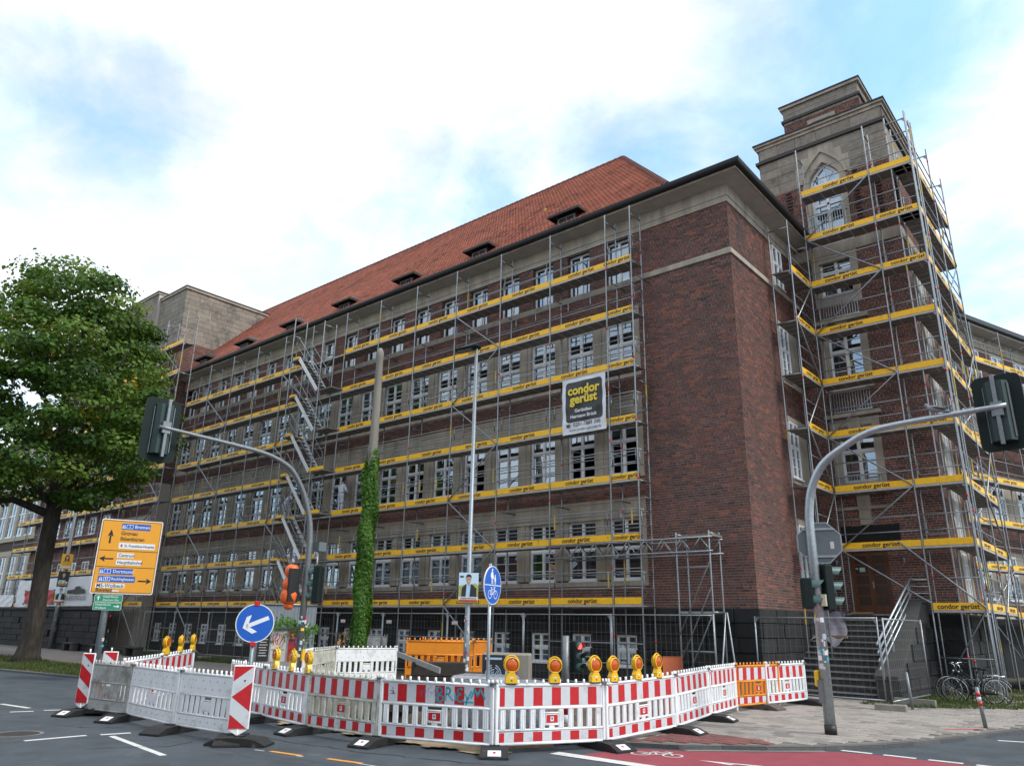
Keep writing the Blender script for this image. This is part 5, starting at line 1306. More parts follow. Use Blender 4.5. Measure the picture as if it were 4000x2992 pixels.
def warning_lamp(x, y, z, a, label, group='yellow warning lamps on the barriers'):
    if 'lamp' not in KITS:
        b = MB(); b.bbox((-.085,-.045,.0), (.085,.045,.015), .004, 1)
        b.prism([(-.085,.015), (.085,.015), (.085,.09), (.06,.135), (.045,.165), (-.045,.165), (-.06,.135), (-.085,.09)], 'y', -.042, .042)
        for s in (-1, 1): b.lathe([(.112,0), (.112,.02), (.100,.026), (.098,.018)], (0,s*.022,.265), (0,s,0), 20)
        b.lathe([(.112,-.03), (.112,.03)], (0,0,.265), (0,1,0), 20)
        b.box((-.045,-.04,.15), (.045,.04,.18))
        b.path([(cos(t)*.118, 0, .27+sin(t)*.13) for t in np.linspace(.15, pi-.15, 11)], .010, 6)
        l = MB(); 
        for s in (-1, 1): l.lathe([(.098,0), (.085,.012), (.05,.02), (.012,.024), (.0005,.024)], (0,s*.026,.265), (0,s,0), 20)
        k = MB(); k.disc((.0,-.0435,.05), (0,-1,0), .012, 10); k.add([(-.03,-.0435,.085),(.03,-.0435,.085),(.03,-.0435,.10),(-.03,-.0435,.10)], [(0,1,2,3)], 1)
        KITS['lamp'] = (b.mesh('lamp_body', [MT['lamp_yellow'], MT['black']]), l.mesh('lens', MT['lens']), k.mesh('lock', [MT['black'], MT['sign_white']]))
    b, l, k = KITS['lamp']; r = root('warning_lamp', label, 'warning lamp', (x, y, z), a, group); k_ = random.uniform(1.03, 1.1); r.scale = (k_, k_, k_); r.rotation_euler = (random.gauss(0, .03), random.gauss(0, .03), a+random.gauss(0, .12))
    inst('lamp_body', b, r); inst('lens', l, r); inst('lock', k, r); return r

Q = [(-16.25,9.68),(-14.35,9.33),(-12.42,9.01),(-10.50,9.08),(-8.51,9.75),(-7.61,11.54),(-7.47,13.75),(-7.87,15.97),(-8.2,18.0),(-8.12,19.24),(-7.77,21.37)]
QL = ['edge-on red and white barrier board tucked behind the large striped beacon panel',
      'red and white barrier board carrying three slim yellow lamps, beside the large beacon panel',
      'mossy red and white barrier board streaked with green grime',
      'red and white barrier board sprayed with turquoise graffiti',
      'clean red and white barrier board carrying three lamps, beside the graffiti board',
      'slanting red and white barrier board with three lamps after the cycle lane corner',
      'red and white barrier board in front of the orange plastic sheet, second after the corner',
      'red and white barrier board foreshortened just before the orange striped one',
      'orange barrier board with red and white film between two white ones',
      'last red and white barrier board of the row, below the entrance steps']
zs = [ROAD]*6+[-.02, 0, 0, 0, 0]
for i in range(10):
    kd = {2: 'plastic_grimy', 8: 'plastic_orange'}.get(i, 'plastic')
    p, q = Q[i], Q[i+1]
    if i == 8: p, q = (-8.25, 18.02), (-7.95, 19.95)
    if i == 9: p = (-8.0, 19.3)
    barrier(p, q, QL[i], kd, True, (zs[i], zs[i+1]), mark=True)
P = [(-17.76,7.29),(-16.26,7.51),(-14.09,7.38),(-12.28,7.52)]
PL = ['grey grimy barrier board seen from behind, at the end with the slim beacon', 'plain white barrier board from behind, dimpled, next to the grimy grey one', 'plain white barrier board from behind, butting against the large beacon panel']
for i in range(3): barrier(P[i+1], P[i], PL[i], 'plastic_grey' if i == 0 else 'plastic', False)
Wp = [(-15.9,11.0),(-17.83,12.95),(-19.04,14.62),(-18.55,16.6)]
WL = ['white barrier board from behind, near the foot of the traffic light mast', 'dirty white barrier board from behind, angled beside the ivy mast', 'bright white barrier board from behind, standing before the ivy mast']
for i in range(3): barrier(Wp[i+1], Wp[i], WL[i], 'plastic_grimy' if i == 1 else 'plastic', False, (.09, .09))
S = [(-17.25,7.72),(-18.6,9.2),(-19.97,10.78)]
barrier(S[0], S[1], 'short red and white barrier board behind the grey grimy one', 'plastic', True, (-.05, -.02)); barrier(S[1], S[2], 'red and white barrier board on the verge carrying three slim lamps', 'plastic', True, (-.02, .03))
barrier((-16.25,14.85), (-14.9,16.2), 'orange barrier board standing behind the street lamp', 'plastic_orange', False, (.38, .38), mark=False, group='stacked orange barrier boards')
barrier((-16.0,15.2), (-14.62,16.58), 'second orange barrier board stacked behind the first by the street lamp', 'plastic_orange', False, (.40, .40), mark=False, group='stacked orange barrier boards')
barrier((-24.7,19.95), (-23.7,20.6), 'pale barrier board leaning against the site fence by the ivy mast', 'plastic_grey', False, (.35, .35), lean=-.25)
# feet
for i in range(1, 11):
    x, y = Q[i]; a0 = atan2(Q[i][1]-Q[i-1][1], Q[i][0]-Q[i-1][0]); a1 = a0 if i == 10 else atan2(Q[i+1][1]-Q[i][1], Q[i+1][0]-Q[i][0])
    if i == 8: continue
    a = (a0+a1)/2-pi/2
    foot(x, y, a, zs[i]+.004, 'rubber_dusty' if i in (9,) else 'rubber', ['', 'rubber foot under the lamp board near the large beacon panel', 'rubber foot between the lamp board and the mossy board', 'rubber foot between the mossy and the graffiti board', 'long black rubber foot at the corner beside the graffiti board', 'black rubber foot at the corner by the white cycle lane line', 'black rubber foot resting on the red paving', 'black rubber foot on the paving below the slanting boards', '', 'dusty grey foot under the orange striped board', 'black rubber foot at the last board below the steps'][i], lab=i not in (9, 10))
for i in range(4): foot(P[i][0]+.02, P[i][1]-.05, -pi/2+.35+(.0 if i < 3 else .5), ROAD+.004, 'rubber', ['rubber foot with white label under the slim beacon', 'rubber foot with white label between the grey and white boards', 'plain black rubber foot between the two plain white boards', 'wide black foot carrying the large beacon panel'][i], lab=i < 2)
foot(-11.98, 7.44, radians(35), ROAD+.004, 'rubber', 'second black foot paired under the large beacon panel', lab=False)
for (x, y), lb in zip(S, ('black foot at the low end of the boards on the verge', 'black foot between the two red and white verge boards', 'black foot at the far end of the verge lamp board')): foot(x, y, .8, -.02, 'rubber', lb, lab=False)
for (x, y), lb in zip(Wp, ('black foot of the white board by the traffic light mast', 'black foot between the first white board and the dirty one', 'black foot between the dirty and the bright white board', 'black foot at the free end of the bright white board')): foot(x, y, .3, .02, 'rubber', lb, lab=False)
# lamps
def on_seg(A, B, t, dz=1.05): return (A[0]+(B[0]-A[0])*t, A[1]+(B[1]-A[1])*t, dz+ROAD, atan2(B[1]-A[1], B[0]-A[0]))
LN = 'yellow warning lamp with orange lens, '
for A, B, t, z0, s in ((Q[4],Q[5],.13,0,'above the corner beside the graffiti'), (Q[4],Q[5],.52,0,'midway on the clean three-lamp board'), (Q[4],Q[5],.90,0,'at the far end of the clean three-lamp board'),
        (Q[5],Q[6],.10,0,'first on the slanting board after the corner'), (Q[5],Q[6],.42,.01,'second on the slanting board after the corner'), (Q[5],Q[6],.72,.02,'third on the slanting board after the corner'),
        (Q[1],Q[2],.22,-.02,'closest to the large beacon panel'), (Q[1],Q[2],.60,-.02,'in the middle of the board beside the large beacon'), (Q[1],Q[2],.96,-.02,'next to the mossy board')):
    x, y, z, a = on_seg(A, B, t, 1.02+z0); warning_lamp(x, y, z, a, LN+s)
for t, s in ((.12, 'low end of the verge board'), (.52, 'middle of the verge board'), (.9, 'far end of the verge board')):
    x, y, z, a = on_seg(S[1], S[2], t, 1.09+.05*t); warning_lamp(x, y, z, a+pi, LN+s)
# beacon panels
def beacon(x, y, a, label, flip=1, h=.99, w=.31, z=ROAD, chev=False):
    r = root('beacon_panel', label, 'beacon', (x, y, z), a, 'striped beacon panels')
    m = MB(); m.bbox((-w/2,-.02,.22), (w/2,.02,.22+h), .012); m.prism([(-w/2+.02,.22), (0,.13), (w/2-.02,.22)], 'y', -.012, .012); inst('panel', m.mesh('panel', MT['plastic']), r)
    f = MB(); e = .018; x0, x1, z0, z1 = -w/2+e, w/2-e, .22+e, .22+h-e; hh = z1-z0
    f.add([(x0,-.0215,z0),(x1,-.0215,z0),(x1,-.0215,z1),(x0,-.0215,z1)], [(0,1,2,3)], 0)
    y_ = -.0235; W_ = x1-x0
    def tri(pts): f.add([(x0+W_*u if flip > 0 else x1-W_*u, y_, z0+hh*v) for u, v in (pts if flip > 0 else pts[::-1])], [tuple(range(len(pts)))], 1)
    if chev: tri([(0,0), (.95,0), (0,.23)]); tri([(1,.27), (1,.745), (0,.505)]); tri([(0,.755), (1,1.0), (0,1.0)])
    else: tri([(0,.0), (1,.0), (1,.1), (0,.32)]); tri([(0,.52), (1,.30), (1,.58), (0,.8)]); tri([(0,1.0), (1,.78), (1,1.0)])
    inst('reflective_film', f.mesh('reflective_film', [MT['film_white'], MT['film_red']]), r)
    k = MB(); k.add([(-.02+.03,-.0245,.98),(.02+.03,-.0245,.98),(.03,-.0245,.94)], [(2,1,0)], 0); inst('maker_mark', k.mesh('maker_mark', MT['sign_black']), r)
    s = MB(); s.tube((0,0,.0), (0,0,.25), .02, n=6); s.tube((0,0,.22+h), (0,0,.30+h), .018, n=6); inst('stem', s.mesh('stem', MT['plastic']), r)
    return r
beacon(-12.08, 7.44, radians(52), 'large red and white beacon panel with chevron, facing the road', 1, .99, .34, chev=True)
beacon(-17.72, 7.22, radians(28), 'slim red and white beacon panel seen obliquely at the row end', 1)
beacon(-18.4, 7.95, radians(55), 'slim red and white beacon panel standing behind the grey board', 1)
# graffiti on the board between two joints: turquoise tag lettering as sprayed strokes on the film
gb = [o for o in bpy.data.objects if o.get('label') == QL[3]][0]
A, du, dn = V(0, 0, 0), V(1/gb.scale.x, 0, 0), V(0, -1, 0)      # strokes lie on the film, in the board's own frame
gr = MB()
def stroke(pts, wd=.027):
    for k in range(len(pts)-1):
        (a, b), (c, d) = pts[k], pts[k+1]; p = A+du*a+dn*.0105+V(0,0,b); q = A+du*c+dn*.0105+V(0,0,d); t = (q-p).normalized(); s = dn.cross(t)*wd/2
        gr.add([p-s-t*wd*.3, q-s+t*wd*.3, q+s+t*wd*.3, p+s-t*wd*.3], [(0,1,2,3)])
def arc(cx, cz, rx, rz, a0, a1, n=10): return [(cx+rx*cos(radians(a0+(a1-a0)*k/n)), cz+rz*sin(radians(a0+(a1-a0)*k/n))) for k in range(n+1)]
stroke([(1.07,.93),(1.10,.72)]); stroke(arc(1.10,.89,.06,.045,100,-100)); stroke(arc(1.12,.77,.07,.05,110,-190))
stroke([(1.25,.93),(1.23,.75)]); stroke(arc(1.26,.89,.055,.05,110,-110)); stroke([(1.27,.84),(1.36,.75)]); stroke([(1.40,.86),(1.41,.76)])
stroke(arc(1.50,.89,.05,.04,60,260)); stroke(arc(1.50,.79,.06,.055,90,330)); stroke([(1.57,.86),(1.63,.78),(1.69,.90)]); stroke([(1.62,.80),(1.60,.70)]); stroke([(1.57,.735),(1.72,.735)])
stroke([(1.69,.80),(1.75,.94),(1.80,.84),(1.85,.94),(1.93,.80)], .03)
go = gr.build('graffiti', MT['teal_spray'], gb, (0, 0, 0))
gr = MB()
stroke([(.20,.86),(.27,.83),(.22,.80),(.30,.81)], .008); stroke([(.24,.9),(.27,.82)], .008)
g2 = gr.build('graffiti', MT['sign_black'], gb, (0, 0, 0))
gr = MB(); 
for k in range(6): stroke([(.74+.06*k,.84+.02*sin(k)),(.80+.06*k,.90-.03*cos(k*2)),(.78+.06*k,.78)], .005)
g3 = gr.build('graffiti', MT['violet_spray'], gb, (0, 0, 0))

# ------------------------------------------------------------------ traffic lights, lamps, signs
def face_cam(x, y): return atan2(-x, y)          # rz that turns local -Y towards the viewpoint side of the crossing
def smooth(pts, rad, n=5):
    """Catmull-Rom through the given points, radii interpolated"""
    P = [Vector(p) for p in pts]; out, rr = [], []
    for i in range(len(P)-1):
        a, b, c, d = P[max(i-1, 0)], P[i], P[i+1], P[min(i+2, len(P)-1)]
        if i == 0: out.append(b); rr.append(rad[0]); continue
        if i == 1: a = b-(c-b)
        for k in range(n):
            t = k/n; out.append(.5*((2*b)+(c-a)*t+(2*a-5*b+4*c-d)*t*t+(3*b-a-3*c+d)*t**3)); rr.append(rad[i]+(rad[i+1]-rad[i])*t)
    return out+[P[-1]], rr+[rad[-1]]
def rrect(w, h, r, n=5):
    pts = []
    for cx, cz, a in ((w/2-r, -h/2+r, -90), (w/2-r, h/2-r, 0), (-w/2+r, h/2-r, 90), (-w/2+r, -h/2+r, 180)):
        for k in range(n+1): t = radians(a+90*k/n); pts.append((cx+r*cos(t), cz+r*sin(t)))
    return pts
def overhead_head(parent, loc, rz):
    """three-lamp head with contrast board; its back is local -Y"""
    h = bpy.data.objects.new('signal_head', MB().prism(rrect(.80, 1.42, .13), 'y', -.02, .02).mesh('contrast_board', MT['signal'])); COL.objects.link(h); h.parent = parent; h.location = loc; h.rotation_euler = (0, 0, rz)
    b = MB(); b.prism([(x, y) for x, y in [(-.20,-.022), (.20,-.022), (.20,-.10), (.13,-.21), (-.13,-.21), (-.20,-.10)]][::-1], 'z', -.56, .56); inst('housing', b.mesh('housing', MT['hood_dark'] if 'hood_dark' in MT else mat('hood_dark', (.020,.045,.042), .42, var=.08)), h)
    b = MB(); b.box((-.225,-.06,-.56), (-.215,-.022,.5)); b.box((.19,-.14,-.5), (.205,-.022,.52)); inst('edge_trim', b.mesh('edge_trim', MT['galv_dark']), h)
    b = MB(); b.box((-.03,-.30,-.64), (.03,-.24,.66)); b.box((-.09,-.31,-.12), (.09,-.245,.14)); b.box((-.02,-.25,.5), (.02,-.2,.56)); b.box((-.02,-.25,-.5), (.02,-.2,-.44)); inst('bracket', b.mesh('bracket', MT['galv_dark']), h)
    b = MB()
    for z in (-.37, 0, .37): b.lathe([(.14,.0), (.15,.22)], (0,.02,z), (0,1,0), 14); b.disc((0,.03,z), (0,1,0), .13, 14)
    inst('lamp_hoods', b.mesh('lamp_hoods', MT['signal_in']), h)
    return h
def small_head(parent, loc, rz, lamps=3, bag=False, s=1.0):
    """front is local -Y, hoods stick out there"""
    hh = .29*lamps*s; o = inst('signal_head', MB().bbox((-.15*s,-.06,-hh/2), (.15*s,.12,hh/2), .02).mesh('signal_head', MT['signal']), parent, loc, (0, 0, rz))
    for k in range(lamps):
        z = hh/2-.145*s-.29*s*k; m = MB(); n = 10; vs = []; fs = []
        for i in range(n+1):
            t = radians(-20+220*i/n); c, q = cos(t), sin(t); ext = .26*s*(.55+.45*max(0, q)); vs += [(.115*s*c, -.06, z+.115*s*q), (.12*s*c, -.06-ext, z+.12*s*q)]
        for i in range(n): fs.append((2*i, 2*i+1, 2*i+3, 2*i+2))
        m.add(vs, fs, 0, True); inst('hood', m.mesh('hood', MT['hood']), o)
        inst('lamp_lens', MB().lathe([(.10*s,0), (.07*s,.015), (.0005,.02)], (0,-.062,z), (0,-1,0), 14).mesh('lamp_lens', MT['signal_lens']), o)
    return o
def stickers(parent, x, y, r, z0, z1, n, seed, a0):
    rs = random.Random(seed); mats = ['pp_white','pp_teal','film_white','pp_black','sign_white','pp_white','pp_white','cabinet','logo_yellow','pp_pink','shirt']
    for k in range(n):
        z = rs.uniform(z0, z1); a = a0+rs.uniform(-1.1, 1.1); w_ = rs.uniform(.03, .08); h_ = rs.uniform(.03, .10); m = MB(); q = 4
        vs = []; 
        for i in range(q+1):
            t = a+(i/q-.5)*w_/r; vs += [(x+(r+.003)*cos(t), y+(r+.003)*sin(t), z-h_/2), (x+(r+.003)*cos(t), y+(r+.003)*sin(t), z+h_/2)]
        m.add(vs, [(2*i, 2*i+2, 2*i+3, 2*i+1) for i in range(q)]); m.build('sticker', MT[rs.choice(mats)], parent)
# mast with arm over the street on the left
px_, py_ = -16.3, 11.45
tl = root('traffic_light_mast', 'grey traffic light mast with curved arm and orange bagged signal by the road works', 'traffic light', (px_, py_, 0), group='curved arm traffic light masts')
pts = [(px_,py_,0),(px_,py_,3.7),(px_,11.40,4.15),(px_,11.28,4.55),(px_,11.06,5.02),(px_,10.72,5.44),(px_,10.3,5.64),(px_,9.8,5.74),(px_,9.0,5.79),(px_,7.25,5.86)]
MB().path(*smooth(pts, [.09,.076,.074,.07,.066,.062,.058,.054,.05,.04]), 12).build('mast', MT['galv_dark'], tl)
overhead_head(tl, Vector((px_-.3, 7.42, 5.86))-tl.location, pi/2)
a = atan2(-.76, .65)
small_head(tl, Vector((px_+.20, py_+.18, 2.72))-tl.location, a-.15)
bg_ = MB(); rs = random.Random(4)
for zc, rr in ((3.02,.20), (2.72,.22), (2.42,.24), (2.2,.12)):
    pr = [(rr*sin(pi*i/7)*(1+.14*rs.uniform(-1, 1)), -rr*.85*cos(pi*i/7)) for i in range(8)]; bg_.lathe(pr, (px_-.26, py_-.26, zc), (0,0,1), 11, 0, True)
bgo = bg_.build('signal_cover', MT['bag'], tl)
MB().box((px_-.16, py_-.42, 2.3), (px_-.06, py_-.14, 3.08)).build('cover_strap', MT['black'], tl)
MB().box((px_+.0, py_+.10, 3.52), (px_+.26, py_+.32, 3.74)).build('control_box', MT['sign_back'], tl); MB().tube((px_+.1, py_+.2, 3.5), (px_+.1, py_+.2, 3.2), .02).build('aerial', MT['sign_white'], tl)
MB().box((px_+.11, py_-.02, .95), (px_+.17, py_+.06, 1.2)).build('push_button', MT['lamp_yellow'], tl)
stickers(tl, px_, py_, .104, .9, 2.2, 16, 3, atan2(-py_, -px_))
# mast on the right
qx, qy = -5.33, 15.68
tr_ = root('traffic_light_mast', 'grey traffic light mast with stickers and curved arm carrying an octagonal sign', 'traffic light', (qx, qy, 0), group='curved arm traffic light masts')
pts = [(qx,qy,0),(qx,qy,3.7),(-5.32,qy,4.1),(-5.22,qy,4.6),(-4.95,qy,5.07),(-4.5,qy,5.38),(-3.96,qy,5.62),(-3.25,qy,5.70),(-1.62,qy,5.77)]
MB().path(*smooth(pts, [.105,.09,.088,.085,.08,.072,.066,.058,.045]), 14).build('mast', MT['galv'], tr_)
MB().tube((qx,qy,0), (qx,qy,.16), .112, n=14).build('base_sleeve', MT['black'], tr_); MB().box((qx-.12, qy-.109, .55), (qx-.02, qy-.10, .95)).build('hatch', MT['galv_dark'], tr_)
overhead_head(tr_, Vector((-1.76, qy+.30, 5.72))-tr_.location, radians(-4))
oc = MB(); R = .43; oc.prism([(R*cos(radians(22.5+45*k)), R*sin(radians(22.5+45*k))) for k in range(8)], 'y', -.015, .015); 
osn = inst('octagon_sign', oc.mesh('octagon_sign', MT['sign_back']), tr_, (.10, .16, 3.53), (0, 0, radians(18)))
om = MB(); 
for k in range(8):
    a0, a1 = radians(22.5+45*k), radians(67.5+45*k); om.bar((R*cos(a0),0,R*sin(a0)), (R*cos(a1),0,R*sin(a1)), .05, .02)
inst('sign_rim', om.mesh('sign_rim', MT['galv']), osn); inst('sign_brace', MB().box((-.3,-.05,.25), (.3,-.016,.29)).box((-.3,-.05,-.29), (.3,-.016,-.25)).mesh('sign_brace', MT['galv']), osn)
inst('sticker', MB().box((.2,-.018,-.12), (.27,-.0155,.02)).mesh('sticker', MT['pp_white']), osn)
ar_ = atan2(.76, -.65)
small_head(tr_, (-.12, -.12, 2.54), ar_-.2, 2); small_head(tr_, (.17, .17, 2.66), ar_+.15, 3)
MB().box((qx+.10, qy-.10, 2.30), (qx+.19, qy-.02, 2.52)).build('speaker_box', mat('cream', (.55,.52,.36), .6), tr_)
b = MB(); b.bbox((-.055,-.03,0), (.055,.06,.30), .025, 0); inst('push_button', b.mesh('push_button', MT['lamp_yellow']), tr_, (-.13, -.03, .82), (0, 0, radians(70)))
stickers(tr_, qx, qy, .103, 1.15, 2.1, 22, 5, atan2(-qy, -qx))
# pigeon on the arm
pg = root('pigeon', 'grey pigeon perched on the curved mast arm', 'bird', (-2.78, qy, 5.79))
b = MB(); b.lathe([(.005,-.17), (.035,-.14), (.062,-.06), (.068,.01), (.055,.07), (.03,.11), (.02,.13)], (0,0,.10), (-.93,.1,.36), 12); b.lathe([(.018,.0), (.03,.03), (.034,.055), (.026,.085), (.004,.10)], (-.11,.012,.135), (-.25,0,1), 10); b.tube((-.155,.016,.195), (-.18,.018,.19), .008, .002, 6)
b.lathe([(.004,-.30), (.03,-.26), (.034,-.14)], (0,0,.10), (-.93,.1,.36), 8)
bo = inst('body', b.mesh('body', MT['bird_grey']), pg)
wg = MB(); 
for s in (-1, 1): wg.lathe([(.004,-.22), (.022,-.15), (.032,-.03), (.018,.05)], (.02,s*.045,.115), (-.95,.05,.3), 8)
inst('wing', wg.mesh('wing', MT['bird_dark']), pg); lg = MB(); lg.tube((-.01,-.02,0), (-.01,-.02,.06), .006, n=5); lg.tube((-.01,.02,0), (-.01,.02,.06), .006, n=5); inst('leg', lg.mesh('leg', MT['pp_pink']), pg)
mat('galv_mid', (.27,.31,.34), .5, .55, var=.2, vscale=7)
# street lamp with poster
lx, ly = -13.71, 14.56
sl_ = root('street_lamp', 'slim galvanised street lamp with flat head carrying an election poster', 'street lamp', (lx, ly, 0))
MB().path([(lx,ly,0),(lx,ly,1.6),(lx,ly,1.65),(lx,ly,9.3)], [.085,.08,.066,.045], 12).build('pole', MT['galv_mid'], sl_)
hd = MB(); hd.bbox((-.62,-.16,-.05), (.10,.16,.06), .04); inst('lamp_head', hd.mesh('lamp_head', MT['signal']), sl_, (0, 0, 9.3), (0, radians(-6), radians(20))); 
inst('lamp_panel', MB().box((-.56,-.12,-.056), (-.12,.12,-.05)).mesh('lamp_panel', mat('lamp_glass', (.20,.18,.16), .2)), sl_, (0, 0, 9.3), (0, radians(-6), radians(20)))
stickers(sl_, lx, ly, .084, .7, 2.1, 16, 9, atan2(-ly, -lx))
def poster(name, label, x, y, z0, w, h, rz, bgm, draw, group=None):
    r = root(name, label, 'poster', (x, y, z0), rz, group); inst('board', MB().box((-w/2,-.006,0), (w/2,.006,h)).mesh('board', MT[bgm]), r)
    m = {}
    def shp(mt, pts, lay=1):
        m.setdefault((mt, lay), MB()).add([(px*w-w/2, -.006-.0015*lay, pz*h) for px, pz in pts], [tuple(range(len(pts)))])
    def ell(mt, cx, cz, rx, rz_, lay=1, n=14): shp(mt, [(cx+rx*cos(2*pi*k/n), cz+rz_*sin(2*pi*k/n)) for k in range(n)], lay)
    draw(shp, ell)
    for (mt, lay), b in m.items(): inst('print', b.mesh('print', MT[mt]), r)
    return r
def portrait(hair, long_hair=False, bg2=None, strip='pp_white', strip2='pp_red', jacket='suit', shirt='shirt'):
    def d(shp, ell):
        if bg2: shp(bg2, [(0,.0),(1,.0),(1,.58),(.8,.66),(.6,.56),(.3,.60),(0,.55)], 1)
        shp(jacket, [(.12,.10),(.92,.10),(.9,.48),(.68,.62),(.36,.62),(.16,.5)], 2); shp(shirt, [(.36,.12),(.55,.12),(.60,.62),(.40,.62)], 3); ell('skin', .5, .62, .07, .08, 3)
        if long_hair: ell(hair, .5, .75, .21, .19, 4); ell('skin', .5, .755, .115, .115, 5); shp(hair, [(.29,.48),(.40,.50),(.39,.78),(.29,.74)], 6); shp(hair, [(.61,.5),(.71,.48),(.71,.74),(.61,.78)], 6)
        else: ell(hair, .5, .85, .145, .10, 4); ell('skin', .5, .775, .125, .125, 5); shp(hair, [(.38,.86),(.62,.86),(.60,.93),(.42,.94)], 6)
        ell(hair, .45, .79, .02, .012, 7, 8); ell(hair, .55, .79, .02, .012, 7, 8); shp('pp_white', [(.45,.715),(.55,.715),(.53,.695),(.47,.695)], 7)
        if strip: shp(strip, [(0,.10),(1,.10),(1,.20),(0,.20)], 8)
        if strip2: shp(strip2, [(.05,.035),(.95,.035),(.95,.09),(.05,.09)], 8)
    return d
fx, fy = lx*.988+.02, ly*.988
ra_ = face_cam(lx, ly)
po = poster('election_poster', 'election poster of a smiling man in dark jacket fixed to the street lamp', lx+.075, ly-.08, 2.36, .50, .74, ra_+.06, 'sky_print', portrait('hair', False, 'field_print'), 'election posters')
inst('lettering', text_mesh('Stephan Brinktrine', .052, MT['sign_black'], .0008), po, (0, -.022, .11), (pi/2, 0, 0)); inst('party_mark', MB().box((-.22,-.012,.62), (-.13,-.009,.66)).mesh('party_mark', MT['suit']), po)
# shared foot and cycle path sign
bx_, by_ = -9.29, 10.48
ps = root('path_sign', 'round blue pedestrian and cycle path sign on a grey post', 'traffic sign', (bx_, by_, ROAD), radians(104.5))
inst('post', MB().tube((.0,.04,0), (.0,.04,2.98), .03, n=10).mesh('post', MT['galv']), ps)
dsc = inst('sign_disc', MB().lathe([(.0005,0), (.335,0), (.335,.02), (.0005,.02)], (0,.005,2.60), (0,-1,0), 36, 0, False).mesh('sign_disc', MT['sign_white']), ps)
inst('blue_face', MB().disc((0,-.0165,2.60), (0,-1,0), .322, 36).mesh('blue_face', MT['sign_blue']), dsc)
sy = MB(); Yp = -.018
def P2(pts): sy.add([(x, Yp, 2.60+z) for x, z in pts], [tuple(range(len(pts)))])
def cir(x, z, r, n=12): P2([(x+r*cos(2*pi*k/n), z+r*sin(2*pi*k/n)) for k in range(n)])
def ln(a, b, w_=.012):
    d = Vector((b[0]-a[0], b[1]-a[1])).normalized(); n_ = Vector((-d.y, d.x))*w_/2; P2([(a[0]-n_.x, a[1]-n_.y), (b[0]-n_.x, b[1]-n_.y), (b[0]+n_.x, b[1]+n_.y), (a[0]+n_.x, a[1]+n_.y)])
def rg(x, z, r, w_=.012, n=18):
    for k in range(n): a, b = 2*pi*k/n, 2*pi*(k+1)/n; P2([(x+cos(a)*(r-w_), z+sin(a)*(r-w_)), (x+cos(a)*r, z+sin(a)*r), (x+cos(b)*r, z+sin(b)*r), (x+cos(b)*(r-w_), z+sin(b)*(r-w_))])
ln((-.32,0), (.32,0), .014)
cir(-.03,.265,.026); P2([(-.055,.235),(-.005,.235),(.03,.12),(-.085,.12)]); ln((-.045,.12), (-.045,.02), .02); ln((-.01,.12), (-.01,.02), .02); ln((-.06,.225), (-.095,.15), .016)
cir(.085,.165,.022); P2([(.065,.14),(.108,.14),(.118,.07),(.055,.07)]); ln((.072,.07), (.072,.02), .016); ln((.1,.07), (.1,.02), .016); ln((.06,.13), (.01,.12), .014)
rg(-.11,-.16,.075); rg(.11,-.16,.075)
for a, b in (((-.11,-.16),(-.05,-.07)), ((-.05,-.07),(.07,-.07)), ((.07,-.07),(.11,-.16)), ((-.05,-.07),(0,-.16)), ((0,-.16),(.07,-.07)), ((-.11,-.16),(0,-.16)), ((.07,-.07),(.06,-.04)), ((.03,-.035),(.10,-.035)), ((-.05,-.07),(-.06,-.045)), ((-.09,-.042),(-.03,-.042))): ln(a, b)
inst('symbols', sy.mesh('symbols', MT['sign_white']), dsc)
# blue keep-left disc
kx, ky = -12.73, 7.94
ks = root('arrow_sign', 'round blue sign with white slanting arrow standing behind the large beacon panel', 'traffic sign', (kx, ky, ROAD), face_cam(kx, ky)-.05)
inst('post', MB().tube((0,.04,0), (0,.04,2.18), .035, n=10).mesh('post', MT['galv']), ks)
dsc = inst('sign_disc', MB().lathe([(.0005,0), (.335,0), (.335,.02), (.0005,.02)], (0,.005,1.88), (0,-1,0), 36, 0, False).mesh('sign_disc', MT['sign_white']), ks)
inst('blue_face', MB().disc((0,-.0165,1.88), (0,-1,0), .318, 36).mesh('blue_face', MT['sign_blue']), dsc)
sy = MB(); ca, sa = cos(radians(203)), sin(radians(203))
def A2(pts): sy.add([(x*ca-z*sa, Yp, 1.88+x*sa+z*ca) for x, z in pts], [tuple(range(len(pts)))])
A2([(-.25,-.035),(.16,-.035),(.16,.035),(-.25,.035)]); A2([(.22,0),(.10,.155),(.01,.155),(.13,0)]); A2([(.13,0),(.01,-.155),(.10,-.155),(.22,0)])
inst('arrow', sy.mesh('arrow', MT['sign_white']), dsc); inst('clamp', MB().bbox((-.05,-.03,2.17), (.05,.07,2.26), .01).bbox((-.05,-.05,1.48), (.05,.08,1.56), .01).mesh('clamp', MT['film_red']), ks)
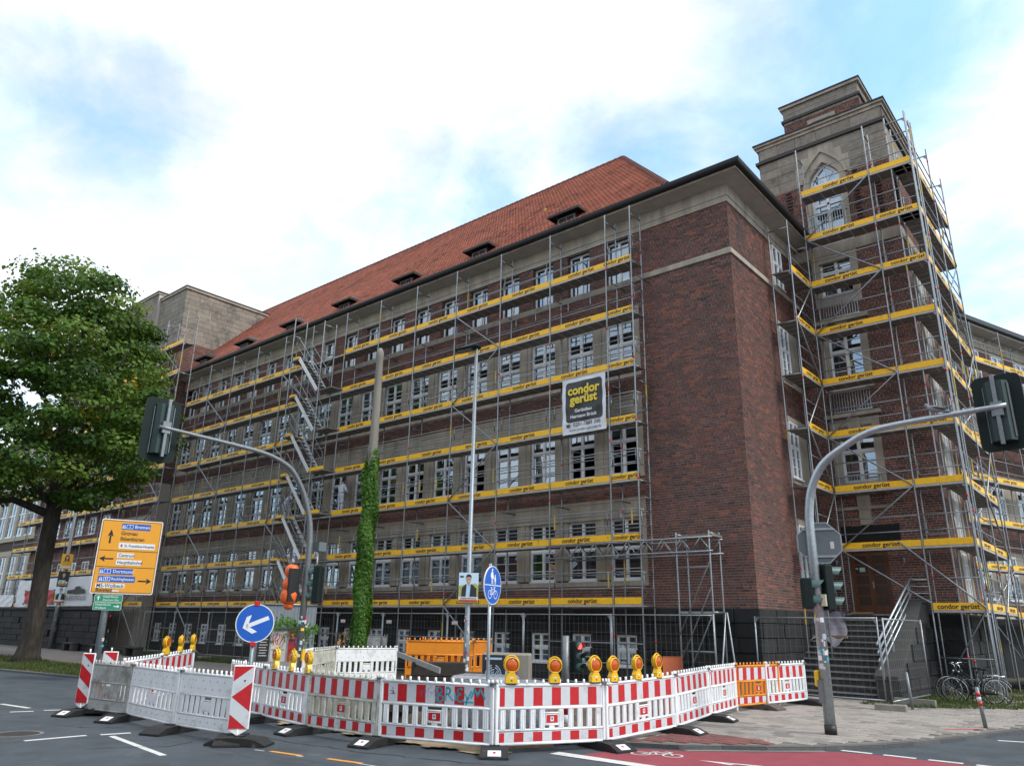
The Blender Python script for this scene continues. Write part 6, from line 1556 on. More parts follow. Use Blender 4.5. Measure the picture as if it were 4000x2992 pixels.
# amber direction sign
ux, uy = .397, .918; d0 = V(-26.05, 10.27, 0); W_, H_ = 1.81, 2.34; ctr = d0+V(ux, uy, 0)*W_/2
ds = root('direction_sign', 'large amber direction sign with arrows on a grey pole', 'direction sign', (ctr.x, ctr.y, 0), atan2(uy, ux))
inst('pole', MB().tube((-.38,.16,-.1), (-.38,.16,4.7), .11, .10, 14).mesh('pole', MT['galv']), ds)
bd_ = inst('board', MB().prism(rrect(W_, H_, .06), 'y', -.02, .02).mesh('board', MT['sign_white']), ds, (0, 0, 2.57+H_/2))
inst('amber_face', MB().prism(rrect(W_-.05, H_-.05, .05), 'y', -.024, -.0205).mesh('amber_face', MT['sign_amber']), bd_)
bl_ = MB()
def dbox(u0, u1, v0, v1, lay=1, m_=bl_): y = -.0245-.002*lay; m_.add([((u0-.5)*W_, y, (.5-v1)*H_), ((u1-.5)*W_, y, (.5-v1)*H_), ((u1-.5)*W_, y, (.5-v0)*H_), ((u0-.5)*W_, y, (.5-v0)*H_)], [(0,1,2,3)])
def dpoly(pts, lay=1, m_=bl_): m_.add([((u-.5)*W_, -.0245-.002*lay, (.5-v)*H_) for u, v in pts], [tuple(range(len(pts)))[::-1]])
for v in (.425, .645): dbox(.02, .98, v-.004, v+.004)
for e in ((.02,.98,.018,.024), (.02,.98,.976,.982), (.02,.026,.024,.976), (.974,.98,.024,.976)): dbox(*e)
dbox(.16,.19,.22,.33); dpoly([(.125,.24),(.175,.14),(.225,.24),(.175,.215)])
dbox(.13,.28,.528,.548); dpoly([(.15,.495),(.055,.538),(.15,.581),(.13,.538)])
dbox(.73,.88,.812,.832); dpoly([(.86,.780),(.95,.822),(.86,.864),(.88,.822)])
inst('arrows', bl_.mesh('arrows', MT['sign_black']), bd_)
bb = MB(); wb = MB()
for e in ((.33,.80,.05,.135), (.09,.63,.665,.745), (.09,.68,.765,.845)): bb = MB(); dbox(*e, 2, bb); inst('blue_plate', bb.mesh('blue_plate', MT['sign_blue']), bd_)
for e in ((.33,.92,.315,.395), (.33,.60,.455,.52), (.33,.74,.545,.615), (.07,.53,.865,.925)): wb = MB(); dbox(*e, 2, wb); inst('white_plate', wb.mesh('white_plate', MT['sign_white']), bd_)
wb = MB()
for u, v in ((.44,.0925), (.20,.705), (.21,.805)):
    wb = MB()
    for e in ((u-.035,u+.075,v-.028,v-.022), (u-.035,u+.075,v+.022,v+.028), (u-.035,u-.028,v-.022,v+.022), (u+.068,u+.075,v-.022,v+.022)): dbox(*e, 3, wb)
    du_ = -.075
    dpoly([(u+du_-.028,v+.028),(u+du_-.012,v-.026),(u+du_-.006,v-.026),(u+du_-.006,v+.028)], 3, wb); dpoly([(u+du_+.028,v+.028),(u+du_+.006,v+.028),(u+du_+.006,v-.026),(u+du_+.012,v-.026)], 3, wb)
    inst('motorway_symbol', wb.mesh('motorway_symbol', MT['sign_white']), bd_)
wb = MB()
dbox(.34,.45,.952,.968,2,wb)
inst('sticker', wb.mesh('sticker', MT['sign_white']), bd_)
rc = MB(); dbox(.355,.395,.348,.362,4,rc); dbox(.368,.382,.333,.377,5,rc); inst('red_cross', rc.mesh('red_cross', MT['film_red']), bd_)
def dt(s, u, v, size, mt, bold=.001, sx=.92):
    inst('lettering', text_mesh(s, size, MT[mt], bold, 'LEFT', 0, sx), bd_, ((u-.5)*W_, -.0345, (.5-v)*H_), (pi/2, 0, 0))
dt('1', .445, .0925, .13, 'sign_white'); dt('Bremen', .54, .0925, .155, 'sign_white'); dt('Gronau', .335, .185, .17, 'sign_black'); dt('Ibbenbüren', .335, .262, .17, 'sign_black')
dt('St. Franziskus-Hospital', .42, .355, .115, 'sign_black', .001, .84); dt('Centrum', .35, .487, .14, 'sign_black'); dt('Hauptbahnhof', .35, .58, .14, 'sign_black')
dt('1', .205, .705, .13, 'sign_white'); dt('Dortmund', .305, .705, .155, 'sign_white', .001, .9); dt('43', .195, .805, .12, 'sign_white'); dt('Recklinghausen', .30, .805, .125, 'sign_white', .001, .86); dt('MS-Wolbeck', .085, .895, .165, 'sign_black', .001, .9); dt('Bielefeld', .085, .95, .15, 'sign_black', .001, .92)
for z, l1, l2, ar__ in ((2.36, 'Hotel-Route', 'Zentrum Ost', 'up'), (2.12, 'Hotel-Route', 'Wolbeck', 'right')):
    gp_ = inst('hotel_route_plate', MB().prism(rrect(.80, .225, .03), 'y', -.012, .012).mesh('hotel_route_plate', MT['sign_white']), ds, (-.34, -.005, z+.07)); inst('green_face', MB().prism(rrect(.78, .205, .025), 'y', -.0145, -.0125).mesh('green_face', MT['sign_green']), gp_)
    x0 = -.16 if ar__ == 'up' else -.34
    inst('lettering', text_mesh(l1, .085, MT['sign_white'], .0006, 'LEFT'), gp_, (x0, -.016, .048), (pi/2, 0, 0)); inst('lettering', text_mesh(l2, .085, MT['sign_white'], .0006, 'LEFT'), gp_, (x0, -.016, -.05), (pi/2, 0, 0))
    am = MB(); y = -.016
    if ar__ == 'up': am.add([(-.30,y,-.06),(-.27,y,-.06),(-.27,y,.02),(-.30,y,.02)], [(0,1,2,3)]); am.add([(-.345,y,.0),(-.285,y,.075),(-.225,y,.0),(-.285,y,.03)], [(3,2,1,0)])
    else: am.add([(.18,y,-.015),(.30,y,-.015),(.30,y,.015),(.18,y,.015)], [(0,1,2,3)]); am.add([(.27,y,.06),(.35,y,0),(.27,y,-.06),(.30,y,0)], [(3,2,1,0)])
    inst('arrow', am.mesh('arrow', MT['sign_white']), gp_)
stickers(ds, ctr.x+V(ux,uy,0).x*-.38-uy*.16*1, ctr.y-uy*.38+ux*.16, .112, 1.0, 1.9, 6, 12, atan2(-.4,.9))
# far lamp post with three election posters
fp = root('street_lamp', 'old lamp post with three election posters stacked by the dark stone wall', 'street lamp', (-52.65, 19.08, 0))
MB().path([(-52.65,19.08,0),(-52.65,19.08,2.6),(-52.65,19.08,12)], [.14,.13,.09], 10).build('pole', MT['galv_dark'], fp); stickers(fp, -52.65, 19.08, .14, 1.0, 2.5, 10, 21, -.4)
for z0, bgm, dr_, lb in ((4.68, 'gold_print', portrait('hair_brown', True, None, 'pp_white', None, 'gold', 'gold'), 'yellow election poster of a woman, topmost on the old lamp post'), (3.62, 'pp_black', portrait('hair', False, None, None, None, 'suit', 'pp_black'), 'black election poster of a man with glasses, middle of the old lamp post'), (2.66, 'sky_print', portrait('hair', False, 'field_print', 'pp_white', 'pp_red'), 'election poster of a man in a dark suit, lowest on the old lamp post')):
    if bgm not in MT: mat('gold_print', (.66,.36,.03), .6)
    p_ = poster('election_poster', lb, -52.48, 19.02, z0, .62, .92, face_cam(-52.65, 19.08), bgm, dr_, 'election posters')
    if z0 == 3.62:
        inst('lettering', text_mesh('ROBIN', .12, MT['sign_white'], .003), p_, (-.05, -.03, .34), (pi/2, 0, 0)); inst('lettering', text_mesh('KORTE', .16, MT['sign_white'], .004), p_, (0, -.03, .23), (pi/2, 0, 0)); inst('print', MB().box((-.25,-.03,.1), (.25,-.028,.13)).mesh('print', MT['logo_yellow']), p_)
# small temporary signal inside the barriers
sgx, sgy = -9.32, 13.05
tsg = root('temporary_signal', 'short grey signal post with small three lamp head showing red', 'traffic light', (sgx, sgy, 0))
MB().tube((sgx-.14,sgy-.1,.5), (sgx-.14,sgy-.1,1.66), .065, n=12).build('post', MT['galv_dark'], tsg); MB().tube((sgx-.14,sgy-.1,.2), (sgx-.14,sgy-.1,.5), .07, n=12).build('red_band', MT['film_red'], tsg); MB().tube((sgx-.14,sgy-.1,.0), (sgx-.14,sgy-.1,.2), .07, n=12).build('white_band', MT['film_white'], tsg)
h_ = small_head(tsg, (.02, .06, 1.27), face_cam(sgx, sgy)+radians(38), 3, s=.68)
inst('red_lens', MB().lathe([(.062,0), (.05,.012), (.0005,.018)], (0,-.085,.29*.68), (0,-1,0), 14).mesh('red_lens', MT['red_light']), h_)
# bollard, grey post
bo_ = root('bollard', 'grey pavement bollard with red and white bands near the kerb', 'bollard', (-3.39, 19.2, 0)); bo_.rotation_euler = (0, radians(-4), 0)
inst('post', MB().tube((0,0,0), (0,0,.76), .04, n=12).lathe([(.04,0), (.03,.02), (.0005,.025)], (0,0,.76), (0,0,1), 12).mesh('post', MT['galv_dark']), bo_)
for z, mt in ((.64, 'film_red'), (.55, 'film_white'), (.46, 'film_red')): inst('band', MB().tube((0,0,z-.04), (0,0,z+.04), .042, n=12).mesh('band', MT[mt]), bo_)
gpst = root('grey_post', 'thin grey post standing in the grass beside the mesh fence', 'post', (-5.46, 22.18, 0)); inst('post', MB().tube((0,0,-.02), (-.04,0,.86), .035, n=10).mesh('post', MT['galv_dark']), gpst); inst('cap', MB().lathe([(.037,0), (.02,.02), (.0005,.025)], (-.04,0,.86), (0,0,1), 10).mesh('cap', MT['galv_dark']), gpst)

# ------------------------------------------------------------------ site fences
FK = {}
def fence_panel(p, q, label, z=.16, h=2.06, group='site fence panels', sign=False):
    L_ = hypot(q[0]-p[0], q[1]-p[1]); k = round(L_, 1)
    if k not in FK:
        f = MB(); f.tube((0,0,0), (0,0,h), .021, n=8); f.tube((L_,0,0), (L_,0,h), .021, n=8); f.tube((0,0,h-.03), (L_,0,h-.03), .019, n=8); f.tube((0,0,.08), (L_,0,.08), .019, n=8)
        for x, s in ((0, 1), (L_, -1)): f.add([(x,0,h-.05),(x+s*.12,0,h-.05),(x,0,h-.2)], [(0,1,2)]); f.add([(x,.004,h-.05),(x+s*.12,.004,h-.05),(x,.004,h-.2)], [(2,1,0)])
        w_ = MB(); n = int(L_/.16)
        for i in range(1, n): x = L_*i/n; w_.box((x-.0016,-.0016,.09), (x+.0016,.0016,h-.05))
        for j in range(1, 8): z_ = .08+(h-.13)*j/8; w_.box((.02,-.0045,z_-.0018), (L_-.02,-.0022,z_+.0018))
        FK[k] = (f.mesh('fence_frame', MT['tube']), w_.mesh('wire_mesh', MT['mesh_wire']))
    r = root('site_fence', label, 'fence', (p[0], p[1], z), atan2(q[1]-p[1], q[0]-p[0]), group); inst('fence_frame', FK[k][0], r); w_ = inst('wire_mesh', FK[k][1], r)
    if sign: s = inst('fence_tag', MB().box((-.14,-.012,-.06), (.14,-.006,.06)).mesh('fence_tag', MT['pp_white']), r, (.35, 0, 1.72)); inst('tag_print', MB().box((-.10,-.0135,-.045), (.10,-.0125,-.03)).mesh('tag_print', MT['film_red']), s)
    return r
def fence_foot(x, y, label='grey concrete foot block of the site fence', a=pi/2):
    o = root('fence_ballast', label, 'ballast', (x, y, 0), a, 'fence foot blocks'); inst('block', MB().bbox((-.36,-.11,-.05), (.36,.11,.15), .02).mesh('block', MT['concrete']), o); inst('slot', MB().box((-.05,-.05,.151), (.05,.05,.16)).mesh('slot', MT['black']), o)
FX = [-9.66,-13.0,-16.4,-19.9,-23.4,-26.2,-29.6,-33.0,-36.4,-39.8,-43.2]
FL = ['mesh fence panel under the girder tower at the brick corner', 'mesh fence panel behind the small red signal post', 'mesh fence panel behind the poster pasted concrete block', 'mesh fence panel behind the orange barrier boards', 'mesh fence panel beside the bright white barrier board', 'mesh fence panel next to the ivy mast, with small tag', 'mesh fence panel behind the postered street cabinet', 'mesh fence panel behind the blue arrow sign', 'mesh fence panel behind the verge lamps', 'mesh fence panel between the amber sign and the arrow sign']
for i in range(len(FX)-1):
    fence_panel((FX[i+1], 20.12), (FX[i]-.04, 20.12), FL[i], sign=i in (2, 3, 4, 6)); fence_foot(FX[i], 20.12, 'grey concrete foot block under the fence before the scaffold', a=pi/2)
fence_panel((-9.2, 21.72), (-5.82, 21.42), 'mesh site fence panel standing across the entrance steps', .14); fence_foot(-5.76, 21.4, 'grey concrete foot block on the paving beside the entrance steps', a=.1)
fence_panel((-5.72, 21.46), (-5.6, 24.9), 'mesh site fence panel running back beside the stair railing', .12)

# ------------------------------------------------------------------ left: dark garden wall with banners
gw = root('stone_wall', 'low dark rusticated stone wall along the path under the banners', 'wall', (-60, 19.4, 0))
MB().box((-90, 19.35, -.1), (-46.9, 19.7, 2.28)).build('core', MT['plinth_joint'], gw)
ashlar('wall_stone', (0, 19.35), (1, 0), (0, -1), -72, -46.9, -.05, 2.15, 6, 1.3, 'plinth', gw, .10, .016, (), .06)
MB().box((-90, 19.2, 2.28), (-46.8, 19.75, 2.40)).build('coping', MT['plinth_joint'], gw)
for i, x in enumerate((-49.5, -45.6, -41.5, -36.0)):
    b_ = root('stone_bench', 'low dark block bench on the grass before the fence', 'bench', (x, 19.0, 0), 0, 'low dark benches'); inst('seat', MB().bbox((-.75,-.2,.34), (.75,.2,.44), .02).mesh('seat', MT['timber_dark']), b_)
    for s in (-1, 1): inst('block', MB().bbox((s*.55-.18,-.19,-.05), (s*.55+.18,.19,.34), .02).mesh('block', MT['plinth_joint']), b_)
def hang(name, label, x0, x1, z0, z1, y, mt):
    r = root(name, label, 'banner', ((x0+x1)/2, y, z0)); wavy('sheet', x0, x1, z0, z1, y, mt, r, 16, 8, .03)
    for x in (x0, x1):
        for z in (z0, z1): MB().box((x-.04, y-.05, z-.04), (x+.04, y+.05, z+.04)).build('eyelet', MT['tube_dark'], r)
    return r
hang('banner', 'plain pale sheet hung on the railing left of the red banner', -61.0, -57.2, 2.42, 4.15, 19.32, 'vinyl')
rb_ = hang('banner', 'red banner with white lettering behind the tree trunk', -58.9, -53.9, 2.62, 3.46, 19.16, 'vinyl_red')
for s, z in (('HERZLICH', 3.2), ('WILLKOMMEN', 2.86)): flat_text(s, .34, -56.1, z, 19.08, 'sign_white', rb_, .003)
hb = hang('banner', 'wide white banner of the vocational college hung above the dark wall', -56.0, -48.3, 2.48, 4.2, 19.28, 'vinyl')
flat_text('HANSA-BERUFSKOLLEG', .36, -50.9, 2.92, 19.17, 'print', hb, .002); MB().prism([(-51.9,3.2),(-49.4,3.2),(-49.4,3.45),(-50.0,3.45),(-50.2,3.62),(-50.7,3.62),(-50.9,3.45),(-51.9,3.4)], 'y', 19.17, 19.18).build('school_mark', MT['print'], hb)
hang('banner', 'small pale banner at the far end of the dark wall', -66, -61.1, 2.45, 3.25, 19.2, 'vinyl')
rlg = root('wall_railing', 'thin steel railing on top of the dark stone wall', 'railing', (-60, 19.5, 2.4))
for z in (2.9, 3.3, 3.7): rod('rail', (-78, 19.5, z), (-46.9, 19.5, z), rlg, 'tube_dark')
for k in range(13): rod('post', (-47-2.5*k, 19.5, 2.4), (-47-2.5*k, 19.5, 3.75), rlg, 'tube_dark')

# ------------------------------------------------------------------ ivy-clad concrete mast
mx_, my_ = -21.73, 17.65
mast = root('concrete_mast', 'tall tapering concrete mast, its lower part wrapped in ivy', 'mast', (mx_, my_, 0))
MB().path([(mx_,my_,-.1),(mx_,my_,9.3),(mx_,my_,11.6),(mx_,my_,11.63),(mx_,my_,11.8),(mx_,my_,11.98)], [.235,.155,.128,.138,.138,.07], 18).build('shaft', MT['concrete'], mast)
MB().lathe([(.138,10.9), (.152,10.93), (.138,10.96)], (mx_,my_,0), (0,0,1), 18).build('collar', MT['concrete'], mast)
iv = root('ivy', 'dense green ivy climbing the lower part of the concrete mast', 'ivy', (mx_, my_, 0.6))
def leaf_field(n, fn, size, mt, name, parent, seed, droop=.6, tint=None, rnd_n=.5):
    """many small leaf-shaped faces; fn(rng,n)-> points, normals"""
    rg_ = np.random.default_rng(seed); Pp, Nn = fn(rg_, n); n = len(Pp)
    Nn = Nn+rg_.normal(0, rnd_n, Nn.shape); Nn /= np.linalg.norm(Nn, axis=1)[:, None]
    dn = np.array([0, 0, -1.])-Nn*(-Nn[:, 2:3])+rg_.normal(0, .55, (n, 3)); dn -= Nn*(dn*Nn).sum(1)[:, None]; dn /= np.linalg.norm(dn, axis=1)[:, None]
    sd = np.cross(Nn, dn); s = (size*rg_.uniform(.65, 1.3, n))[:, None]
    shape = [(0,-.42), (.42,-.12), (.34,.12), (.0,.62), (-.34,.12), (-.42,-.12)]
    v = np.stack([Pp+sd*s*a+dn*s*b+Nn*s*(-.12*abs(a)*2) for a, b in shape], 1).reshape(-1, 3); f = np.arange(n*6).reshape(-1, 6)
    t = np.clip(rg_.beta(2, 2, n) if tint is None else tint(Pp, rg_), 0, 1)
    return inst(name, np_mesh(name, v, f, MT[mt], t), parent, -parent.location)
def ivy_pts(rg_, n):
    z = rg_.uniform(.55, 8.0, n); a = rg_.uniform(0, 2*pi, n); taper = np.where(z > 6.9, np.clip((8.1-z)/1.2+.25*np.sin(a*3+1), .0, 1), 1.0)
    keep = (rg_.random(n) < taper); z, a = z[keep], a[keep]
    r = .215-.008*z+.10*np.clip((8.3-z)/1.2, .0, 1)+.045*np.sin(a*3+z*2.1)+.04*np.sin(z*3.3+a)+rg_.uniform(-.06, .03, len(z))
    keep = ~((z < 1.3+.5*np.sin(a*2)) & (rg_.random(len(z)) < .55)); z, a, r = z[keep], a[keep], r[keep]
    return np.stack([mx_+r*np.cos(a), my_+r*np.sin(a), z], 1), np.stack([np.cos(a), np.sin(a), np.full(len(a), .35)], 1)
leaf_field(15000, ivy_pts, .105, 'ivy', 'foliage', iv, 5, rnd_n=.35)
MB().path([(mx_+.2,my_-.15,.1),(mx_+.24,my_-.12,1.4),(mx_+.2,my_-.16,3.0)], .02, 6).path([(mx_-.2,my_-.15,.1),(mx_-.22,my_-.14,1.2),(mx_-.18,my_-.2,2.6)], .018, 6).build('stem', MT['bark'], iv)
# cabinet with concert posters, grey container, creeper
ca0 = V(-19.45, 12.25, 0); cu = V(.55, .835, 0).normalized()
cab = root('distribution_cabinet', 'grey street cabinet plastered with concert posters beside the signal mast', 'cabinet', (ca0.x, ca0.y, 0), atan2(cu.y, cu.x)); Lc = 1.28
inst('cabinet_body', MB().bbox((0,0,0), (Lc,.42,1.62), .02).mesh('cabinet_body', MT['cabinet']), cab); inst('cabinet_lid', MB().bbox((-.03,-.03,1.622), (Lc+.03,.45,1.68), .015).mesh('cabinet_lid', MT['cabinet']), cab)
for x0, x1, mt in ((.02,.34,'pp_black'), (.38,.78,'pp_white'), (.84,1.25,'pp_red')):
    p_ = inst('poster_sheet', MB().box((x0,-.006,.78), (x1,-.001,1.56)).mesh('poster_sheet', MT[mt]), cab); sw = MB(); c2 = (x0+x1)/2
    if mt != 'pp_black':
        for k in range(5):
            for j in range(8):
                a, b = j/8, (j+1)/8; xx = x0+.05+.07*k; f_ = lambda t: (xx+.025*sin(t*7+k*1.3), 1.20+.30*t); (a0, a1), (b0, b1) = f_(a), f_(b); sw.add([(a0-.012,-.0075,a1),(a0+.012,-.0075,a1),(b0+.012,-.0075,b1),(b0-.012,-.0075,b1)], [(0,1,2,3)])
        inst('poster_art', sw.mesh('poster_art', MT['pp_red' if mt == 'pp_white' else 'pp_purple']), p_)
        for s, z in (('DENIS HORVAT', 1.08), ('LOVERSKY', .99)): inst('lettering', text_mesh(s, .062, MT['sign_black'], .001, sx=.8), p_, (c2, -.008, z), (pi/2, 0, 0))
    else:
        for k in range(7): sw.box((x0+.05+.01*(k % 3), -.0085, .92+.07*k), (x1-.05-.03*(k % 2), -.0075, .94+.07*k))
        inst('poster_art', sw.mesh('poster_art', MT['pp_white']), p_)
cont = root('site_hoarding', 'grey sheeted site enclosure behind the street cabinet', 'enclosure', (-20.5, 12.9, 0), atan2(.835, .55))
inst('sheet_wall', MB().box((-.1,.3,0), (1.62,2.3,2.3)).mesh('sheet_wall', MT['sheet_grey']), cont)
rb2 = MB()
for k in range(18): rb2.box((-.1+.1*k, .285, .02), (-.07+.1*k, .2995, 2.28))
inst('sheet_rib', rb2.mesh('sheet_rib', MT['sheet_grey']), cont); inst('top_rail', MB().tube((-.15,.28,2.31), (1.66,.28,2.31), .025).mesh('top_rail', MT['tube']), cont); inst('notice', MB().box((1.28,.278,1.55), (1.44,.284,1.78)).mesh('notice', MT['pp_white']), cont)
cr_ = root('creeper', 'green creeper hanging over the lid of the postered cabinet', 'plant', (-19.1, 12.8, 1.6))
def creep(rg_, n):
    t = rg_.random(n); s = rg_.normal(0, .13, n); z = 1.70+.10*np.sin(t*6)+rg_.normal(0, .08, n)-np.where(rg_.random(n) < .25, rg_.uniform(0, .6, n), 0)
    p = np.array([ca0.x+cu.x*.35, ca0.y+cu.y*.35])[None]+np.array([[cu.x, cu.y]])*(t*1.25)[:, None]; p = p+np.array([[cu.y, -cu.x]])*(s+.05)[:, None]
    return np.stack([p[:, 0], p[:, 1], z], 1), np.tile(np.array([.5, -.5, .6]), (n, 1))
leaf_field(420, creep, .08, 'ivy', 'foliage', cr_, 8); MB().path([(-19.0,12.9,1.7),(-18.7,13.35,1.75),(-18.6,13.4,.6),(-18.6,13.4,0)], .012, 5).build('stem', MT['bark'], cr_)
dry = root('dry_shrub', 'withered brown shrub at the foot of the ivy mast', 'shrub', (mx_-.55, my_-.3, 0))
leaf_field(90, lambda r_, n: (np.stack([mx_-.5+r_.normal(0, .12, n), my_-.35+r_.normal(0, .12, n), 1.05+r_.normal(0, .18, n)], 1), r_.normal(0, 1, (n, 3))), .13, 'timber', 'foliage', dry, 3)
MB().path([(mx_-.5,my_-.35,0),(mx_-.48,my_-.33,.7),(mx_-.4,my_-.3,1.3)], .015, 5).path([(mx_-.5,my_-.35,.4),(mx_-.65,my_-.4,1.2)], .01, 5).build('stem', MT['bark'], dry)

# ------------------------------------------------------------------ inside the dig
cb = root('concrete_block', 'concrete block pasted with turquoise and purple posters', 'block', (-10.36, 12.25, 0), face_cam(-10.4, 12.2)-.12)
inst('body', MB().bbox((-.55,0,-.05), (.42,.55,1.30), .03).mesh('body', MT['concrete']), cb); inst('poster_sheet', MB().box((-.53,-.006,.55), (-.08,-.001,1.27)).mesh('poster_sheet', MT['pp_black']), cb)
sw = MB()
for rr in (.17, .135, .10, .065, .035):
    for k in range(14):
        if (k+int(rr*100)) % 4 == 0: continue
        a, b = 2*pi*k/14, 2*pi*(k+1)/14-.06; sw.add([(-.31+cos(t)*q, -.0075, .88+sin(t)*q*1.25) for t, q in ((a, rr-.016), (a, rr), (b, rr), (b, rr-.016))], [(0,1,2,3)])
sw.box((-.48,-.008,1.18), (-.14,-.0075,1.22)); inst('poster_art', sw.mesh('poster_art', MT['shirt']), cb); inst('poster_sheet', MB().add([(-.07,-.004,.6),(.15,-.004,.6),(.18,-.004,1.1),(.12,-.004,1.25),(-.07,-.004,1.22)], [(0,1,2,3,4)]).mesh('poster_sheet', MT['pp_purple']), cb); inst('poster_sheet', MB().add([(-.07,-.006,.9),(.14,-.006,.86),(.10,-.006,1.05),(-.05,-.006,1.2)], [(0,1,2,3)]).mesh('poster_sheet', MT['shirt']), cb)
wr = root('wrapped_pallet', 'pallet load wrapped in shiny stretch film behind the clean barrier board', 'pallet load', (-9.0, 10.75, ROAD), radians(60))
inst('wrapped_load', MB().bbox((-.62,-.42,.15), (.62,.42,1.0), .04).mesh('wrapped_load', MT['wrap']), wr)
for y in (-.36, 0, .36): inst('bearer', MB().box((-.6,y-.05,.0), (.6,y+.05,.10)).mesh('bearer', MT['timber']), wr)
for k in range(6): inst('pallet_board', MB().box((-.6+.21*k,-.42,.101), (-.6+.21*k+.14,.42,.125)).mesh('pallet_board', MT['timber']), wr)
wr2 = root('wrapped_pallet', 'second film wrapped load with silvery top beyond the graffiti board', 'pallet load', (-9.9, 11.05, 0), radians(25)); inst('wrapped_load', MB().bbox((-.55,-.4,.12), (.55,.4,.96), .04).mesh('wrapped_load', MT['wrap']), wr2); inst('bearer', MB().box((-.5,-.38,0), (.5,-.28,.12)).box((-.5,.28,0), (.5,.38,.12)).mesh('bearer', MT['timber']), wr2)
for x, y, a, L_, h, lb in ((-14.1,14.0,.75,1.3,.98,'dark timber box standing before the white barrier board'), (-12.0,13.6,.75,1.1,.85,'dark timber box to one side of the street lamp'), (-13.3,12.6,.7,2.0,.55,'low dark timber crate under the street lamp')):
    r = root('timber_box', lb, 'crate', (x, y, -.02), a); 
    for k in range(max(2, int(h/.26))): hh = h/max(2, int(h/.26)); inst('plank', MB().bbox((-L_/2,-.25,hh*k), (L_/2,.25,hh*(k+1)-.012), .012).mesh('plank', MT['timber_dark']), r)
pl = root('plank', 'long pale plank lying slanted across the dark timber boxes', 'plank', (-14, 14.2, 1)); MB().bar((-15.64,14.01,1.08), (-12.9,12.85,.84), .04, .12).build('board', MT['cabinet'], pl)
for k, (x, y, z) in enumerate(((-11.25,9.55,-.005), (-11.1,9.57,-.01), (-10.95,9.58,-.012))):
    o = root('pipe', 'small white plastic pipe end poking out under the mossy board', 'pipe', (x, y, z), 0, 'white pipe ends'); inst('tube', MB().lathe([(.05,0), (.055,0), (.055,.9), (.05,.9), (.05,0)], (0,0,0), (.15,1,0), 14).mesh('tube', MT['plastic']), o); inst('bore', MB().disc((.003,.02,0), (-.15,-1,0), .05, 14).mesh('bore', MT['black']), o)
o = root('drain_pipe', 'short wide pale pipe lying behind the graffiti board', 'pipe', (-9.55, 10.5, .30), 0); inst('tube', MB().lathe([(.19,0), (.215,0), (.215,.7), (.19,.7), (.19,0)], (0,0,0), (.5,.85,0), 20).mesh('tube', MT['concrete']), o); inst('bore', MB().disc((.03,.05,0), (-.5,-.85,0), .19, 20).mesh('bore', MT['black']), o)
ob = root('orange_sheet', 'curved orange plastic sheet standing on edge behind the slanting boards', 'plastic sheet', (-9.11, 16.67, 0), face_cam(-9.1, 16.7)+.2); m_ = MB(); n = 10
m_.add([(.24*sin(radians(-60+120*k/n))*1.1, .12*cos(radians(-60+120*k/n)), z) for k in range(n+1) for z in (.0, 1.20)], [(2*k, 2*k+2, 2*k+3, 2*k+1) for k in range(n)], 0, True); inst('sheet', m_.mesh('sheet', mat('orange_pipe', (.42,.10,.035), .5, var=.1)), ob); inst('rim', MB().path([(.24*sin(radians(-60+120*k/n))*1.1, .12*cos(radians(-60+120*k/n)), 1.20) for k in range(n+1)], .008, 5).mesh('rim', MT['orange_pipe']), ob)
cw = root('concrete_kerb', 'low concrete retaining kerb at the building corner behind the boards', 'kerb block', (-9.2, 20.8, 0)); MB().box((-10.4,20.6,0), (-8.6,20.85,.55)).build('front', MT['concrete'], cw); MB().box((-8.6,20.6,0), (-8.4,22.3,.52)).build('return', MT['concrete'], cw)
fl2 = root('fleece', 'crumpled grey fleece draped over the upper entrance steps', 'fabric', (-8.8, 27.3, 2.2))
m_ = MB(); nx = 14; ny = 10; vs = []
for j in range(ny+1):
    for i in range(nx+1):
        a, b = i/nx, j/ny; y = 26.15+1.75*b+.18*sin(a*5)*(1-b); x = -9.28+.95*a+.15*sin(b*6); zz = .171*((y-24.15)/.268+1); vs.append((x, y, min(zz, 2.4)+.05+.035*sin(a*13+b*7)+.03*sin(b*17)))
m_.add(vs, [(j*(nx+1)+i, j*(nx+1)+i+1, (j+1)*(nx+1)+i+1, (j+1)*(nx+1)+i) for j in range(ny) for i in range(nx)], 0, True).build('cloth', MT['fleece'], fl2)
MB().box((-9.25,26.35,1.62), (-8.15,26.45,1.70)).build('batten', MT['timber'], fl2); MB().box((-8.3,27.5,2.40), (-7.6,27.62,2.45)).build('batten', MT['timber'], fl2)
ib = root('timber_edging', 'rough grey timber lying at the edge of the grass by the bicycles', 'timber', (-6.1, 23.6, 0)); MB().box((-6.2,23.4,-.02), (-5.2,23.55,.16)).build('beam', MT['concrete'], ib)

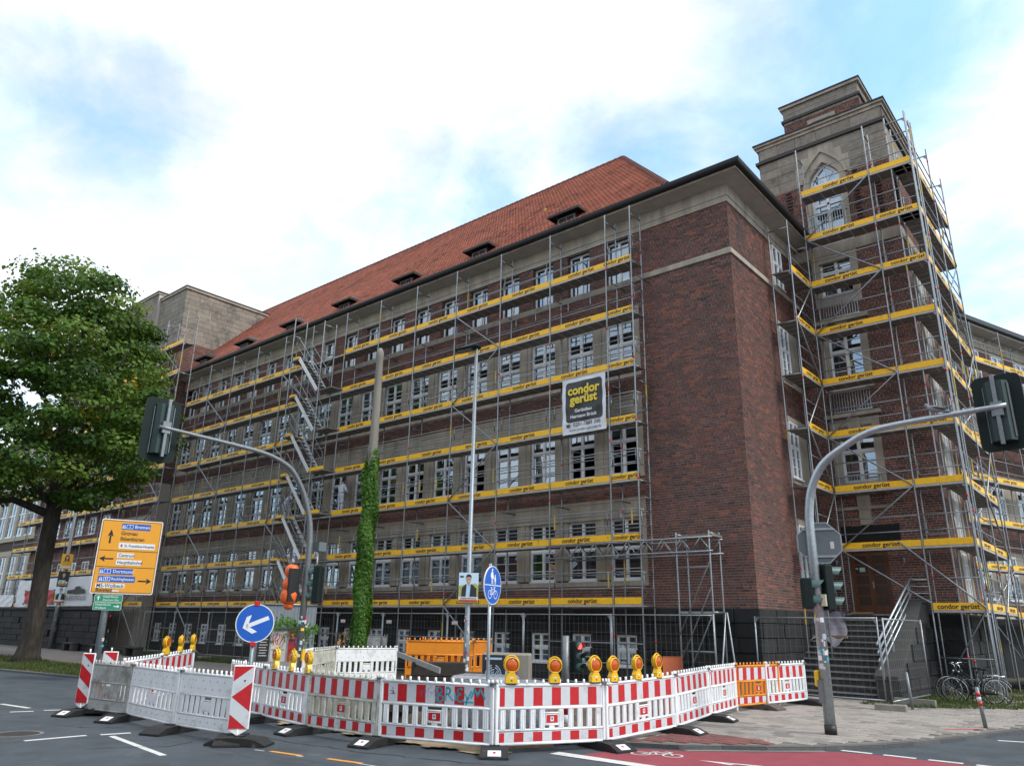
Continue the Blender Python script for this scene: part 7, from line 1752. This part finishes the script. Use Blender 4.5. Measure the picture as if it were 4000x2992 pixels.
# ------------------------------------------------------------------ bicycles
def bicycle(x, y, a, label, z=0.0, lean=0.0):
    r = root('bicycle', label, 'bicycle', (x, y, z), a, 'bicycles by the tower'); r.rotation_euler = (lean, 0, a)
    for wx in (0, 1.03):
        w_ = inst('wheel', MB().lathe([(.335,-.016), (.35,-.008), (.355,0), (.35,.008), (.335,.016), (.325,0), (.335,-.016)], (0,0,0), (0,1,0), 36).mesh('tyre', MT['tyre']), r, (wx, 0, .355))
        inst('rim', MB().lathe([(.312,-.012), (.33,-.014), (.33,.014), (.312,.012), (.312,-.012)], (0,0,0), (0,1,0), 36).mesh('rim', MT['chrome']), w_)
        sp = MB()
        for k in range(18): t = 2*pi*k/18; sp.tube((.02*cos(t+1),.02*(-1)**k,.02*sin(t+1)), (.315*cos(t),0,.315*sin(t)), .0022, n=4, cap=False)
        sp.tube((0,-.045,0), (0,.045,0), .022, n=8); inst('spokes', sp.mesh('spokes', MT['chrome']), w_)
        fd = MB(); n = 12; a0, a1 = (20, 170) if wx == 0 else (25, 190)
        vs = [(.375*cos(radians(a0+(a1-a0)*k/n)), s*.028, .375*sin(radians(a0+(a1-a0)*k/n))) for k in range(n+1) for s in (-1, 1)]; fd.add(vs, [(2*k, 2*k+1, 2*k+3, 2*k+2) for k in range(n)], 0, True); inst('mudguard', fd.mesh('mudguard', MT['chrome']), r, (wx, 0, .355), (0, 0 if wx else radians(-15), 0))
    f = MB(); bb_ = (.60,0,.30); hd_ = (.24,0,.86); st_ = (.74,0,.80)
    f.path([(.22,0,.92), (.27,0,.74)], .02, 8); f.tube((.255,0,.78), bb_, .018); f.tube((.25,0,.84), (.66,0,.50), .014); f.tube(bb_, (.76,0,.86), .017)
    for s in (-1, 1): f.tube(bb_, (1.03,s*.06,.355), .010, n=6); f.tube((.73,0,.74), (1.03,s*.06,.355), .009, n=6); f.path([(.265,s*.02,.72), (.22,s*.05,.66), (0,s*.055,.355)], .011, 6)
    inst('frame', f.mesh('frame', MT['bike_black']), r)
    h = MB(); h.path([(.21,0,.90), (.20,0,1.0), (.12,0,1.04)], .013, 7); h.path([(.30,-.27,1.06), (.20,-.24,1.07), (.10,-.10,1.04), (.10,.10,1.04), (.20,.24,1.07), (.30,.27,1.06)], .012, 7); inst('handlebar', h.mesh('handlebar', MT['chrome']), r)
    g_ = MB(); 
    for s in (-1, 1): g_.tube((.24,s*.255,1.065), (.36,s*.28,1.055), .017, n=8)
    inst('grip', g_.mesh('grip', MT['tyre']), r)
    s_ = MB(); s_.prism([(.62,0), (.70,-.03), (.86,-.09), (.90,-.06), (.90,.06), (.86,.09), (.70,.03)], 'z', .90, .95); s_.tube((.76,0,.8), (.78,0,.90), .013); inst('saddle', s_.mesh('saddle', MT['tyre']), r)
    c = MB(); 
    for s in (-1, 1): c.tube((.80,s*.06,.755), (1.25,s*.06,.765), .008, n=6); c.tube((1.12,s*.06,.76), (1.03,s*.07,.36), .006, n=5)
    for k in range(4): c.tube((.86+.12*k,-.06,.76), (.86+.12*k,.06,.76), .005, n=5)
    inst('carrier', c.mesh('carrier', MT['chrome']), r)
    p = MB(); p.lathe([(.085,-.004), (.095,0), (.085,.004), (.07,0)], (.60,-.06,.30), (0,1,0), 20); p.tube((.60,-.09,.30), (.55,-.10,.14), .010, n=6); p.tube((.60,.09,.30), (.65,.10,.46), .010, n=6); p.box((.50,-.16,.125), (.60,-.09,.145)); p.box((.60,.09,.455), (.70,.16,.475)); p.box((.60,-.075,.285), (1.03,-.065,.33)); inst('crank', p.mesh('crank', MT['bike_black']), r)
    inst('lamp', MB().lathe([(.0005,.0), (.03,.01), (.03,.05), (.0005,.07)], (.13,0,.84), (1,0,0), 10).mesh('lamp', MT['chrome']), r); inst('reflector', MB().box((1.415,-.02,.42), (1.425,.02,.47)).mesh('reflector', MT['lens']), r)
    return r
bicycle(-5.07, 25.30, radians(1), 'black city bicycle with chrome mudguards standing in the grass', -.02, .06)
bicycle(-5.30, 25.72, radians(3), 'second dark bicycle leaning behind the chrome mudguard one', -.02, -.05)

# ------------------------------------------------------------------ painters on the scaffold
def person(name, label, joints, edges, rad, loc, rz, hair_z, mats_fn, mats):
    me = bpy.data.meshes.new('body'); me.from_pydata(joints, edges, []); o = bpy.data.objects.new('body', me); COL.objects.link(o)
    sk_ = o.modifiers.new('skin', 'SKIN'); sk_.use_smooth_shade = True
    for i, r_ in enumerate(rad): me.skin_vertices[0].data[i].radius = (r_, r_) if not isinstance(r_, tuple) else r_
    me.skin_vertices[0].data[0].use_root = True; o.modifiers.new('sub', 'SUBSURF').levels = 2; o.modifiers['sub'].render_levels = 2
    dg = bpy.context.evaluated_depsgraph_get(); m2 = bpy.data.meshes.new_from_object(o.evaluated_get(dg)); bpy.data.objects.remove(o)
    m2.materials.clear()
    for t in mats: m2.materials.append(MT[t])
    for p in m2.polygons: p.material_index = mats_fn(p.center); p.use_smooth = True
    r = root(name, label, 'person', loc, rz, 'painters on the scaffold'); inst('body', m2, r); return r
# standing painter: pelvis 0, spine, chest, neck, head, arms, legs; back to the street
J = [(0,0,.95), (0,.01,1.12), (0,.0,1.36), (0,.03,1.50), (0,.06,1.60), (0,.07,1.70), (-.19,.02,1.41), (-.27,.12,1.18), (-.20,.36,1.14), (-.17,.44,1.15), (.19,.02,1.41), (.26,.10,1.16), (.15,.32,1.08), (.12,.40,1.09), (-.10,0,.88), (-.11,.03,.48), (-.12,-.02,.07), (-.13,.12,.03), (.10,0,.88), (.11,.02,.48), (.12,-.02,.07), (.13,.12,.03)]
E_ = [(0,1),(1,2),(2,3),(3,4),(4,5),(2,6),(6,7),(7,8),(8,9),(2,10),(10,11),(11,12),(12,13),(0,14),(14,15),(15,16),(16,17),(0,18),(18,19),(19,20),(20,21)]
Rr = [(.165,.115), (.15,.11), (.175,.12), .055, .085, .085, .075, .052, .042, .03, .075, .052, .042, .03, .095, .068, .05, .045, .095, .068, .05, .045]
def cm(c):
    if c.z > 1.60 and c.y < .10: return 3
    if c.z > 1.49: return 0
    if c.z > .96: return 0 if c.y > .22 else 1
    return 2 if c.z > .06 else 4
person('person', 'painter in white shirt and trousers standing at a window, back turned', J, E_, Rr, (-28.92, 21.78, 6.53), 0, 1.6, cm, ['skin', 'cloth_white', 'trouser', 'hair', 'black'])
J2 = [tuple(v) for v in J]; J2 = [(0,0,.90), (0,.08,1.08), (.02,.22,1.28), (.03,.32,1.38), (.04,.38,1.46), (.05,.42,1.55), (-.17,.24,1.30), (-.25,.36,1.10), (-.12,.52,1.06), (-.08,.58,1.08), (.21,.22,1.30), (.34,.30,1.12), (.36,.48,1.18), (.36,.54,1.22), (-.10,0,.84), (-.13,.10,.46), (-.14,-.04,.07), (-.15,.10,.03), (.10,0,.84), (.16,.05,.46), (.18,-.06,.07), (.19,.08,.03)]
def cm2(c):
    if c.z > 1.44: return 3
    if c.z > 1.38 and c.y > .26: return 0
    if c.z > .92: return 0 if c.y > .46 else 1
    return 2 if c.z > .06 else 4
person('person', 'painter in white bending forward on the scaffold beside the stair flights', J2, E_, Rr, (-33.4, 21.72, 6.53), radians(-15), 1.5, cm2, ['skin', 'cloth_white', 'trouser', 'hair', 'black'])

# ------------------------------------------------------------------ maple on the verge
tree = root('maple_tree', 'big leafy maple with some yellowing leaves on the grass verge', 'tree', (-38.7, 13.15, 0))
rt3 = Vector((.762, .648, 0)); bk = Vector((-.648, .762, 0)); tb = V(-38.7, 13.15, 0)
def tp(a, b, z): return tb+rt3*a+bk*b+V(0, 0, z)
tk = MB()
tk.path([tp(0,0,-.1), tp(.02,0,.25), tp(.08,0,1.0), tp(.0,0,2.5), tp(-.14,.05,4.5), tp(-.18,.1,6.6), tp(-.3,.1,8.2), tp(-.5,.1,10.5), tp(-.8,0,13), tp(-1.0,0,16)], [.74,.50,.40,.36,.34,.33,.28,.22,.15,.06], 14)
tree_trunk = tk.build('trunk', MT['bark'], tree)
LIMB = [((.95,.1,6.3), (-.8,-.6,6.9), (-3.0,-1,6.6), (-5.5,-1.2,7.2), .20), ((1.0,.1,6.9), (2.2,.5,8.2), (3.2,.8,9.2), (3.9,.9,10.0), .15), ((.9,.1,7.8), (-.6,1.2,9.5), (-2.2,2.2,11.2), (-3.4,2.6,13), .16), ((.85,.1,8.6), (2.0,-.8,10.5), (2.8,-1.4,12.4), (2.9,-1.6,14.2), .14), ((.6,.1,10.6), (-.9,-.8,12.4), (-2.2,-1.3,14.4), (-2.8,-1.4,16.2), .12), ((.4,0,12), (1.3,.9,13.6), (1.7,1.2,15.3), (1.5,1.3,16.8), .10), ((1.0,.1,6.6), (.0,-1.6,8.0), (-1.0,-3.0,9.0), (-1.6,-3.8,10), .14), ((1.0,.1,7.2), (.8,1.9,8.6), (.6,3.2,10), (.4,4.0,11.5), .14)]
for a, b, c, d, r_ in LIMB:
    a = (a[0]-1.15, *a[1:]); b = (b[0]-.9, *b[1:]); c = (c[0]-.5, *c[1:])
    MB().path([tp(*a), tp(*b), tp(*c), tp(*d)], [r_, r_*.75, r_*.5, r_*.2], 8).build('limb', MT['bark'], tree)
rg_ = np.random.default_rng(21); CL = []
def crown_r(z):   # lateral half-width of the crown against height
    return np.interp(z, [6.6, 7.6, 9, 11, 13, 15, 17, 18.3, 19.2], [2.6, 4.5, 5.3, 5.5, 5.1, 4.3, 3.2, 2.0, .6])
def crown_c(z): return np.interp(z, [6.6, 9, 13, 17, 19.2], [-1.5, -1.0, -.75, -1.2, -1.5])
k = 0
while len(CL) < 135 and k < 4000:
    k += 1; z = rg_.uniform(7.0, 18.9); R_ = crown_r(z); a = rg_.uniform(0, 2*pi); q = R_*np.sqrt(rg_.uniform(.16, 1.0))*.92
    c = (crown_c(z)+q*cos(a), q*sin(a), z)
    if all((c[0]-d[0])**2+(c[1]-d[1])**2+((c[2]-d[2])*1.7)**2 > 1.5**2 for d in CL): CL.append(c)
CL = np.array(CL); nL = len(CL)
def leaves(n, only=None, seed=1):
    r_ = np.random.default_rng(seed); i = r_.integers(0, nL, n) if only is None else r_.choice(only, n)
    rad = 1.08+.32*np.sin(np.arange(nL)*2.4); d = r_.normal(0, 1, (n, 3)); d /= np.linalg.norm(d, axis=1)[:, None]; q = np.cbrt(r_.uniform(.05, 1, n))*rad[i]*(1+.25*r_.normal(0, 1, n)*.4)
    L_ = CL[i]+d*q[:, None]*np.array([1.2, 1.2, .46]); L_[:, 2] -= .16*(d[:, 0]**2+d[:, 1]**2)*q
    W = np.array(tb)[None]+L_[:, :1]*np.array(rt3)[None]+L_[:, 1:2]*np.array(bk)[None]+np.stack([np.zeros(n), np.zeros(n), L_[:, 2]], 1)
    Nn = np.stack([d[:, 0]*rt3.x+d[:, 1]*bk.x, d[:, 0]*rt3.y+d[:, 1]*bk.y, d[:, 2]*.5+.75], 1)
    return W, Nn, i
cb_ = np.random.default_rng(2).normal(0, .24, nL)
I_ = {}
def lf(r_, n): W, Nn, i = leaves(n, None, 31); I_['i'] = i; return W, Nn
leaf_field(46000, lf, .20, 'leaf', 'crown', tree, 31, tint=lambda P, r_: r_.beta(2.2, 2.2, len(P))*.7+.12+cb_[I_['i']], rnd_n=.45)
# yellowing sprays, each on its own twig end
YC = [(-39.3,11.0,14.6), (-38.7,11.7,14.65), (-39.2,10.8,13.4), (-38.3,11.6,13.5), (-37.1,13.0,10.6), (-36.4,14.4,12.3), (-37.6,11.8,9.6), (-40.0,9.9,14.8)]
def ysp(r_, n):
    i = r_.integers(0, len(YC), n); c = np.array(YC)[i]*np.array([.955, .955, .985]); return c+r_.normal(0, 1, (n, 3))*np.array([.28, .28, .16]), np.tile(np.array([.4, -.3, .7]), (n, 1))
leaf_field(110, ysp, .19, 'leaf_yellow', 'yellow_leaves', tree, 78)

# ------------------------------------------------------------------ unseen terrace added across the street to darken reflections in the lower windows
for k, (x, w_, h, lb) in enumerate(((-66, 20, 11.0, 'grey rendered town house, added unseen for window reflections, with a slate roof'), (-44, 20, 12.0, 'brown brick town house, added unseen for window reflections, between two rendered ones'), (-22, 20, 10.5, 'ochre rendered town house, added unseen for window reflections, with a low roof'), (0, 20, 11.5, 'dark brick corner house, added unseen for window reflections'))):
    hs = root('added_town_house', lb, 'house', (x, -16, 0), 0, 'unseen town houses added for window reflections'); nm = ('sheet_grey', 'brick_plain', 'sand', 'brick_plain')[k]
    if nm not in MT: mat('brick_plain', (.10,.055,.045), .9, var=.2)
    inst('wall', MB().box((-w_/2,-9,-.1), (w_/2-.1,0,h)).mesh('wall', MT[nm]), hs)
    inst('roof', MB().prism([(-9.4,h), (.4,h), (-4.5,h+3.6)], 'x', -w_/2, w_/2-.1).mesh('roof', MT['lead']), hs)
    wm, pn = window_kit(1.2, 1.7, .6, 1, 2)
    for i in range(7):
        for z in (1.4, 4.6, 7.8): o = inst('window', wm, hs, (-w_/2+1.7+2.7*i, .06, z), (0, 0, pi)); [inst('pane', p, o) for p in pn]
